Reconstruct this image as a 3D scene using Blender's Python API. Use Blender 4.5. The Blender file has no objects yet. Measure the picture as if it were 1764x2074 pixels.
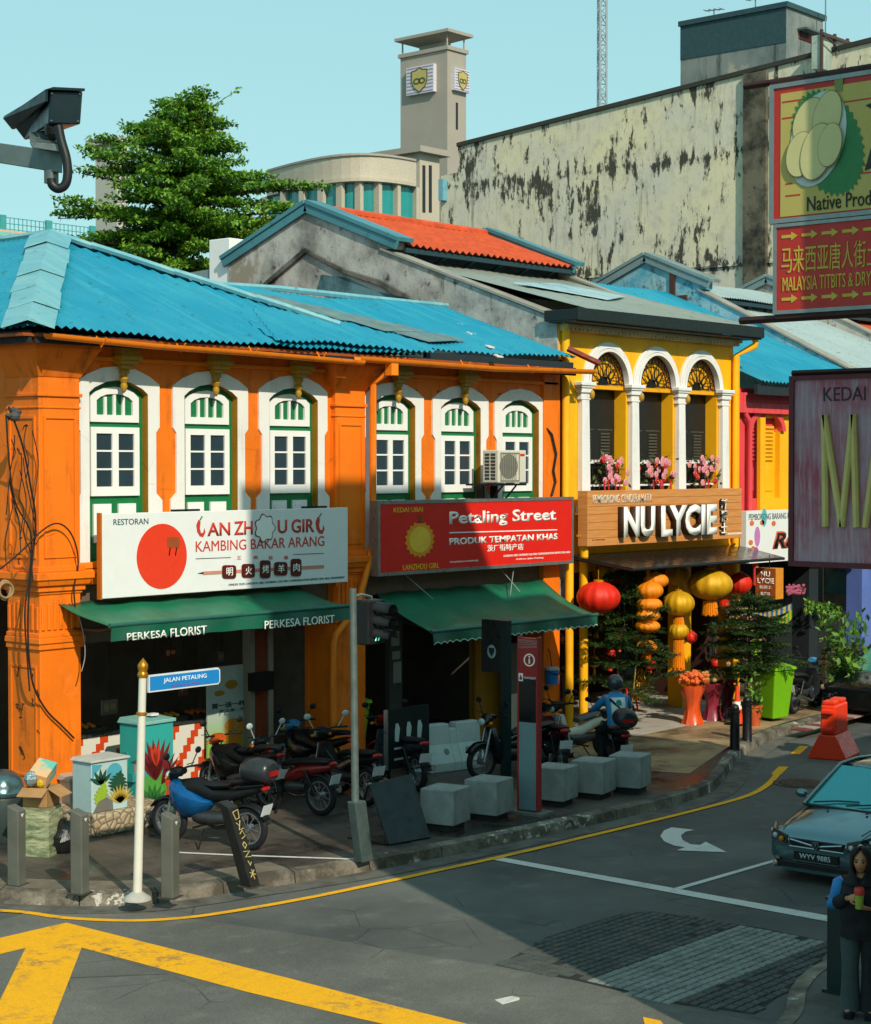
import bpy, bmesh, math, random
from math import sin, cos, pi, radians, atan, atan2, sqrt, tan
from mathutils import Vector, Matrix
V = Vector
C = bpy.context.scene.collection
SC = bpy.context.scene
random.seed(7)

# ---------------------------------------------------------------- camera
PW, PH, FPX, CAMZ = 1764.0, 2074.0, 3700.0, 5.0      # photo units used for measuring
YAW, PITCH = radians(41), atan(95 / FPX)
FWD = V((cos(YAW) * cos(PITCH), sin(YAW) * cos(PITCH), -sin(PITCH)))
RGT = V((sin(YAW), -cos(YAW), 0))
UPV = RGT.cross(FWD)
CAM = V((0, 0, CAMZ))
cam = bpy.data.cameras.new('camera')
camo = bpy.data.objects.new('camera', cam)
C.objects.link(camo)
camo.matrix_world = Matrix((RGT, UPV, -FWD)).transposed().to_4x4()
camo.location = CAM
cam.sensor_fit = 'HORIZONTAL'
cam.sensor_width = 36
cam.lens = 36 * FPX / PW
cam.clip_start, cam.clip_end = 0.1, 2000
SC.camera = camo

# ---------------------------------------------------------------- light
SUN_AZ, SUN_EL = radians(66), radians(36)            # direction the light travels over the ground, and its height
w = bpy.data.worlds.new('World')
SC.world = w
w.use_nodes = True
wn = w.node_tree
bg = wn.nodes['Background']
sky = wn.nodes.new('ShaderNodeTexSky')
sky.sky_type = 'NISHITA'
sky.sun_disc = False
sky.sun_elevation = SUN_EL
sky.sun_rotation = atan2(-cos(SUN_AZ), -sin(SUN_AZ))
sky.air_density, sky.dust_density, sky.ozone_density = 1.0, 0.6, 1.5
tint = wn.nodes.new('ShaderNodeMix')
tint.data_type, tint.blend_type = 'RGBA', 'MULTIPLY'
tint.inputs[0].default_value = 1.0
tint.inputs[7].default_value = (1.26, 2.06, 2.02, 1)
gam = wn.nodes.new('ShaderNodeGamma')
gam.inputs[1].default_value = 0.25
wn.links.new(sky.outputs[0], gam.inputs[0])
wn.links.new(gam.outputs[0], tint.inputs[6])
wn.links.new(tint.outputs[2], bg.inputs[0])
bg.inputs[1].default_value = 0.15
sl = bpy.data.lights.new('sun', 'SUN')
sl.energy, sl.angle, sl.color = 2.65, radians(0.5), (1.0, 0.90, 0.74)
so = bpy.data.objects.new('sun', sl)
C.objects.link(so)
sdir = V((cos(SUN_AZ) * cos(SUN_EL), sin(SUN_AZ) * cos(SUN_EL), -sin(SUN_EL)))
so.rotation_euler = sdir.to_track_quat('-Z', 'Y').to_euler()
so.location = (0, 0, 60)
SC.view_settings.view_transform = 'Standard'
SC.view_settings.look = 'None'
SC.view_settings.exposure = 0.74
SC.view_settings.gamma = 1
SC.cycles.max_bounces = 6
SC.cycles.use_denoising = True

# ---------------------------------------------------------------- measuring
def ray(x, y): return FWD + RGT * ((x - PW / 2) / FPX) - UPV * ((y - PH / 2) / FPX)
def G(x, y, z=0.15):                                  # point on a level plane
    r = ray(x, y); return CAM + r * ((z - CAMZ) / r.z)
def FY(x, y, Y):                                      # point on a plane parallel to the street front
    r = ray(x, y); return CAM + r * (Y / r.y)
def FX(x, y, X):                                      # point on a plane square to the street front
    r = ray(x, y); return CAM + r * (X / r.x)
def FD(x, y, d): return CAM + ray(x, y) * d           # point at a given distance

# ---------------------------------------------------------------- objects
OFF = {}
def tag(o, label=None, cat=None, group=None, kind=None):
    if label: o['label'] = label
    if cat: o['category'] = cat
    if group: o['group'] = group
    if kind: o['kind'] = kind
    return o
def thing(name, label, cat, loc=(0, 0, 0), rz=0.0, group=None):
    o = bpy.data.objects.new(name, None)
    C.objects.link(o)
    o.location = loc; o.rotation_euler = (0, 0, rz)
    o.empty_display_size = 0.1
    OFF[o] = (V(loc), rz)
    return tag(o, label, cat, group)
def local(parent):                                    # marks a thing whose parts are given in its own coordinates
    OFF[parent] = (V((0, 0, 0)), 0.0); return parent
class Fr:                                             # a flat frame: origin, right, up, and the outward normal
    def __init__(s, o, u, v): s.o, s.u, s.v = V(o), V(u).normalized(), V(v).normalized(); s.n = s.u.cross(s.v)
    def p(s, a, b, d=0.0): return s.o + s.u * a + s.v * b + s.n * d
def FRY(Y, x=0, z=0): return Fr((x, Y, z), (1, 0, 0), (0, 0, 1))       # faces the street
def FRX(X, y=0, z=0): return Fr((X, y, z), (0, -1, 0), (0, 0, 1))      # faces left (-X)
class MB:
    def __init__(s): s.v, s.f, s.m = [], [], []
    def face(s, pts, m=0):
        b = len(s.v); s.v += [V(p) for p in pts]; s.f.append(list(range(b, b + len(pts)))); s.m.append(m); return s
    def box(s, x0, x1, y0, y1, z0, z1, m=0):
        b = len(s.v)
        s.v += [V((x, y, z)) for z in (z0, z1) for x, y in ((x0, y0), (x1, y0), (x1, y1), (x0, y1))]
        for q in ((3, 2, 1, 0), (4, 5, 6, 7), (0, 1, 5, 4), (1, 2, 6, 5), (2, 3, 7, 6), (3, 0, 4, 7)):
            s.f.append([b + i for i in q]); s.m.append(m)
        return s
    def hexa(s, lo, hi, m=0):                          # two quads, same winding (counter-clockwise from above)
        b = len(s.v); s.v += [V(p) for p in lo] + [V(p) for p in hi]; n = len(lo)
        s.f.append([b + i for i in reversed(range(n))]); s.m.append(m)
        s.f.append([b + n + i for i in range(n)]); s.m.append(m)
        for i in range(n):
            j = (i + 1) % n; s.f.append([b + i, b + j, b + n + j, b + n + i]); s.m.append(m)
        return s
    def poly(s, fr, pts, d0, d1, m=0, ms=None):        # outline in a frame, given thickness
        if sum(pts[i][0] * pts[(i + 1) % len(pts)][1] - pts[(i + 1) % len(pts)][0] * pts[i][1] for i in range(len(pts))) < 0: pts = pts[::-1]
        k = len(s.f)
        s.hexa([fr.p(a, b, d0) for a, b in pts], [fr.p(a, b, d1) for a, b in pts], m)
        if ms is not None:
            for i in range(k + 2, len(s.f)): s.m[i] = ms
        return s
    def rect(s, fr, a0, a1, b0, b1, d0, d1, m=0, ms=None): return s.poly(fr, [(a0, b0), (a1, b0), (a1, b1), (a0, b1)], d0, d1, m, ms)
    def ring(s, fr, outer, inner, d0, d1, m=0, mi=None, closed=True):
        n = len(outer); mi = m if mi is None else mi
        for i in range(n if closed else n - 1):
            j = (i + 1) % n
            o, p, q, r = outer[i], outer[j], inner[j], inner[i]
            s.face([fr.p(*o, d1), fr.p(*p, d1), fr.p(*q, d1), fr.p(*r, d1)], m)
            s.face([fr.p(*r, d0), fr.p(*q, d0), fr.p(*p, d0), fr.p(*o, d0)], m)
            s.face([fr.p(*o, d0), fr.p(*p, d0), fr.p(*p, d1), fr.p(*o, d1)], m)
            s.face([fr.p(*q, d0), fr.p(*r, d0), fr.p(*r, d1), fr.p(*q, d1)], mi)
        return s
    def tube(s, path, r, n=8, m=0, cap=True):          # r a number or one per point
        path = [V(p) for p in path]; k = len(path)
        rs = r if isinstance(r, (list, tuple)) else [r] * k
        b = len(s.v); up = None
        for i, p in enumerate(path):
            d = (path[min(i + 1, k - 1)] - path[max(i - 1, 0)]).normalized()
            if up is None: up = V((0, 0, 1)) if abs(d.z) < 0.9 else V((1, 0, 0))
            a = (up - d * up.dot(d))
            a = a.normalized() if a.length > 1e-6 else d.orthogonal().normalized()
            up = a; c = d.cross(a)
            for j in range(n):
                t = 2 * pi * (j + 0.5) / n; s.v.append(p + (a * cos(t) + c * sin(t)) * rs[i])
        for i in range(k - 1):
            for j in range(n):
                q = (j + 1) % n
                s.f.append([b + i * n + j, b + i * n + q, b + (i + 1) * n + q, b + (i + 1) * n + j]); s.m.append(m)
        if cap:
            s.f.append([b + j for j in reversed(range(n))]); s.m.append(m)
            s.f.append([b + (k - 1) * n + j for j in range(n)]); s.m.append(m)
        return s
    def lathe(s, c, prof, n=16, m=0, axis=(0, 0, 1), cap=True):   # prof: (radius, height)
        c = V(c); az = V(axis).normalized(); ax = az.orthogonal().normalized(); ay = az.cross(ax)
        b = len(s.v); k = len(prof)
        for r, h in prof:
            for j in range(n):
                t = 2 * pi * j / n; s.v.append(c + az * h + (ax * cos(t) + ay * sin(t)) * max(r, 1e-4))
        for i in range(k - 1):
            for j in range(n):
                q = (j + 1) % n
                s.f.append([b + i * n + j, b + i * n + q, b + (i + 1) * n + q, b + (i + 1) * n + j]); s.m.append(m)
        if cap:
            s.f.append([b + j for j in reversed(range(n))]); s.m.append(m)
            s.f.append([b + (k - 1) * n + j for j in range(n)]); s.m.append(m)
        return s
    def ball(s, c, r, n=12, k=8, m=0, rot=None):
        c = V(c); R = V(r) if not isinstance(r, (int, float)) else V((r, r, r)); b = len(s.v)
        for i in range(k + 1):
            a = -pi / 2 + pi * i / k
            for j in range(n):
                t = 2 * pi * j / n
                q = V((R.x * cos(a) * cos(t), R.y * cos(a) * sin(t), R.z * sin(a)))
                if i in (0, k): q += V((1e-4 * cos(t), 1e-4 * sin(t), 0))
                if rot is not None: q = rot @ q
                s.v.append(c + q)
        for i in range(k):
            for j in range(n):
                q = (j + 1) % n
                s.f.append([b + i * n + j, b + i * n + q, b + (i + 1) * n + q, b + (i + 1) * n + j]); s.m.append(m)
        return s
    def loft(s, rings, m=0, cap=True):                  # rings of equal length
        b = len(s.v); n = len(rings[0])
        for r in rings: s.v += [V(p) for p in r]
        for i in range(len(rings) - 1):
            for j in range(n):
                q = (j + 1) % n; s.f.append([b + i * n + j, b + i * n + q, b + (i + 1) * n + q, b + (i + 1) * n + j]); s.m.append(m)
        if cap:
            s.f.append([b + j for j in reversed(range(n))]); s.m.append(m)
            s.f.append([b + (len(rings) - 1) * n + j for j in range(n)]); s.m.append(m)
        return s
    def build(s, name, mats, parent=None, smooth=0, bevel=0, sub=0):
        me = bpy.data.meshes.new(name)
        vs = s.v
        if parent is not None:
            o, rz = OFF[parent]
            if rz: R = Matrix.Rotation(-rz, 3, 'Z'); vs = [R @ (p - o) for p in vs]
            else: vs = [p - o for p in vs]
        me.from_pydata([tuple(p) for p in vs], [], s.f)
        for mt in (mats if isinstance(mats, (list, tuple)) else [mats]): me.materials.append(mt)
        me.polygons.foreach_set('material_index', s.m)
        if smooth:
            bm = bmesh.new(); bm.from_mesh(me)
            bmesh.ops.remove_doubles(bm, verts=bm.verts, dist=2e-4)
            bm.to_mesh(me); bm.free()
            me.polygons.foreach_set('use_smooth', [True] * len(me.polygons))
            me.set_sharp_from_angle(angle=radians(smooth))
        ob = bpy.data.objects.new(name, me)
        C.objects.link(ob)
        if parent is not None: ob.parent = parent; OFF[ob] = OFF[parent]
        else: OFF[ob] = (V((0, 0, 0)), 0.0)
        if bevel:
            bv = ob.modifiers.new('bevel', 'BEVEL'); bv.width = bevel; bv.segments = 2; bv.limit_method = 'ANGLE'; bv.angle_limit = radians(40)
        if sub:
            sb = ob.modifiers.new('sub', 'SUBSURF'); sb.levels = sb.render_levels = sub
        return ob
def struct(name, mb, mats, **k): return tag(mb.build(name, mats, **k), kind='structure')
def based(o, base):                                    # move a single-mesh thing's origin to its base
    b = V(base); o.data.transform(Matrix.Translation(-b)); o.location = b; OFF[o] = (b, 0.0); return o
def copy_tree(o, parent=None):
    c = o.copy(); C.objects.link(c)
    if parent is not None: c.parent = parent
    for ch in list(o.children): copy_tree(ch, c)
    return c

def text(s, fr, a0, a1, b0, b1, mat, parent, depth=0.006, d=0.0, bold=0.0, shear=0.0, keep=False, name='lettering', side=None):
    cu = bpy.data.curves.new('lettering', 'FONT')
    cu.body = s; cu.size = 1.0; cu.offset = bold; cu.shear = shear; cu.resolution_u = 3
    cu.extrude = 0.0
    t = bpy.data.objects.new('lettering', cu); C.objects.link(t)
    bpy.context.view_layer.update()
    me = bpy.data.meshes.new_from_object(t.evaluated_get(bpy.context.evaluated_depsgraph_get()))
    bpy.data.objects.remove(t)
    if not me.vertices: return None
    xs = [v.co.x for v in me.vertices]; ys = [v.co.y for v in me.vertices]
    x0, x1, y0, y1 = min(xs), max(xs), min(ys), max(ys)
    sx = (a1 - a0) / max(x1 - x0, 1e-6); sy = (b1 - b0) / max(y1 - y0, 1e-6)
    if keep: sx = sy = min(sx, sy)
    bm = bmesh.new(); bm.from_mesh(me)
    bmesh.ops.remove_doubles(bm, verts=bm.verts, dist=1e-4)
    bmesh.ops.recalc_face_normals(bm, faces=bm.faces)
    o, rz = OFF[parent]
    R = Matrix.Rotation(-rz, 3, 'Z')
    ret = bmesh.ops.extrude_face_region(bm, geom=bm.faces[:])
    top = {g for g in ret['geom'] if isinstance(g, bmesh.types.BMVert)}
    for v in bm.verts:
        p = fr.p(a0 + (v.co.x - x0) * sx, b0 + (v.co.y - y0) * sy, d + (depth if v in top else 0.0))
        v.co = R @ (p - o)
    bmesh.ops.recalc_face_normals(bm, faces=bm.faces)
    bm.to_mesh(me); bm.free(); me.materials.clear(); me.materials.append(mat)
    if side is not None:
        me.materials.append(side); nl = R @ fr.n
        for q in me.polygons: q.material_index = 0 if q.normal.dot(nl) > 0.8 else 1
    ob = bpy.data.objects.new(name, me); C.objects.link(ob)
    ob.parent = parent; OFF[ob] = OFF[parent]
    return ob
def circ(cx, cy, rx, ry=None, n=24, a0=0, a1=2 * pi):
    ry = rx if ry is None else ry
    full = abs(a1 - a0 - 2 * pi) < 1e-6
    return [(cx + rx * cos(a0 + (a1 - a0) * i / (n if full else n - 1)), cy + ry * sin(a0 + (a1 - a0) * i / (n if full else n - 1))) for i in range(n)]

# ---------------------------------------------------------------- materials
def lin(c): return c / 12.92 if c <= 0.04045 else ((c + 0.055) / 1.055) ** 2.4
def rgb(h): return tuple(lin(int(h[i:i + 2], 16) / 255) for i in (0, 2, 4)) + (1,)
class NT:
    def __init__(s, name):
        s.mat = bpy.data.materials.new(name); s.mat.use_nodes = True
        s.t = s.mat.node_tree; s.b = s.t.nodes['Principled BSDF']
        s.co = s.n('ShaderNodeTexCoord').outputs['Object']
    def n(s, ty, **k):
        nd = s.t.nodes.new(ty)
        for a, v in k.items(): setattr(nd, a, v)
        return nd
    def L(s, a, b): s.t.links.new(a, b)
    def put(s, sock, v):
        if hasattr(v, 'is_output'): s.L(v, sock)
        else: sock.default_value = v
    def map(s, scale=(1, 1, 1), rot=(0, 0, 0), loc=(0, 0, 0)):
        m = s.n('ShaderNodeMapping'); s.L(s.co, m.inputs[0])
        m.inputs[1].default_value, m.inputs[2].default_value, m.inputs[3].default_value = loc, rot, scale
        return m.outputs[0]
    def noise(s, scale, detail=4, rough=0.55, vec=None, out=0):
        m = s.n('ShaderNodeTexNoise'); s.L(vec or s.co, m.inputs['Vector'])
        m.inputs['Scale'].default_value, m.inputs['Detail'].default_value, m.inputs['Roughness'].default_value = scale, detail, rough
        return m.outputs[out]
    def vor(s, scale, vec=None, feature='F1', out=0):
        m = s.n('ShaderNodeTexVoronoi', feature=feature); s.L(vec or s.co, m.inputs['Vector']); m.inputs['Scale'].default_value = scale
        return m.outputs[out]
    def ramp(s, fac, pts):                              # pts: (pos, value or colour)
        r = s.n('ShaderNodeValToRGB'); s.L(fac, r.inputs[0]); e = r.color_ramp.elements
        while len(e) < len(pts): e.new(0.5)
        for i, (p, c) in enumerate(pts):
            e[i].position = p; e[i].color = c if isinstance(c, tuple) else (c, c, c, 1)
        return r.outputs[0]
    def mix(s, fac, a, b, mode='MIX'):
        m = s.n('ShaderNodeMix', data_type='RGBA', blend_type=mode)
        s.put(m.inputs[0], fac); s.put(m.inputs[6], a); s.put(m.inputs[7], b)
        return m.outputs[2]
    def math(s, op, a, b=0.0, clamp=False):
        m = s.n('ShaderNodeMath', operation=op, use_clamp=clamp); s.put(m.inputs[0], a); s.put(m.inputs[1], b); return m.outputs[0]
    def sep(s, v=None):
        m = s.n('ShaderNodeSeparateXYZ'); s.L(v or s.co, m.inputs[0]); return m.outputs
    def bump(s, h, strength=0.3, dist=0.02):
        b = s.n('ShaderNodeBump'); b.inputs['Strength'].default_value = strength; b.inputs['Distance'].default_value = dist
        s.L(h, b.inputs['Height']); s.L(b.outputs[0], s.b.inputs['Normal'])
    def done(s, color, rough=0.6, metal=0.0, spec=0.5):
        s.put(s.b.inputs['Base Color'], color); s.put(s.b.inputs['Roughness'], rough); s.put(s.b.inputs['Metallic'], metal)
        s.put(s.b.inputs['Specular IOR Level'], spec)
        return s.mat
MATS = {}
def plain(name, hexc, rough=0.6, metal=0.0, var=0.18, scale=6.0, spec=0.4, bump=0.0):
    if name in MATS: return MATS[name]
    s = NT(name); c = rgb(hexc) if isinstance(hexc, str) else hexc
    a = s.noise(scale, 5, 0.6)
    f = s.ramp(a, [(0.3, 1 - var), (0.7, 1.0)])
    col = s.mix(1.0, c, f, 'MULTIPLY')
    r = s.ramp(s.noise(scale * 2.3, 3), [(0.3, max(rough - 0.12, 0.03)), (0.7, min(rough + 0.12, 1))])
    if bump: s.bump(s.noise(scale * 8, 4), bump, 0.01)
    MATS[name] = s.done(col, r, metal, spec); return MATS[name]
def wallpaint(name, hexc, dirt='5a3a18', amt=0.5, var=0.2):
    if name in MATS: return MATS[name]
    s = NT(name); c = rgb(hexc)
    f = s.ramp(s.noise(0.9, 6, 0.6), [(0.3, 1 - var), (0.65, 1.0)])
    col = s.mix(1.0, c, f, 'MULTIPLY')
    pale = s.math('MULTIPLY', s.ramp(s.noise(1.4, 6, 0.7), [(0.56, 0.0), (0.64, 1.0)]), s.ramp(s.noise(7, 5, 0.7), [(0.42, 0.0), (0.6, amt * 0.55)]))
    col = s.mix(pale, col, tuple(min(1, x * 1.15 + 0.06) for x in c[:3]) + (1,))
    streak = s.noise(1.0, 6, 0.65, s.map((5, 5, 0.6)))
    blot = s.noise(2.6, 6, 0.7)
    k = s.math('MULTIPLY', s.ramp(streak, [(0.50, 0.0), (0.70, 1.0)]), s.ramp(blot, [(0.40, 0.0), (0.62, 1.0)]))
    col = s.mix(s.math('MULTIPLY', k, amt * 1.3), col, rgb(dirt))
    vd = s.vor(.9, s.map((1, 1, 1.3)), 'DISTANCE_TO_EDGE')
    col = s.mix(s.math('MULTIPLY', s.ramp(vd, [(0.0, 1.0), (0.006, 0.0)]), s.ramp(s.noise(1.1, 3), [(0.53, 0.0), (0.58, amt)])), col, rgb(dirt))
    sp = s.ramp(s.noise(38, 2), [(0.7, 0.0), (0.76, 1.0)])
    col = s.mix(s.math('MULTIPLY', sp, amt * 0.5), col, rgb(dirt))
    s.bump(s.mix(0.3, s.noise(3, 5), s.noise(45, 4)), 0.22, 0.03)
    MATS[name] = s.done(col, s.ramp(blot, [(0.3, 0.5), (0.7, 0.75)]), 0, 0.35); return MATS[name]
def concrete(name, hexc, dark='2a2a26', amt=0.55, scale=1.0):
    if name in MATS: return MATS[name]
    s = NT(name)
    f = s.noise(1.6 * scale, 8, 0.65)
    col = s.mix(s.ramp(f, [(0.4, 0.0), (0.72, amt)]), rgb(hexc), rgb(dark))
    g = s.noise(60 * scale, 3)
    col = s.mix(1.0, col, s.ramp(g, [(0.3, 0.75), (0.7, 1.05)]), 'MULTIPLY')
    s.bump(s.mix(0.5, f, g), 0.35, 0.015)
    MATS[name] = s.done(col, s.ramp(f, [(0.3, 0.65), (0.7, 0.9)]), 0, 0.3); return MATS[name]
# ================================================================ ground
YF = 20.1                                              # street front of the shophouses
def asphalt(name, base, dark, light, wet=0.0):
    s = NT(name)
    big = s.noise(0.35, 6, 0.62); mid = s.noise(2.2, 5, 0.6); fine = s.noise(95, 2, 0.5)
    col = s.mix(s.ramp(big, [(0.38, 0.0), (0.66, 1.0)]), rgb(dark), rgb(base))
    col = s.mix(s.ramp(mid, [(0.55, 0.0), (0.78, 0.5)]), col, rgb(light))
    st = s.noise(0.8, 6, 0.7, s.map((0.35, 2.0, 1), (0, 0, 0.25)))
    col = s.mix(s.ramp(st, [(0.56, 0.0), (0.72, 0.45)]), col, rgb(dark))
    col = s.mix(1.0, col, s.ramp(fine, [(0.25, 0.55), (0.75, 1.35)]), 'MULTIPLY')
    v = s.vor(1.1, s.map((1, 1, 1)), 'DISTANCE_TO_EDGE')
    crack = s.math('MULTIPLY', s.ramp(v, [(0.0, 1.0), (0.012, 0.0)]), s.ramp(s.noise(0.5, 3), [(0.52, 0.0), (0.6, 0.7)]))
    col = s.mix(crack, col, rgb('141412'))
    s.bump(s.mix(0.5, fine, mid), 0.45, 0.012)
    lo = 0.78 - 0.5 * wet
    return s.done(col, s.ramp(big, [(0.4, lo), (0.62, 0.85)]), 0, 0.35)
ASPH = asphalt('asphalt', '62645f', '444644', '787871')
ASPH_OLD = asphalt('old_asphalt', '6d6c64', '53534d', '827f75')
def pavement_mat():
    s = NT('pavement')
    big = s.noise(0.45, 6, 0.65); mid = s.noise(1.7, 6, 0.65); fine = s.noise(60, 3)
    col = s.mix(s.ramp(big, [(0.40, 0.0), (0.62, 1.0)]), rgb('2c2b29'), rgb('584e42'))
    col = s.mix(s.ramp(mid, [(0.55, 0.0), (0.74, 0.5)]), col, rgb('776a58'))
    col = s.mix(1.0, col, s.ramp(fine, [(0.3, 0.75), (0.7, 1.15)]), 'MULTIPLY')
    br = s.n('ShaderNodeTexBrick'); s.L(s.co, br.inputs[0]); br.offset = 0.5
    for i, v_ in ((4, 1.0), (5, 0.012), (8, 0.6), (9, 0.6)): br.inputs[i].default_value = v_
    br.inputs[1].default_value = br.inputs[2].default_value = (1, 1, 1, 1); br.inputs[3].default_value = (0.45, 0.42, 0.4, 1)
    col = s.mix(0.7, col, br.outputs[0], 'MULTIPLY')
    s.bump(s.mix(0.4, br.outputs[0], fine), 0.3, 0.01)
    wet = s.ramp(big, [(0.40, 0.22), (0.58, 0.75)])
    return s.done(col, wet, 0, 0.5)
PAVE = pavement_mat()
m = MB(); m.face([(-150, -150, 0), (260, -150, 0), (260, 300, 0), (-150, 300, 0)])
struct('road', m, ASPH)
def zx(x, y, ox, oy, k, z=0.0): return G(ox + x * k, oy + y * k, z)
A7 = lambda x, y, z=0.0: zx(x, y, 0, 1671, .5167, z)
A8 = lambda x, y, z=0.0: zx(x, y, 861, 1519, .512, z)
def sheet(name, pts, z, mat, kind='structure'):
    m = MB(); m.face([(p.x, p.y, z) for p in pts]); return tag(m.build(name, mat), kind=kind)
def ccw(pts):
    a = sum(pts[i].x * pts[(i + 1) % len(pts)].y - pts[(i + 1) % len(pts)].x * pts[i].y for i in range(len(pts)))
    return pts if a > 0 else pts[::-1]
# older, paler surface of the crossing street
old = [A8(-1400, 600), A8(-420, 742), A8(0, 815), A8(300, 860), A8(600, 915), A8(960, 1000), A8(1300, 1075), V((13.2, 4, 0)), V((11, -30, 0)), V((-60, -30, 0)), V((-60, 12, 0)), V((5, 16, 0))]
sheet('crossing_road', ccw(old), 0.004, ASPH_OLD)

# pavement in front of the shops, with its kerb
KB = [(11.4, 60), (11.5, 24), (11.55, 20.5), (11.8, 18.7), (12.35, 17.35), (13.3, 16.1), (14.64, 15.66), (16.35, 15.28), (18.48, 15.05), (21.57, 14.86), (23.3, 14.95), (24.5, 15.35), (26.4, 16.25), (28.2, 16.9), (29.9, 17.25), (34, 17.45), (45, 17.7), (120, 19)]
def smooth_path(P, n=5):
    out = []
    for i in range(len(P) - 1):
        p0, p1, p2, p3 = V(P[max(i - 1, 0)]), V(P[i]), V(P[i + 1]), V(P[min(i + 2, len(P) - 1)])
        for k in range(n):
            t = k / n
            out.append(0.5 * ((2 * p1) + (p2 - p0) * t + (2 * p0 - 5 * p1 + 4 * p2 - p3) * t * t + (3 * p1 - p0 - 3 * p2 + p3) * t ** 3))
    return out + [V(P[-1])]
KP = smooth_path(KB[2:17], 5); KP = [V((11.4, 60)), V((11.5, 24))] + KP + [V((120, 19))]
def offset(P, d):                                      # to the left of the direction of travel
    out = []
    for i in range(len(P)):
        t = (P[min(i + 1, len(P) - 1)] - P[max(i - 1, 0)]).normalized(); out.append(P[i] + V((-t.y, t.x)) * d)
    return out
KI = offset(KP, 0.17)
m = MB(); m.hexa([(p.x, p.y, -0.1) for p in KI] + [(120, 60, -0.1)], [(p.x, p.y, 0.15) for p in KI] + [(120, 60, 0.15)])
struct('pavement', m, PAVE)
def kerb_mat():
    s = NT('kerb_stone')
    n = s.noise(2.2, 6, 0.7); n2 = s.noise(1.1, 3)
    col = s.mix(s.ramp(n, [(0.4, 0.0), (0.65, 1.0)]), rgb('4c463c'), rgb('8a8172'))
    col = s.mix(s.math('MULTIPLY', s.ramp(s.noise(7, 6, 0.7), [(0.54, 0.0), (0.58, 1.0)]), s.ramp(n2, [(0.5, 0.0), (0.56, 0.8)])), col, rgb('c9c4b6'))
    col = s.mix(1.0, col, s.ramp(s.noise(50, 3), [(0.3, 0.75), (0.7, 1.1)]), 'MULTIPLY')
    s.bump(n, 0.5, 0.02)
    return s.done(col, 0.8, 0, 0.3)
KERB = kerb_mat()
m = MB(); acc = 0.0; KO2 = offset(KP, 0.03)
for i in range(len(KP) - 1):                            # kerb stones with joints
    a, b, c, d = KP[i], KP[i + 1], KI[i + 1], KI[i]
    a2, b2 = KO2[i], KO2[i + 1]
    m.face([(a.x, a.y, 0), (b.x, b.y, 0), (b2.x, b2.y, 0.135), (a2.x, a2.y, 0.135)])
    m.face([(a2.x, a2.y, 0.135), (b2.x, b2.y, 0.135), (c.x, c.y, 0.158), (d.x, d.y, 0.158)])
    m.face([(d.x, d.y, 0.158), (c.x, c.y, 0.158), (c.x, c.y, 0.14), (d.x, d.y, 0.14)])
    if i % 3 == 0 and 2 < i < len(KP) - 2:
        t = (b - a).normalized() * .5
        m.face([(a.x - t.x * .012, a.y - t.y * .012 - .004, 0), (a.x + t.x * .012, a.y + t.y * .012 - .004, 0), (a2.x + t.x * .012, a2.y + t.y * .012 - .004, 0.137), (a2.x - t.x * .012, a2.y - t.y * .012 - .004, 0.137)], 1)
        m.face([(a2.x - t.x * .012, a2.y - t.y * .012, 0.139), (a2.x + t.x * .012, a2.y + t.y * .012, 0.139), (d.x + t.x * .012, d.y + t.y * .012, 0.161), (d.x - t.x * .012, d.y - t.y * .012, 0.161)], 1)
struct('kerb', m, [KERB, plain('kerb_joint', '1d1b18', 0.9)])
KJ = offset(KP, 0.62); m = MB()
for i in range(4, 24): m.face([(KI[i].x, KI[i].y, 0.156), (KI[i + 1].x, KI[i + 1].y, 0.156), (KJ[i + 1].x, KJ[i + 1].y, 0.156), (KJ[i].x, KJ[i].y, 0.156)])
struct('pavement_edging', m, concrete('edging_concrete', '7d7261', '3d372e', .8, 1.3))
# tan paving at the souvenir shop, with sunlight also put into its colour
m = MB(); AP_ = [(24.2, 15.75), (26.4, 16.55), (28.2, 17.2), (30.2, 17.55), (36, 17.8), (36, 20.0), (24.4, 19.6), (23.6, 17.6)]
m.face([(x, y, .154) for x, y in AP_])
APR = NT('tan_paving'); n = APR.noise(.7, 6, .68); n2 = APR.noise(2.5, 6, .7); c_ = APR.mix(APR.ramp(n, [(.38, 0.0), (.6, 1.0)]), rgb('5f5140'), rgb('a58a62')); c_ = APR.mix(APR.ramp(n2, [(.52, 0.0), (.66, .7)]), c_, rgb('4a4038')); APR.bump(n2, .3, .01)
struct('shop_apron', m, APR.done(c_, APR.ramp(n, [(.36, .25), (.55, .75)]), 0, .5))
# gutter strip beside the kerb
go = offset(KP, -0.34)
m = MB()
for i in range(2, len(KP) - 1): m.face([(go[i].x, go[i].y, 0.008), (go[i + 1].x, go[i + 1].y, 0.008), (KP[i + 1].x, KP[i + 1].y, 0.008), (KP[i].x, KP[i].y, 0.008)])
struct('gutter', m, concrete('gutter_concrete', '6a675f', '2c2b28', 0.8, 1.5))

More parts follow.
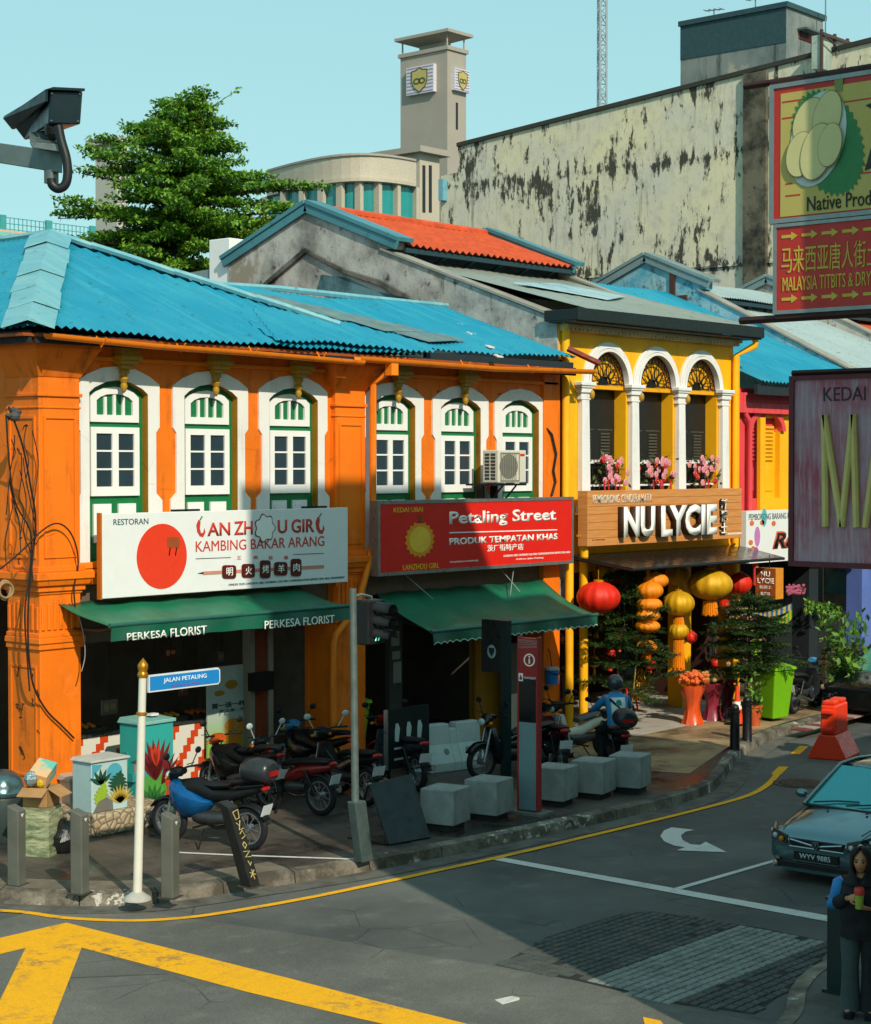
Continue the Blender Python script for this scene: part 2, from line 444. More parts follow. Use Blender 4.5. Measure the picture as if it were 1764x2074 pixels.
# ---------------------------------------------------------------- painted markings
def paint(name, hexc, wear):
    s = NT(name)
    n = s.noise(5, 7, 0.75); n2 = s.noise(0.55, 3)
    k = s.math('MULTIPLY', s.ramp(n, [(0.50, 0.0), (0.6, 1.0)]), s.ramp(n2, [(0.45, 0.1), (0.62, 1.0)]))
    col = s.mix(s.math('MULTIPLY', k, wear), rgb(hexc), rgb('57554d'))
    col = s.mix(1.0, col, s.ramp(s.noise(70, 2), [(0.3, 0.8), (0.7, 1.08)]), 'MULTIPLY')
    col = s.mix(s.ramp(s.noise(0.9, 5, 0.6, s.map((0.5, 2.5, 1))), [(0.55, 0.0), (0.75, 0.35)]), col, rgb('6b5a28'))
    return s.done(col, 0.7, 0, 0.3)
YEL = paint('yellow_road_paint', 'eeaa08', 0.7); WHT = paint('white_road_paint', 'cfcdc6', 0.35)
def strip(name, P, wd, z, mat):
    P = [V((p.x, p.y)) for p in P]; P = smooth_path(P, 4) if len(P) > 2 else P
    L_, R_ = offset(P, wd / 2), offset(P, -wd / 2); m = MB()
    for i in range(len(P) - 1): m.face([(R_[i].x, R_[i].y, z), (R_[i + 1].x, R_[i + 1].y, z), (L_[i + 1].x, L_[i + 1].y, z), (L_[i].x, L_[i].y, z)])
    return struct(name, m, mat)
strip('yellow_kerb_line', [V((11.05, 18.4)), A7(0, 338), A7(250, 367), A7(500, 378), A7(700, 369), A7(900, 343), A7(1200, 290), A7(1500, 228), A7(1764, 170), A8(300, 425), A8(640, 345), A8(1000, 258), A8(1250, 192), A8(1340, 150), A8(1385, 108), A8(1408, 72)], 0.105, 0.012, YEL)
strip('yellow_dash', [zx(1240, 1374, 1114, 1063, .3686), zx(1285, 1330, 1114, 1063, .3686)], 0.16, 0.008, YEL)
strip('yellow_dash', [zx(1345, 1262, 1114, 1063, .3686), zx(1395, 1218, 1114, 1063, .3686)], 0.16, 0.008, YEL)
m = MB(); Q = lambda *a: [(p.x, p.y, 0.008) for p in ccw([A7(*q) for q in a])]
m.face(Q((100, 485), (0, 508), (-300, 585), (-300, 512), (0, 445), (260, 385)))
m.face(Q((260, 385), (1120, 600), (1560, 715), (1900, 800), (1900, 870), (1400, 760), (960, 655), (320, 483)))
m.face(Q((260, 385), (320, 483), (205, 780), (130, 960), (-220, 960), (0, 690), (100, 485)))
m.face(Q((2520, 755), (2590, 770), (2640, 840), (2540, 840)))
struct('yellow_box_marking', m, YEL)
Q8 = lambda *a: [(p.x, p.y, 0.008) for p in ccw([A8(*q) for q in a])]
m = MB(); m.face(Q8((250, 433), (305, 427), (1640, 666), (1640, 690))); struct('stop_line', m, WHT)
m = MB(); m.face(Q8((983, 549), (1012, 553), (1420, 434), (1420, 424))); struct('lane_line', m, WHT)
m = MB(); m.face(Q8((975, 308), (1065, 318), (1030, 325), (1012, 340), (1018, 358), (1050, 375), (1088, 378), (1110, 365), (1195, 407), (995, 399), (1028, 387), (985, 380), (945, 363), (930, 342), (945, 320))); struct('turn_arrow', m, WHT)
strip('pavement_edge_line', [G(330, 1726), G(480, 1733), G(715, 1741)], .07, .158, WHT)
# manhole
m = MB(); c = G(1620, 1587, 0); m.lathe((c.x, c.y, 0.0), [(0.42, 0.006), (0.42, 0.012)], 28); m.lathe((c.x, c.y, 0.0), [(0.33, 0.012), (0.33, 0.018)], 28, 1); struct('manhole_cover', m, [plain('manhole_rim', '3c3a36', 0.7), plain('manhole_iron', '2a2826', 0.6, 0.5)])
# cobbled patch in the crossing: setts laid in light and dark bands
poly = [A8(*q) for q in ((285, 852), (395, 795), (480, 742), (640, 690), (790, 645), (900, 640), (1165, 680), (1330, 705), (1620, 765), (1500, 905), (1300, 1045), (960, 1000), (600, 912))]
def inside(x, y):
    k = False
    for i in range(len(poly)):
        a, b = poly[i], poly[i - 1]
        if (a.y > y) != (b.y > y) and x < (b.x - a.x) * (y - a.y) / (b.y - a.y) + a.x: k = not k
    return k
m = MB(); rnd = random.Random(3)
x0, x1 = min(p.x for p in poly), max(p.x for p in poly); y0, y1 = min(p.y for p in poly), max(p.y for p in poly)
nrow = int((x1 - x0) / 0.128)
bands = lambda y: ((y - 6.9) % 2.45) < 1.0
for i in range(int((y1 - y0) / 0.105) + 1):
    y = y0 + i * 0.105
    for j in range(nrow + 1):
        x = x0 + j * 0.128
        if not inside(x + .07, y + .05) or rnd.random() < 0.012: continue
        h = 0.012 + rnd.random() * 0.006; lt = bands(y)
        q = 0.008 * rnd.random()
        mi = (0 if rnd.random() < .8 else 1) if lt else (2 if rnd.random() < .75 else 3)
        m.hexa([(x + q, y, 0.005), (x + .116, y + q, 0.005), (x + .116, y + .093, 0.005), (x, y + .093 - q, 0.005)], [(x + .006 + q, y + .006, h), (x + .110, y + .006 + q, h), (x + .110, y + .087, h), (x + .006, y + .087 - q, h)], mi)
struct('cobbled_patch', m, [concrete('pale_sett', '888e87', '54554e', .5, 2), concrete('worn_sett', '7f847d', '4c4d47', .5, 2), concrete('dark_sett', '4c504d', '303234', .5, 2), concrete('dark_worn_sett', '54554f', '33332f', .5, 2)])
m = MB(); m.face([(p.x, p.y, 0.0045) for p in ccw([p.copy() for p in poly])]); struct('cobble_bed', m, plain('sett_joints', '23241f', 0.9, bump=.3))
# near street corner at lower right
IS = smooth_path([V((13.2, 5.6)), G(1590, 2160, 0).xy, G(1592, 2074, 0).xy, G(1602, 2030, 0).xy, G(1640, 1990, 0).xy, G(1700, 1962, 0).xy, G(1764, 1938, 0).xy, V((19.2, 6.7)), V((24, 6.9)), V((60, 7.6))], 5)
IS = IS[::-1]
II = offset(IS, 0.16)
m = MB(); lo = [(p.x, p.y) for p in II] + [(13.6, 4.9), (60, 4.9)]
m.hexa([(x, y, -.1) for x, y in lo], [(x, y, .15) for x, y in lo]); struct('corner_pavement', m, concrete('corner_concrete', '5f605a', '33342f', .6))
m = MB()
for i in range(len(IS) - 1):
    a, b, c, d = IS[i], IS[i + 1], II[i + 1], II[i]
    m.face([(a.x, a.y, 0), (b.x, b.y, 0), (b.x, b.y, 0.14), (a.x, a.y, 0.14)]); m.face([(a.x, a.y, 0.14), (b.x, b.y, 0.14), (c.x, c.y, 0.156), (d.x, d.y, 0.156)])
struct('corner_kerb', m, KERB)
# paper scrap
p = A8(320, 994); m = MB(); m.hexa([(p.x - .12, p.y - .05, .006), (p.x + .1, p.y - .08, .006), (p.x + .13, p.y + .04, .006), (p.x - .08, p.y + .07, .006)], [(p.x - .12, p.y - .05, .012), (p.x + .1, p.y - .08, .03), (p.x + .13, p.y + .04, .014), (p.x - .08, p.y + .07, .02)])
tag(m.build('paper_scrap', plain('paper_white', 'c9c7c0', .8)), 'small white scrap of paper lying on the open road', 'litter')

# ================================================================ the buildings across the street (behind the camera) that shade the scene
CX, CY = 12.15, 5.5
opp = thing('corner_building', 'building on the camera side of the street whose shadow falls on the junction', 'building', (CX, CY - 6, 0))
m = MB(); m.box(CX, 16.8, CY - 9, CY, 0, 16.3); m.box(16.8, 19.3, CY - 9, CY, 0, 14.0); m.box(19.3, 62, CY - 9, CY, 0, 8.4)
m.build('wall', wallpaint('opposite_wall', 'b9a98c'), opp)
# ================================================================ orange corner shophouse
ORANGE = wallpaint('orange_paint', 'f2780a', '6e2f08', .6, .22)
ORANGE2 = wallpaint('orange_paint_trim', 'f58312', '6e2f08', .35, .12)
TRIMW = wallpaint('white_trim', 'e4e2dc', '8a7a60', .25, .08)
GREENW = plain('green_joinery', '14713f', .45, 0, .12)
WHITEW = plain('white_joinery', 'e8e8e4', .45, 0, .06)
PANE = plain('window_pane', '2c3e48', .12, 0, .25, 1.5, .7)
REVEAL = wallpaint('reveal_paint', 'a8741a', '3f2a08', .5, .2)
OCHRE = plain('ochre_paint', 'b58a22', .5, 0, .3, 20, .4, .3)
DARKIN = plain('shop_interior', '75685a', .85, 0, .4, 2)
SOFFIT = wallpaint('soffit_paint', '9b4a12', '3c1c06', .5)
def wall_open(m, fr, a0, a1, b0, b1, ops, d0, d1, mi=0):
    a = a0
    for (x0, x1, z0, z1) in sorted(ops):
        m.rect(fr, a, x0, b0, b1, d0, d1, mi)
        if z0 > b0: m.rect(fr, x0, x1, b0, z0, d0, d1, mi)
        if z1 < b1: m.rect(fr, x0, x1, z1, b1, d0, d1, mi)
        a = x1
    m.rect(fr, a, a1, b0, b1, d0, d1, mi)
def sash_window(root, fr, xc, dz=0.0):
    s = lambda pts: [(xc + a, b + dz) for a, b in pts]
    mir = lambda R: R + [(-a, b) for a, b in reversed(R) if a > 1e-6]
    out = mir([(.78, 3.66), (.78, 4.50), (.67, 4.60), (.67, 5.46), (.735, 5.54), (.735, 6.14), (.56, 6.25), (.3, 6.345), (0, 6.38)])
    inn = mir([(.52, 3.66), (.52, 4.50), (.52, 4.6), (.52, 5.46), (.52, 5.54), (.52, 6.0), (.42, 6.075), (.22, 6.155), (0, 6.185)])
    m = MB(); m.poly(fr, s(inn), -.24, -.095)
    w_ = m.build('window', GREENW, root)
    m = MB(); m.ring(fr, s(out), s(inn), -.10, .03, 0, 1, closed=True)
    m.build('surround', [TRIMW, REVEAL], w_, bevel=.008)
    tr_o = mir([(.43, 5.60), (.43, 5.95), (.34, 6.02), (.18, 6.075), (0, 6.095)])
    tr_i = mir([(.32, 5.70), (.32, 5.90), (.25, 5.95), (.14, 5.985), (0, 5.995)])
    m = MB(); m.ring(fr, s(tr_o), s(tr_i), -.095, -.06)
    for k in (-1, 0, 1): m.rect(fr, xc + k * .16 - .022, xc + k * .16 + .022, 5.70 + dz, 5.985 - abs(k) * .035 + dz, -.095, -.065)
    m.build('transom', WHITEW, w_)
    m = MB(); zs = [4.70, 4.925, 4.965, 5.19, 5.23, 5.44]
    cols = [(-.335, -.055), (.055, .335)]
    m.rect(fr, xc - .43, xc + .43, 4.57 + dz, 4.70 + dz, -.095, -.05); m.rect(fr, xc - .43, xc + .43, 5.44 + dz, 5.53 + dz, -.095, -.05)
    for a, b in ((-.43, -.335), (-.055, .055), (.335, .43)): m.rect(fr, xc + a, xc + b, 4.70 + dz, 5.44 + dz, -.095, -.05)
    for a, b in cols:
        m.rect(fr, xc + a, xc + b, 4.93 + dz, 4.955 + dz, -.095, -.062); m.rect(fr, xc + a, xc + b, 5.185 + dz, 5.21 + dz, -.095, -.062)
    m.build('casement', WHITEW, w_)
    m = MB()
    for a, b in cols: m.rect(fr, xc + a, xc + b, 4.70 + dz, 5.44 + dz, -.0945, -.075)
    m.build('pane', PANE, w_)
    for sgn in (-1, 1):
        m = MB(); m.rect(fr, xc + sgn * .22 - .155, xc + sgn * .22 + .155, 3.92 + dz, 4.46 + dz, -.095, -.065); m.rect(fr, xc + sgn * .22 - .1, xc + sgn * .22 + .1, 3.99 + dz, 4.40 + dz, -.065, -.055)
        m.build('panel', WHITEW, w_)
    m = MB(); m.rect(fr, xc - .85, xc + .85, 3.58 + dz, 3.665 + dz, -.1, .11); m.build('sill', ORANGE2, w_, bevel=.012)
    return w_
oh = thing('corner_shophouse', 'orange corner shophouse with blue metal roof and six white framed green windows', 'building', (14.95, YF, .15))
FRO = FRY(YF)
WX = [16.36, 18.08, 19.775, 22.06, 23.755, 25.39]
m = MB()
wall_open(m, FRO, 15.0, 26.5, 3.35, 6.72, [(x - .6, x + .6, 3.64, 6.25) for x in WX], -.28, 0)
FRL = FRX(14.95, 0, 0)
LW = [22.3, 24.3, 26.3, 28.3]
wall_open(m, FRL, -31, -YF - .28, 3.35, 6.72, [(-y - .6, -y + .6, 3.64, 6.25) for y in LW[::-1]], -.28, 0)
m.box(14.95, 26.5, 31.0, 31.25, .1, 6.7)
m.box(15.2, 26.4, YF + .3, 31, 3.28, 3.5)                 # first floor slab
m.build('wall', ORANGE, oh)
for i, x in enumerate(WX): sash_window(oh, FRO, x, -.03 * (i > 2))
for y in LW: sash_window(oh, FRL, -y)
# cornice band, frieze and soffit
m = MB(); m.box(15.0, 26.45, YF - .06, YF - .002, 6.44, 6.50); m.box(15.0, 26.45, YF - .1, YF - .002, 3.36, 3.50); m.box(15.0, 26.45, YF - .14, YF - .002, 3.50, 3.57)
m.box(14.85, 14.948, YF + .7, 31, 6.44, 6.50); m.box(14.83, 14.948, YF + .7, 31, 3.4, 3.55)
m.build('string_course', ORANGE2, oh, bevel=.01)
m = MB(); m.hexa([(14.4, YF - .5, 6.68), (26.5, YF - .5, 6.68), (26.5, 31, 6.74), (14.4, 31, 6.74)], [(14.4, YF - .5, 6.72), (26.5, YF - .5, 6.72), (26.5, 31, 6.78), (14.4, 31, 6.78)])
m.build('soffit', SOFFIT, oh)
# pillars with flared heads, neck bands, fluting and panels
def pillar(x0, x1, y0, y1, face):
    m = MB(); r = lambda e, z0, z1, e2=None: m.hexa([(x0 - e, y0 - e, z0), (x1 + e, y0 - e, z0), (x1 + e, y1 + e * .2, z0), (x0 - e, y1 + e * .2, z0)], [(x0 - (e2 if e2 is not None else e), y0 - (e2 if e2 is not None else e), z1), (x1 + (e2 if e2 is not None else e), y0 - (e2 if e2 is not None else e), z1), (x1 + (e2 if e2 is not None else e), y1, z1), (x0 - (e2 if e2 is not None else e), y1, z1)])
    r(0, .1, 6.66); r(.03, 2.52, 2.60); r(.05, 2.60, 2.68); r(.025, 2.68, 2.74)
    r(.02, 3.26, 3.30); r(.05, 3.30, 3.38); r(.09, 3.38, 3.46, .12); r(.14, 3.46, 3.56); r(.05, 3.56, 3.64)
    r(.03, 5.92, 5.97); r(.015, 5.76, 5.79)
    r(.01, 6.18, 6.55, .20); r(.22, 6.55, 6.66)
    n = 7
    for k in range(n):
        a = x0 + (x1 - x0) * (k + .5) / n; h = 3.2 - .10 * abs(k - 3) / 3
        m.box(a - .028, a + .028, y0 - .022, y0 - .001, 2.78, h)
        b = y0 + (y1 - y0) * (k + .5) / n
        m.box(x0 - .022, x0 - .001, b - .028, b + .028, 2.78, h)
    for z0, z1 in ((3.75, 5.66), (5.2, 5.21)):
        if z1 - z0 < .1: continue
        w_ = .035
        for fr, a0, a1 in ((FRY(y0), x0, x1), (FRX(x0), -y1, -y0)):
            m.ring(fr, [(a0 + .07, z0), (a1 - .07, z0), (a1 - .07, z1), (a0 + .07, z1)], [(a0 + .07 + w_, z0 + w_), (a1 - .07 - w_, z0 + w_), (a1 - .07 - w_, z1 - w_), (a0 + .07 + w_, z1 - w_)], .001, .02)
    for z0, z1 in ((.8, 2.3),):
        w_ = .03
        m.ring(FRX(x0), [(-y1 + .07, z0), (-y0 - .07, z0), (-y0 - .07, z1), (-y1 + .07, z1)], [(-y1 + .1, z0 + w_), (-y0 - .1, z0 + w_), (-y0 - .1, z1 - w_), (-y1 + .1, z1 - w_)], .001, .015)
    m.build('pillar', ORANGE, oh, bevel=.01)
pillar(14.94, 15.62, YF - .10, YF + .62, 1)
m = MB(); rq = random.Random(21); fc = FRX(14.94)
for k in range(16):
    a, b = -YF - rq.uniform(.0, .45), rq.uniform(.9, 2.3) if k < 12 else rq.uniform(3.8, 5.6); P = [fc.p(a, b, .004)]
    for j in range(4): a += rq.uniform(-.05, .06); b -= rq.uniform(-.02, .07); P.append(fc.p(a, b, .004))
    m.tube(P, [.007, .009, .006, .008, .003], 4)
m.build('cracks', plain('crack_dark', '3a1a08', .9), oh)
pillar(20.62, 21.30, YF - .10, YF + .60, 0)
m = MB(); m.box(26.02, 26.5, YF - .06, YF + .55, .1, 6.66); m.box(25.98, 26.5, YF - .1, YF + .6, 3.38, 3.55); m.build('pillar', ORANGE, oh, bevel=.01)
# gold corbels over the windows
for i, x in enumerate(WX[:5]):
    x += .06; m = MB()
    for k, (e, z) in enumerate(((.07, 6.28), (.10, 6.34), (.15, 6.40), (.19, 6.46))): m.box(x - e, x + e, YF - .10 - k * .05, YF - .046, z, z + .058)
    m.box(x - .16, x + .16, YF - .22, YF - .046, 6.52, 6.66)
    m.lathe((x - .03, YF - .10, 6.0), [(.0, 0), (.03, .03), (.055, .1), (.04, .14), (.07, .2), (.045, .24), (.06, .28)], 10)
    m.build('corbel', OCHRE, oh, smooth=40)
# corrugated roofs
def roofmat(name, hexc, streak, rust=.0):
    s = NT(name)
    n = s.noise(.5, 5, .6); st = s.noise(1, 5, .6, s.map((6, .5, 1)))
    col = s.mix(s.ramp(n, [(.35, 0.0), (.7, .5)]), rgb(hexc), rgb(streak))
    col = s.mix(s.ramp(st, [(.48, 0.0), (.66, .6)]), col, rgb(streak))
    col = s.mix(s.ramp(s.noise(5, 6, .7), [(.58, 0.0), (.68, .55)]), col, rgb('1f4a55'))
    col = s.mix(s.ramp(s.noise(9, 5, .7), [(.66, 0.0), (.7, .8)]), col, rgb('6b4a35'))
    return s.done(col, s.ramp(n, [(.3, .3), (.7, .5)]), .0, .5)
BLUEROOF = roofmat('blue_roof_sheet', '0a7f9d', '3598aa')  # paler streaks: fading, and rib highlights put into the colour
CAPM = roofmat('roof_cap', '5b9ba6', '86b4b6'); UNDER = plain('roof_underside', '1d2a30', .8)
def corr(m, x0, x1, ylo, yhi, zf, pitch=.14, amp=.022, mi=0, n=4, seams=()):
    """corrugated sheet; ribs run along y; ylo/yhi functions of x; zf(x, y) the plane"""
    k = int((x1 - x0) / pitch * n); prev = None
    for i in range(k + 1):
        x = x0 + (x1 - x0) * i / k; z = amp * sin(2 * pi * i / n); a, b = ylo(x), yhi(x)
        if b < a + 1e-3: prev = None; continue
        S = [a + (b - a) * t for t in (0, .3, .53, .531, .8, 1)]
        wob = lambda y: .012 * sin(x * 1.7 + y) + .008 * sin(x * 5.1)
        cur = [(x, y, zf(x, y) + z + wob(y) + (.018 if q_ < 3 else 0)) for q_, y in enumerate(S)]
        if prev:
            for j in range(5): m.face([prev[j], cur[j], cur[j + 1], prev[j + 1]], mi)
        prev = cur
AP = V((18.3, 24.15, 8.72)); EZ, EY, EX = 6.80, YF - .58, 14.42
XR = 22.2
tp = (AP.z - EZ) / (AP.y - EY)
m = MB()
def top1(x):
    if x < AP.x: return EY + (AP.y - EY) * (x - EX) / (AP.x - EX)
    return EY + (AP.y - EY) * max(0, (XR + .0 - x)) / (XR - AP.x)
corr(m, EX, XR, lambda x: EY - .02 * sin(x * 3), top1, lambda x, y: EZ + (y - EY) * tp - .05 * sin(pi * (x - EX) / 8))
kx = (AP.z - EZ) / (AP.x - EX)                         # side slope, ribs along x
k = int((33 - EY) / .14 * 4); prev = None
for i in range(k + 1):
    y = EY + (33 - EY) * i / k; z = .022 * sin(2 * pi * i / 4); xe = min(AP.x, EX + (y - EY) * (AP.x - EX) / (AP.y - EY))
    cur = [(EX, y, EZ + z - .0), (xe, y, EZ + (xe - EX) * kx + z)]
    if prev: m.face([cur[0], prev[0], prev[1], cur[1]])
    prev = cur
kr = (AP.z - EZ) / (XR - AP.x); prev = None
for i in range(k + 1):
    y = EY + (33 - EY) * i / k; z = .022 * sin(2 * pi * i / 4); xe = max(AP.x, XR - (y - EY) * (XR - AP.x) / (AP.y - EY))
    if xe > XR - .02: continue
    cur = [(XR, y, EZ + z), (xe, y, EZ + (XR - xe) * kr + z)]
    if prev: m.face([prev[0], cur[0], cur[1], prev[1]])
    prev = cur
m.build('roof', [BLUEROOF], oh, smooth=60)
hip_roof = [o for o in oh.children if o.name.startswith('roof')][-1]
# hip and ridge caps
m = MB(); n = 6
for a, b, wd in ((V((EX - .02, EY - .02, EZ - .01)), AP, .34),):
    d = (b - a).normalized(); sd = V((d.y, -d.x, 0)).normalized()
    for i in range(n):
        p, q = a + (b - a) * (i / n), a + (b - a) * ((i + 1.04) / n); lift = .05 + .012 * (i % 2); sh = .03 * sin(i * 2.1)
        for sg in (1, -1):
            P = [p + V((sh, 0, lift + .05)), p + sd * sg * wd + V((sh, 0, -.06 + lift)), q + sd * sg * wd + V((0, 0, -.06 + lift - .02)), q + V((0, 0, lift + .03))]
            P2 = [v_ - V((0, 0, .015)) for v_ in P]
            m.hexa(P2 if sg > 0 else P2[::-1], P if sg > 0 else P[::-1])
m.build('hip_cap', CAPM, hip_roof)
m = MB()
xb = XR - .9; bz = EZ + (XR - xb) * kr
for a, b in ((AP, V((xb, EY + (AP.y - EY) * (XR - xb) / (XR - AP.x), bz))), (AP, V((AP.x, 33, AP.z)))):
    for i in range(7):
        p, q = a + (b - a) * (i / 7), a + (b - a) * ((i + 1.03) / 7)
        d = (b - a).normalized(); sd = V((-d.y, d.x, 0)).normalized()
        u = V((0, 0, .07))
        m.tube([p + u * .7, q + u * (.5 + .2 * (i % 2))], .055, 6)
m.build('ridge_cap', CAPM, hip_roof)
# lower lean-to roof against the party wall
RB = FX(905, 625, 26.45); RY = RB.y; RZ = RB.z
m = MB()
t2 = (RZ - EZ - .02) / (RY - EY)
corr(m, 18.9, 26.52, lambda x: EY + (.16 if x > 22.45 else 0) - .03 * sin(x * 2.1), lambda x: RY if x > 20.0 else EY + .05 + (RY - EY) * max(0, (x - 18.9) / 1.1), lambda x, y: EZ + .03 + (y - EY) * t2 + .03 * sin(x * 1.3))
r2 = m.build('roof', [BLUEROOF], oh, smooth=60)
m = MB(); m.tube([(19.6, RY - .12, RZ - .02), (22, RY, RZ + .06), (24, RY, RZ + .05), (26.45, RY, RZ + .05)], .055, 6); m.build('ridge_cap', CAPM, r2)
m = MB()
for i in range(5):                                     # grey patch sheets over the valley
    a = i * .55
    m.hexa([(20.2 + a, 22.35 - a * .9, EZ + (22.35 - a * .9 - EY) * t2 + .09), (21.3 + a * 1.05, 22.0 - a * .7, EZ + (22.0 - a * .7 - EY) * t2 + .10), (21.7 + a * 1.05, 21.5 - a * .6, EZ + (21.5 - a * .6 - EY) * t2 + .10), (20.55 + a, 21.8 - a * .85, EZ + (21.8 - a * .85 - EY) * t2 + .085)],
           [(20.2 + a, 22.35 - a * .9, EZ + (22.35 - a * .9 - EY) * t2 + .10), (21.3 + a * 1.05, 22.0 - a * .7, EZ + (22.0 - a * .7 - EY) * t2 + .11), (21.7 + a * 1.05, 21.5 - a * .6, EZ + (21.5 - a * .6 - EY) * t2 + .11), (20.55 + a, 21.8 - a * .85, EZ + (21.8 - a * .85 - EY) * t2 + .095)])
m.build('patch_sheet', plain('grey_patch', '7a9290', .5, .3, .4, 3), r2)
m = MB()
for px, py in ((935, 659), (953, 676), (991, 703), (1008, 722)):
    r = ray(px, py); p = CAM + r * ((EZ + .07 - EY * t2 - CAMZ) / (r.z - r.y * t2))   # where that spot lies on the slope
    m.hexa([p + V((-.07, -.05, -.02)), p + V((.08, -.06, -.02)), p + V((.07, .06, .02)), p + V((-.06, .05, .02))], [p + V((-.07, -.05, .0)), p + V((.08, -.06, .0)), p + V((.07, .06, .04)), p + V((-.06, .05, .04))])
m.build('roof_litter', plain('pale_litter', 'd8cdbc', .8), r2)
# dark fascia under the sheets, gutter, rain pipe
m = MB(); m.box(14.6, 26.4, EY + .09, EY + .13, 6.60, 6.74); m.box(22.4, 26.4, EY + .15, EY + .22, 6.72, 6.84); m.box(14.5, 14.55, EY + .1, 33, 6.60, 6.76); m.build('fascia', UNDER, oh)
def halfpipe(m, P, r, n=7, mi=0):
    rings = []
    for i, p in enumerate(P):
        rings.append([V(p) + V((0, r * cos(pi + pi * k / n), r * sin(pi + pi * k / n))) for k in range(n + 1)] + [V(p) + V((0, (r - .012) * cos(2 * pi - pi * k / n), (r - .012) * sin(2 * pi - pi * k / n))) for k in range(n + 1)])
    m.loft(rings, mi)
m = MB(); halfpipe(m, [(14.7, EY - .02, 6.72), (16.5, EY - .02, 6.67), (18.2, EY - .02, 6.66), (20.7, EY - .02, 6.62)], .075); halfpipe(m, [(20.6, EY - .02, 6.68), (24, EY - .02, 6.66), (26.75, EY - .02, 6.72)], .085)
for x in (15.6, 17, 18.4, 19.8, 21.6, 23.2, 25.0): m.tube([(x, EY + .1, 6.74), (x, EY - .02, 6.585), (x, EY - .12, 6.70)], .012, 5)
m.build('gutter', ORANGE2, oh, smooth=50)
m = MB(); m.tube([(21.40, EY, 6.64), (21.40, EY, 6.52), (21.36, YF - .22, 6.3), (21.36, YF - .2, 3.75), (21.3, YF - .2, 3.5), (21.0, YF - .2, 2.75), (20.52, YF - .2, 2.35), (20.46, YF - .2, 2.2), (20.46, YF - .2, .2)], .055, 10); m.box(21.32, 21.48, EY - .07, EY + .07, 6.42, 6.66); m.build('rain_pipe', ORANGE2, oh, smooth=50)
# shop fronts behind the arcade
SB = YF + 2.7
m = MB(); m.box(15.0, 26.5, SB + .6, SB + .7, .1, 3.3); m.box(20.75, 20.95, YF + .6, SB + 2.2, .1, 3.3); m.box(26.3, 26.52, YF + .55, SB + 2.2, .1, 3.3); m.box(15.0, 15.12, YF + 2.0, SB + 2.2, .1, 3.3)
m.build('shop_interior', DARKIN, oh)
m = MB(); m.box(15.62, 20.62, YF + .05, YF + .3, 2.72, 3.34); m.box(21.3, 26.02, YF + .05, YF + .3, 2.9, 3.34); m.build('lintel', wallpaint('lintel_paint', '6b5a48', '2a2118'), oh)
m = MB(); m.box(15.62, 20.62, YF + .0, YF + .048, 2.55, 2.74); m.build('shutter_box', plain('shutter_box', '6e6153', .6), oh)
# ================================================================ signs on the orange house
MW = plain('sign_white', 'dfe0de', .45, 0, .05); MRED = plain('sign_red', 'd81e12', .4, 0, .06); MINK = plain('sign_ink', '24313a', .5)
MLR = plain('letter_red', 'c0392b', .5, 0, .08); MWH = plain('letter_white', 'f0efe8', .5, 0, .05); MYE = plain('letter_yellow', 'e8c22a', .5)
MBR = plain('letter_maroon', '5a1512', .5); MTEAL = plain('sign_teal_ink', '1d5a66', .6); MALU = plain('sign_edge', '9a9c9a', .35, .7)
Z1 = lambda x, y: (x * .4305, 962 + y * .4305)
class Board:                                            # lettering placed by its corners measured on the board's own plane
    def __init__(s, root, Y, zf): s.r, s.Y, s.zf, s.fr = root, Y, zf, FRY(Y)
    def q(s, x, y): p = FY(*s.zf(x, y), s.Y); return p.x, p.z
    def t(s, txt, x0, x1, yt, yb, mat, **k):            # x0,x1 ends; top and bottom read at the left end
        a0, b1 = s.q(x0, yt); _, b0 = s.q(x0, yb); a1, _ = s.q(x1, yt)
        return text(txt, s.fr, a0, a1, b0, b1, mat, s.r, **k)
    def p(s, name, pts, mat, d0=.001, d1=.006): m = MB(); m.poly(s.fr, pts, d0, d1); return m.build(name, mat, s.r)
    def seg(s, x0, y0, x1, y1, wd, mat, name='rule'):
        a, b = s.q(x0, y0); c, d = s.q(x1, y1); L = sqrt((c - a) ** 2 + (d - b) ** 2); nx, nz = -(d - b) / L * wd / 2, (c - a) / L * wd / 2
        return s.p(name, [(a - nx, b - nz), (c - nx, d - nz), (c + nx, d + nz), (a + nx, b + nz)], mat)
S1Y = 19.7
s1 = thing('shop_sign', 'long white restaurant sign with red lettering and a red disc above the green awning', 'sign', (18.2, S1Y + .1, 3.18))
m = MB(); m.box(15.76, 20.58, S1Y, S1Y + .08, 3.18, 4.34); m.build('board', MW, s1, bevel=.008)
m = MB(); m.box(15.73, 15.757, S1Y + .005, S1Y + .085, 3.17, 4.35); m.build('side_panel', plain('orange_edge', 'c2661c', .5), s1)
for x in (17.3, 19.9):
    m = MB(); m.box(x - .25, x + .25, S1Y + .03, S1Y + .09, 4.343, 4.372); m.build('mounting_bar', plain('black_metal', '17191a', .5, .3), s1)
for x in (16.3, 18.3, 20.2):
    m = MB(); m.box(x - .03, x + .03, S1Y + .082, YF - .141, 3.5, 3.56); m.build('bracket', plain('black_metal', '17191a'), s1)
B1 = Board(s1, S1Y, Z1)
B1.t('RESTORAN', 533, 697, 208, 236, MTEAL)
cx, cz = B1.q(760, 382); a0, _ = B1.q(642, 382); a1, _ = B1.q(878, 382); _, t0 = B1.q(760, 229); _, t1 = B1.q(760, 536)
B1.p('red_disc', circ((a0 + a1) / 2, (t0 + t1) / 2, (a1 - a0) / 2, (t0 - t1) / 2, 40), plain('disc_red', 'dd3a1c', .5, 0, .05))
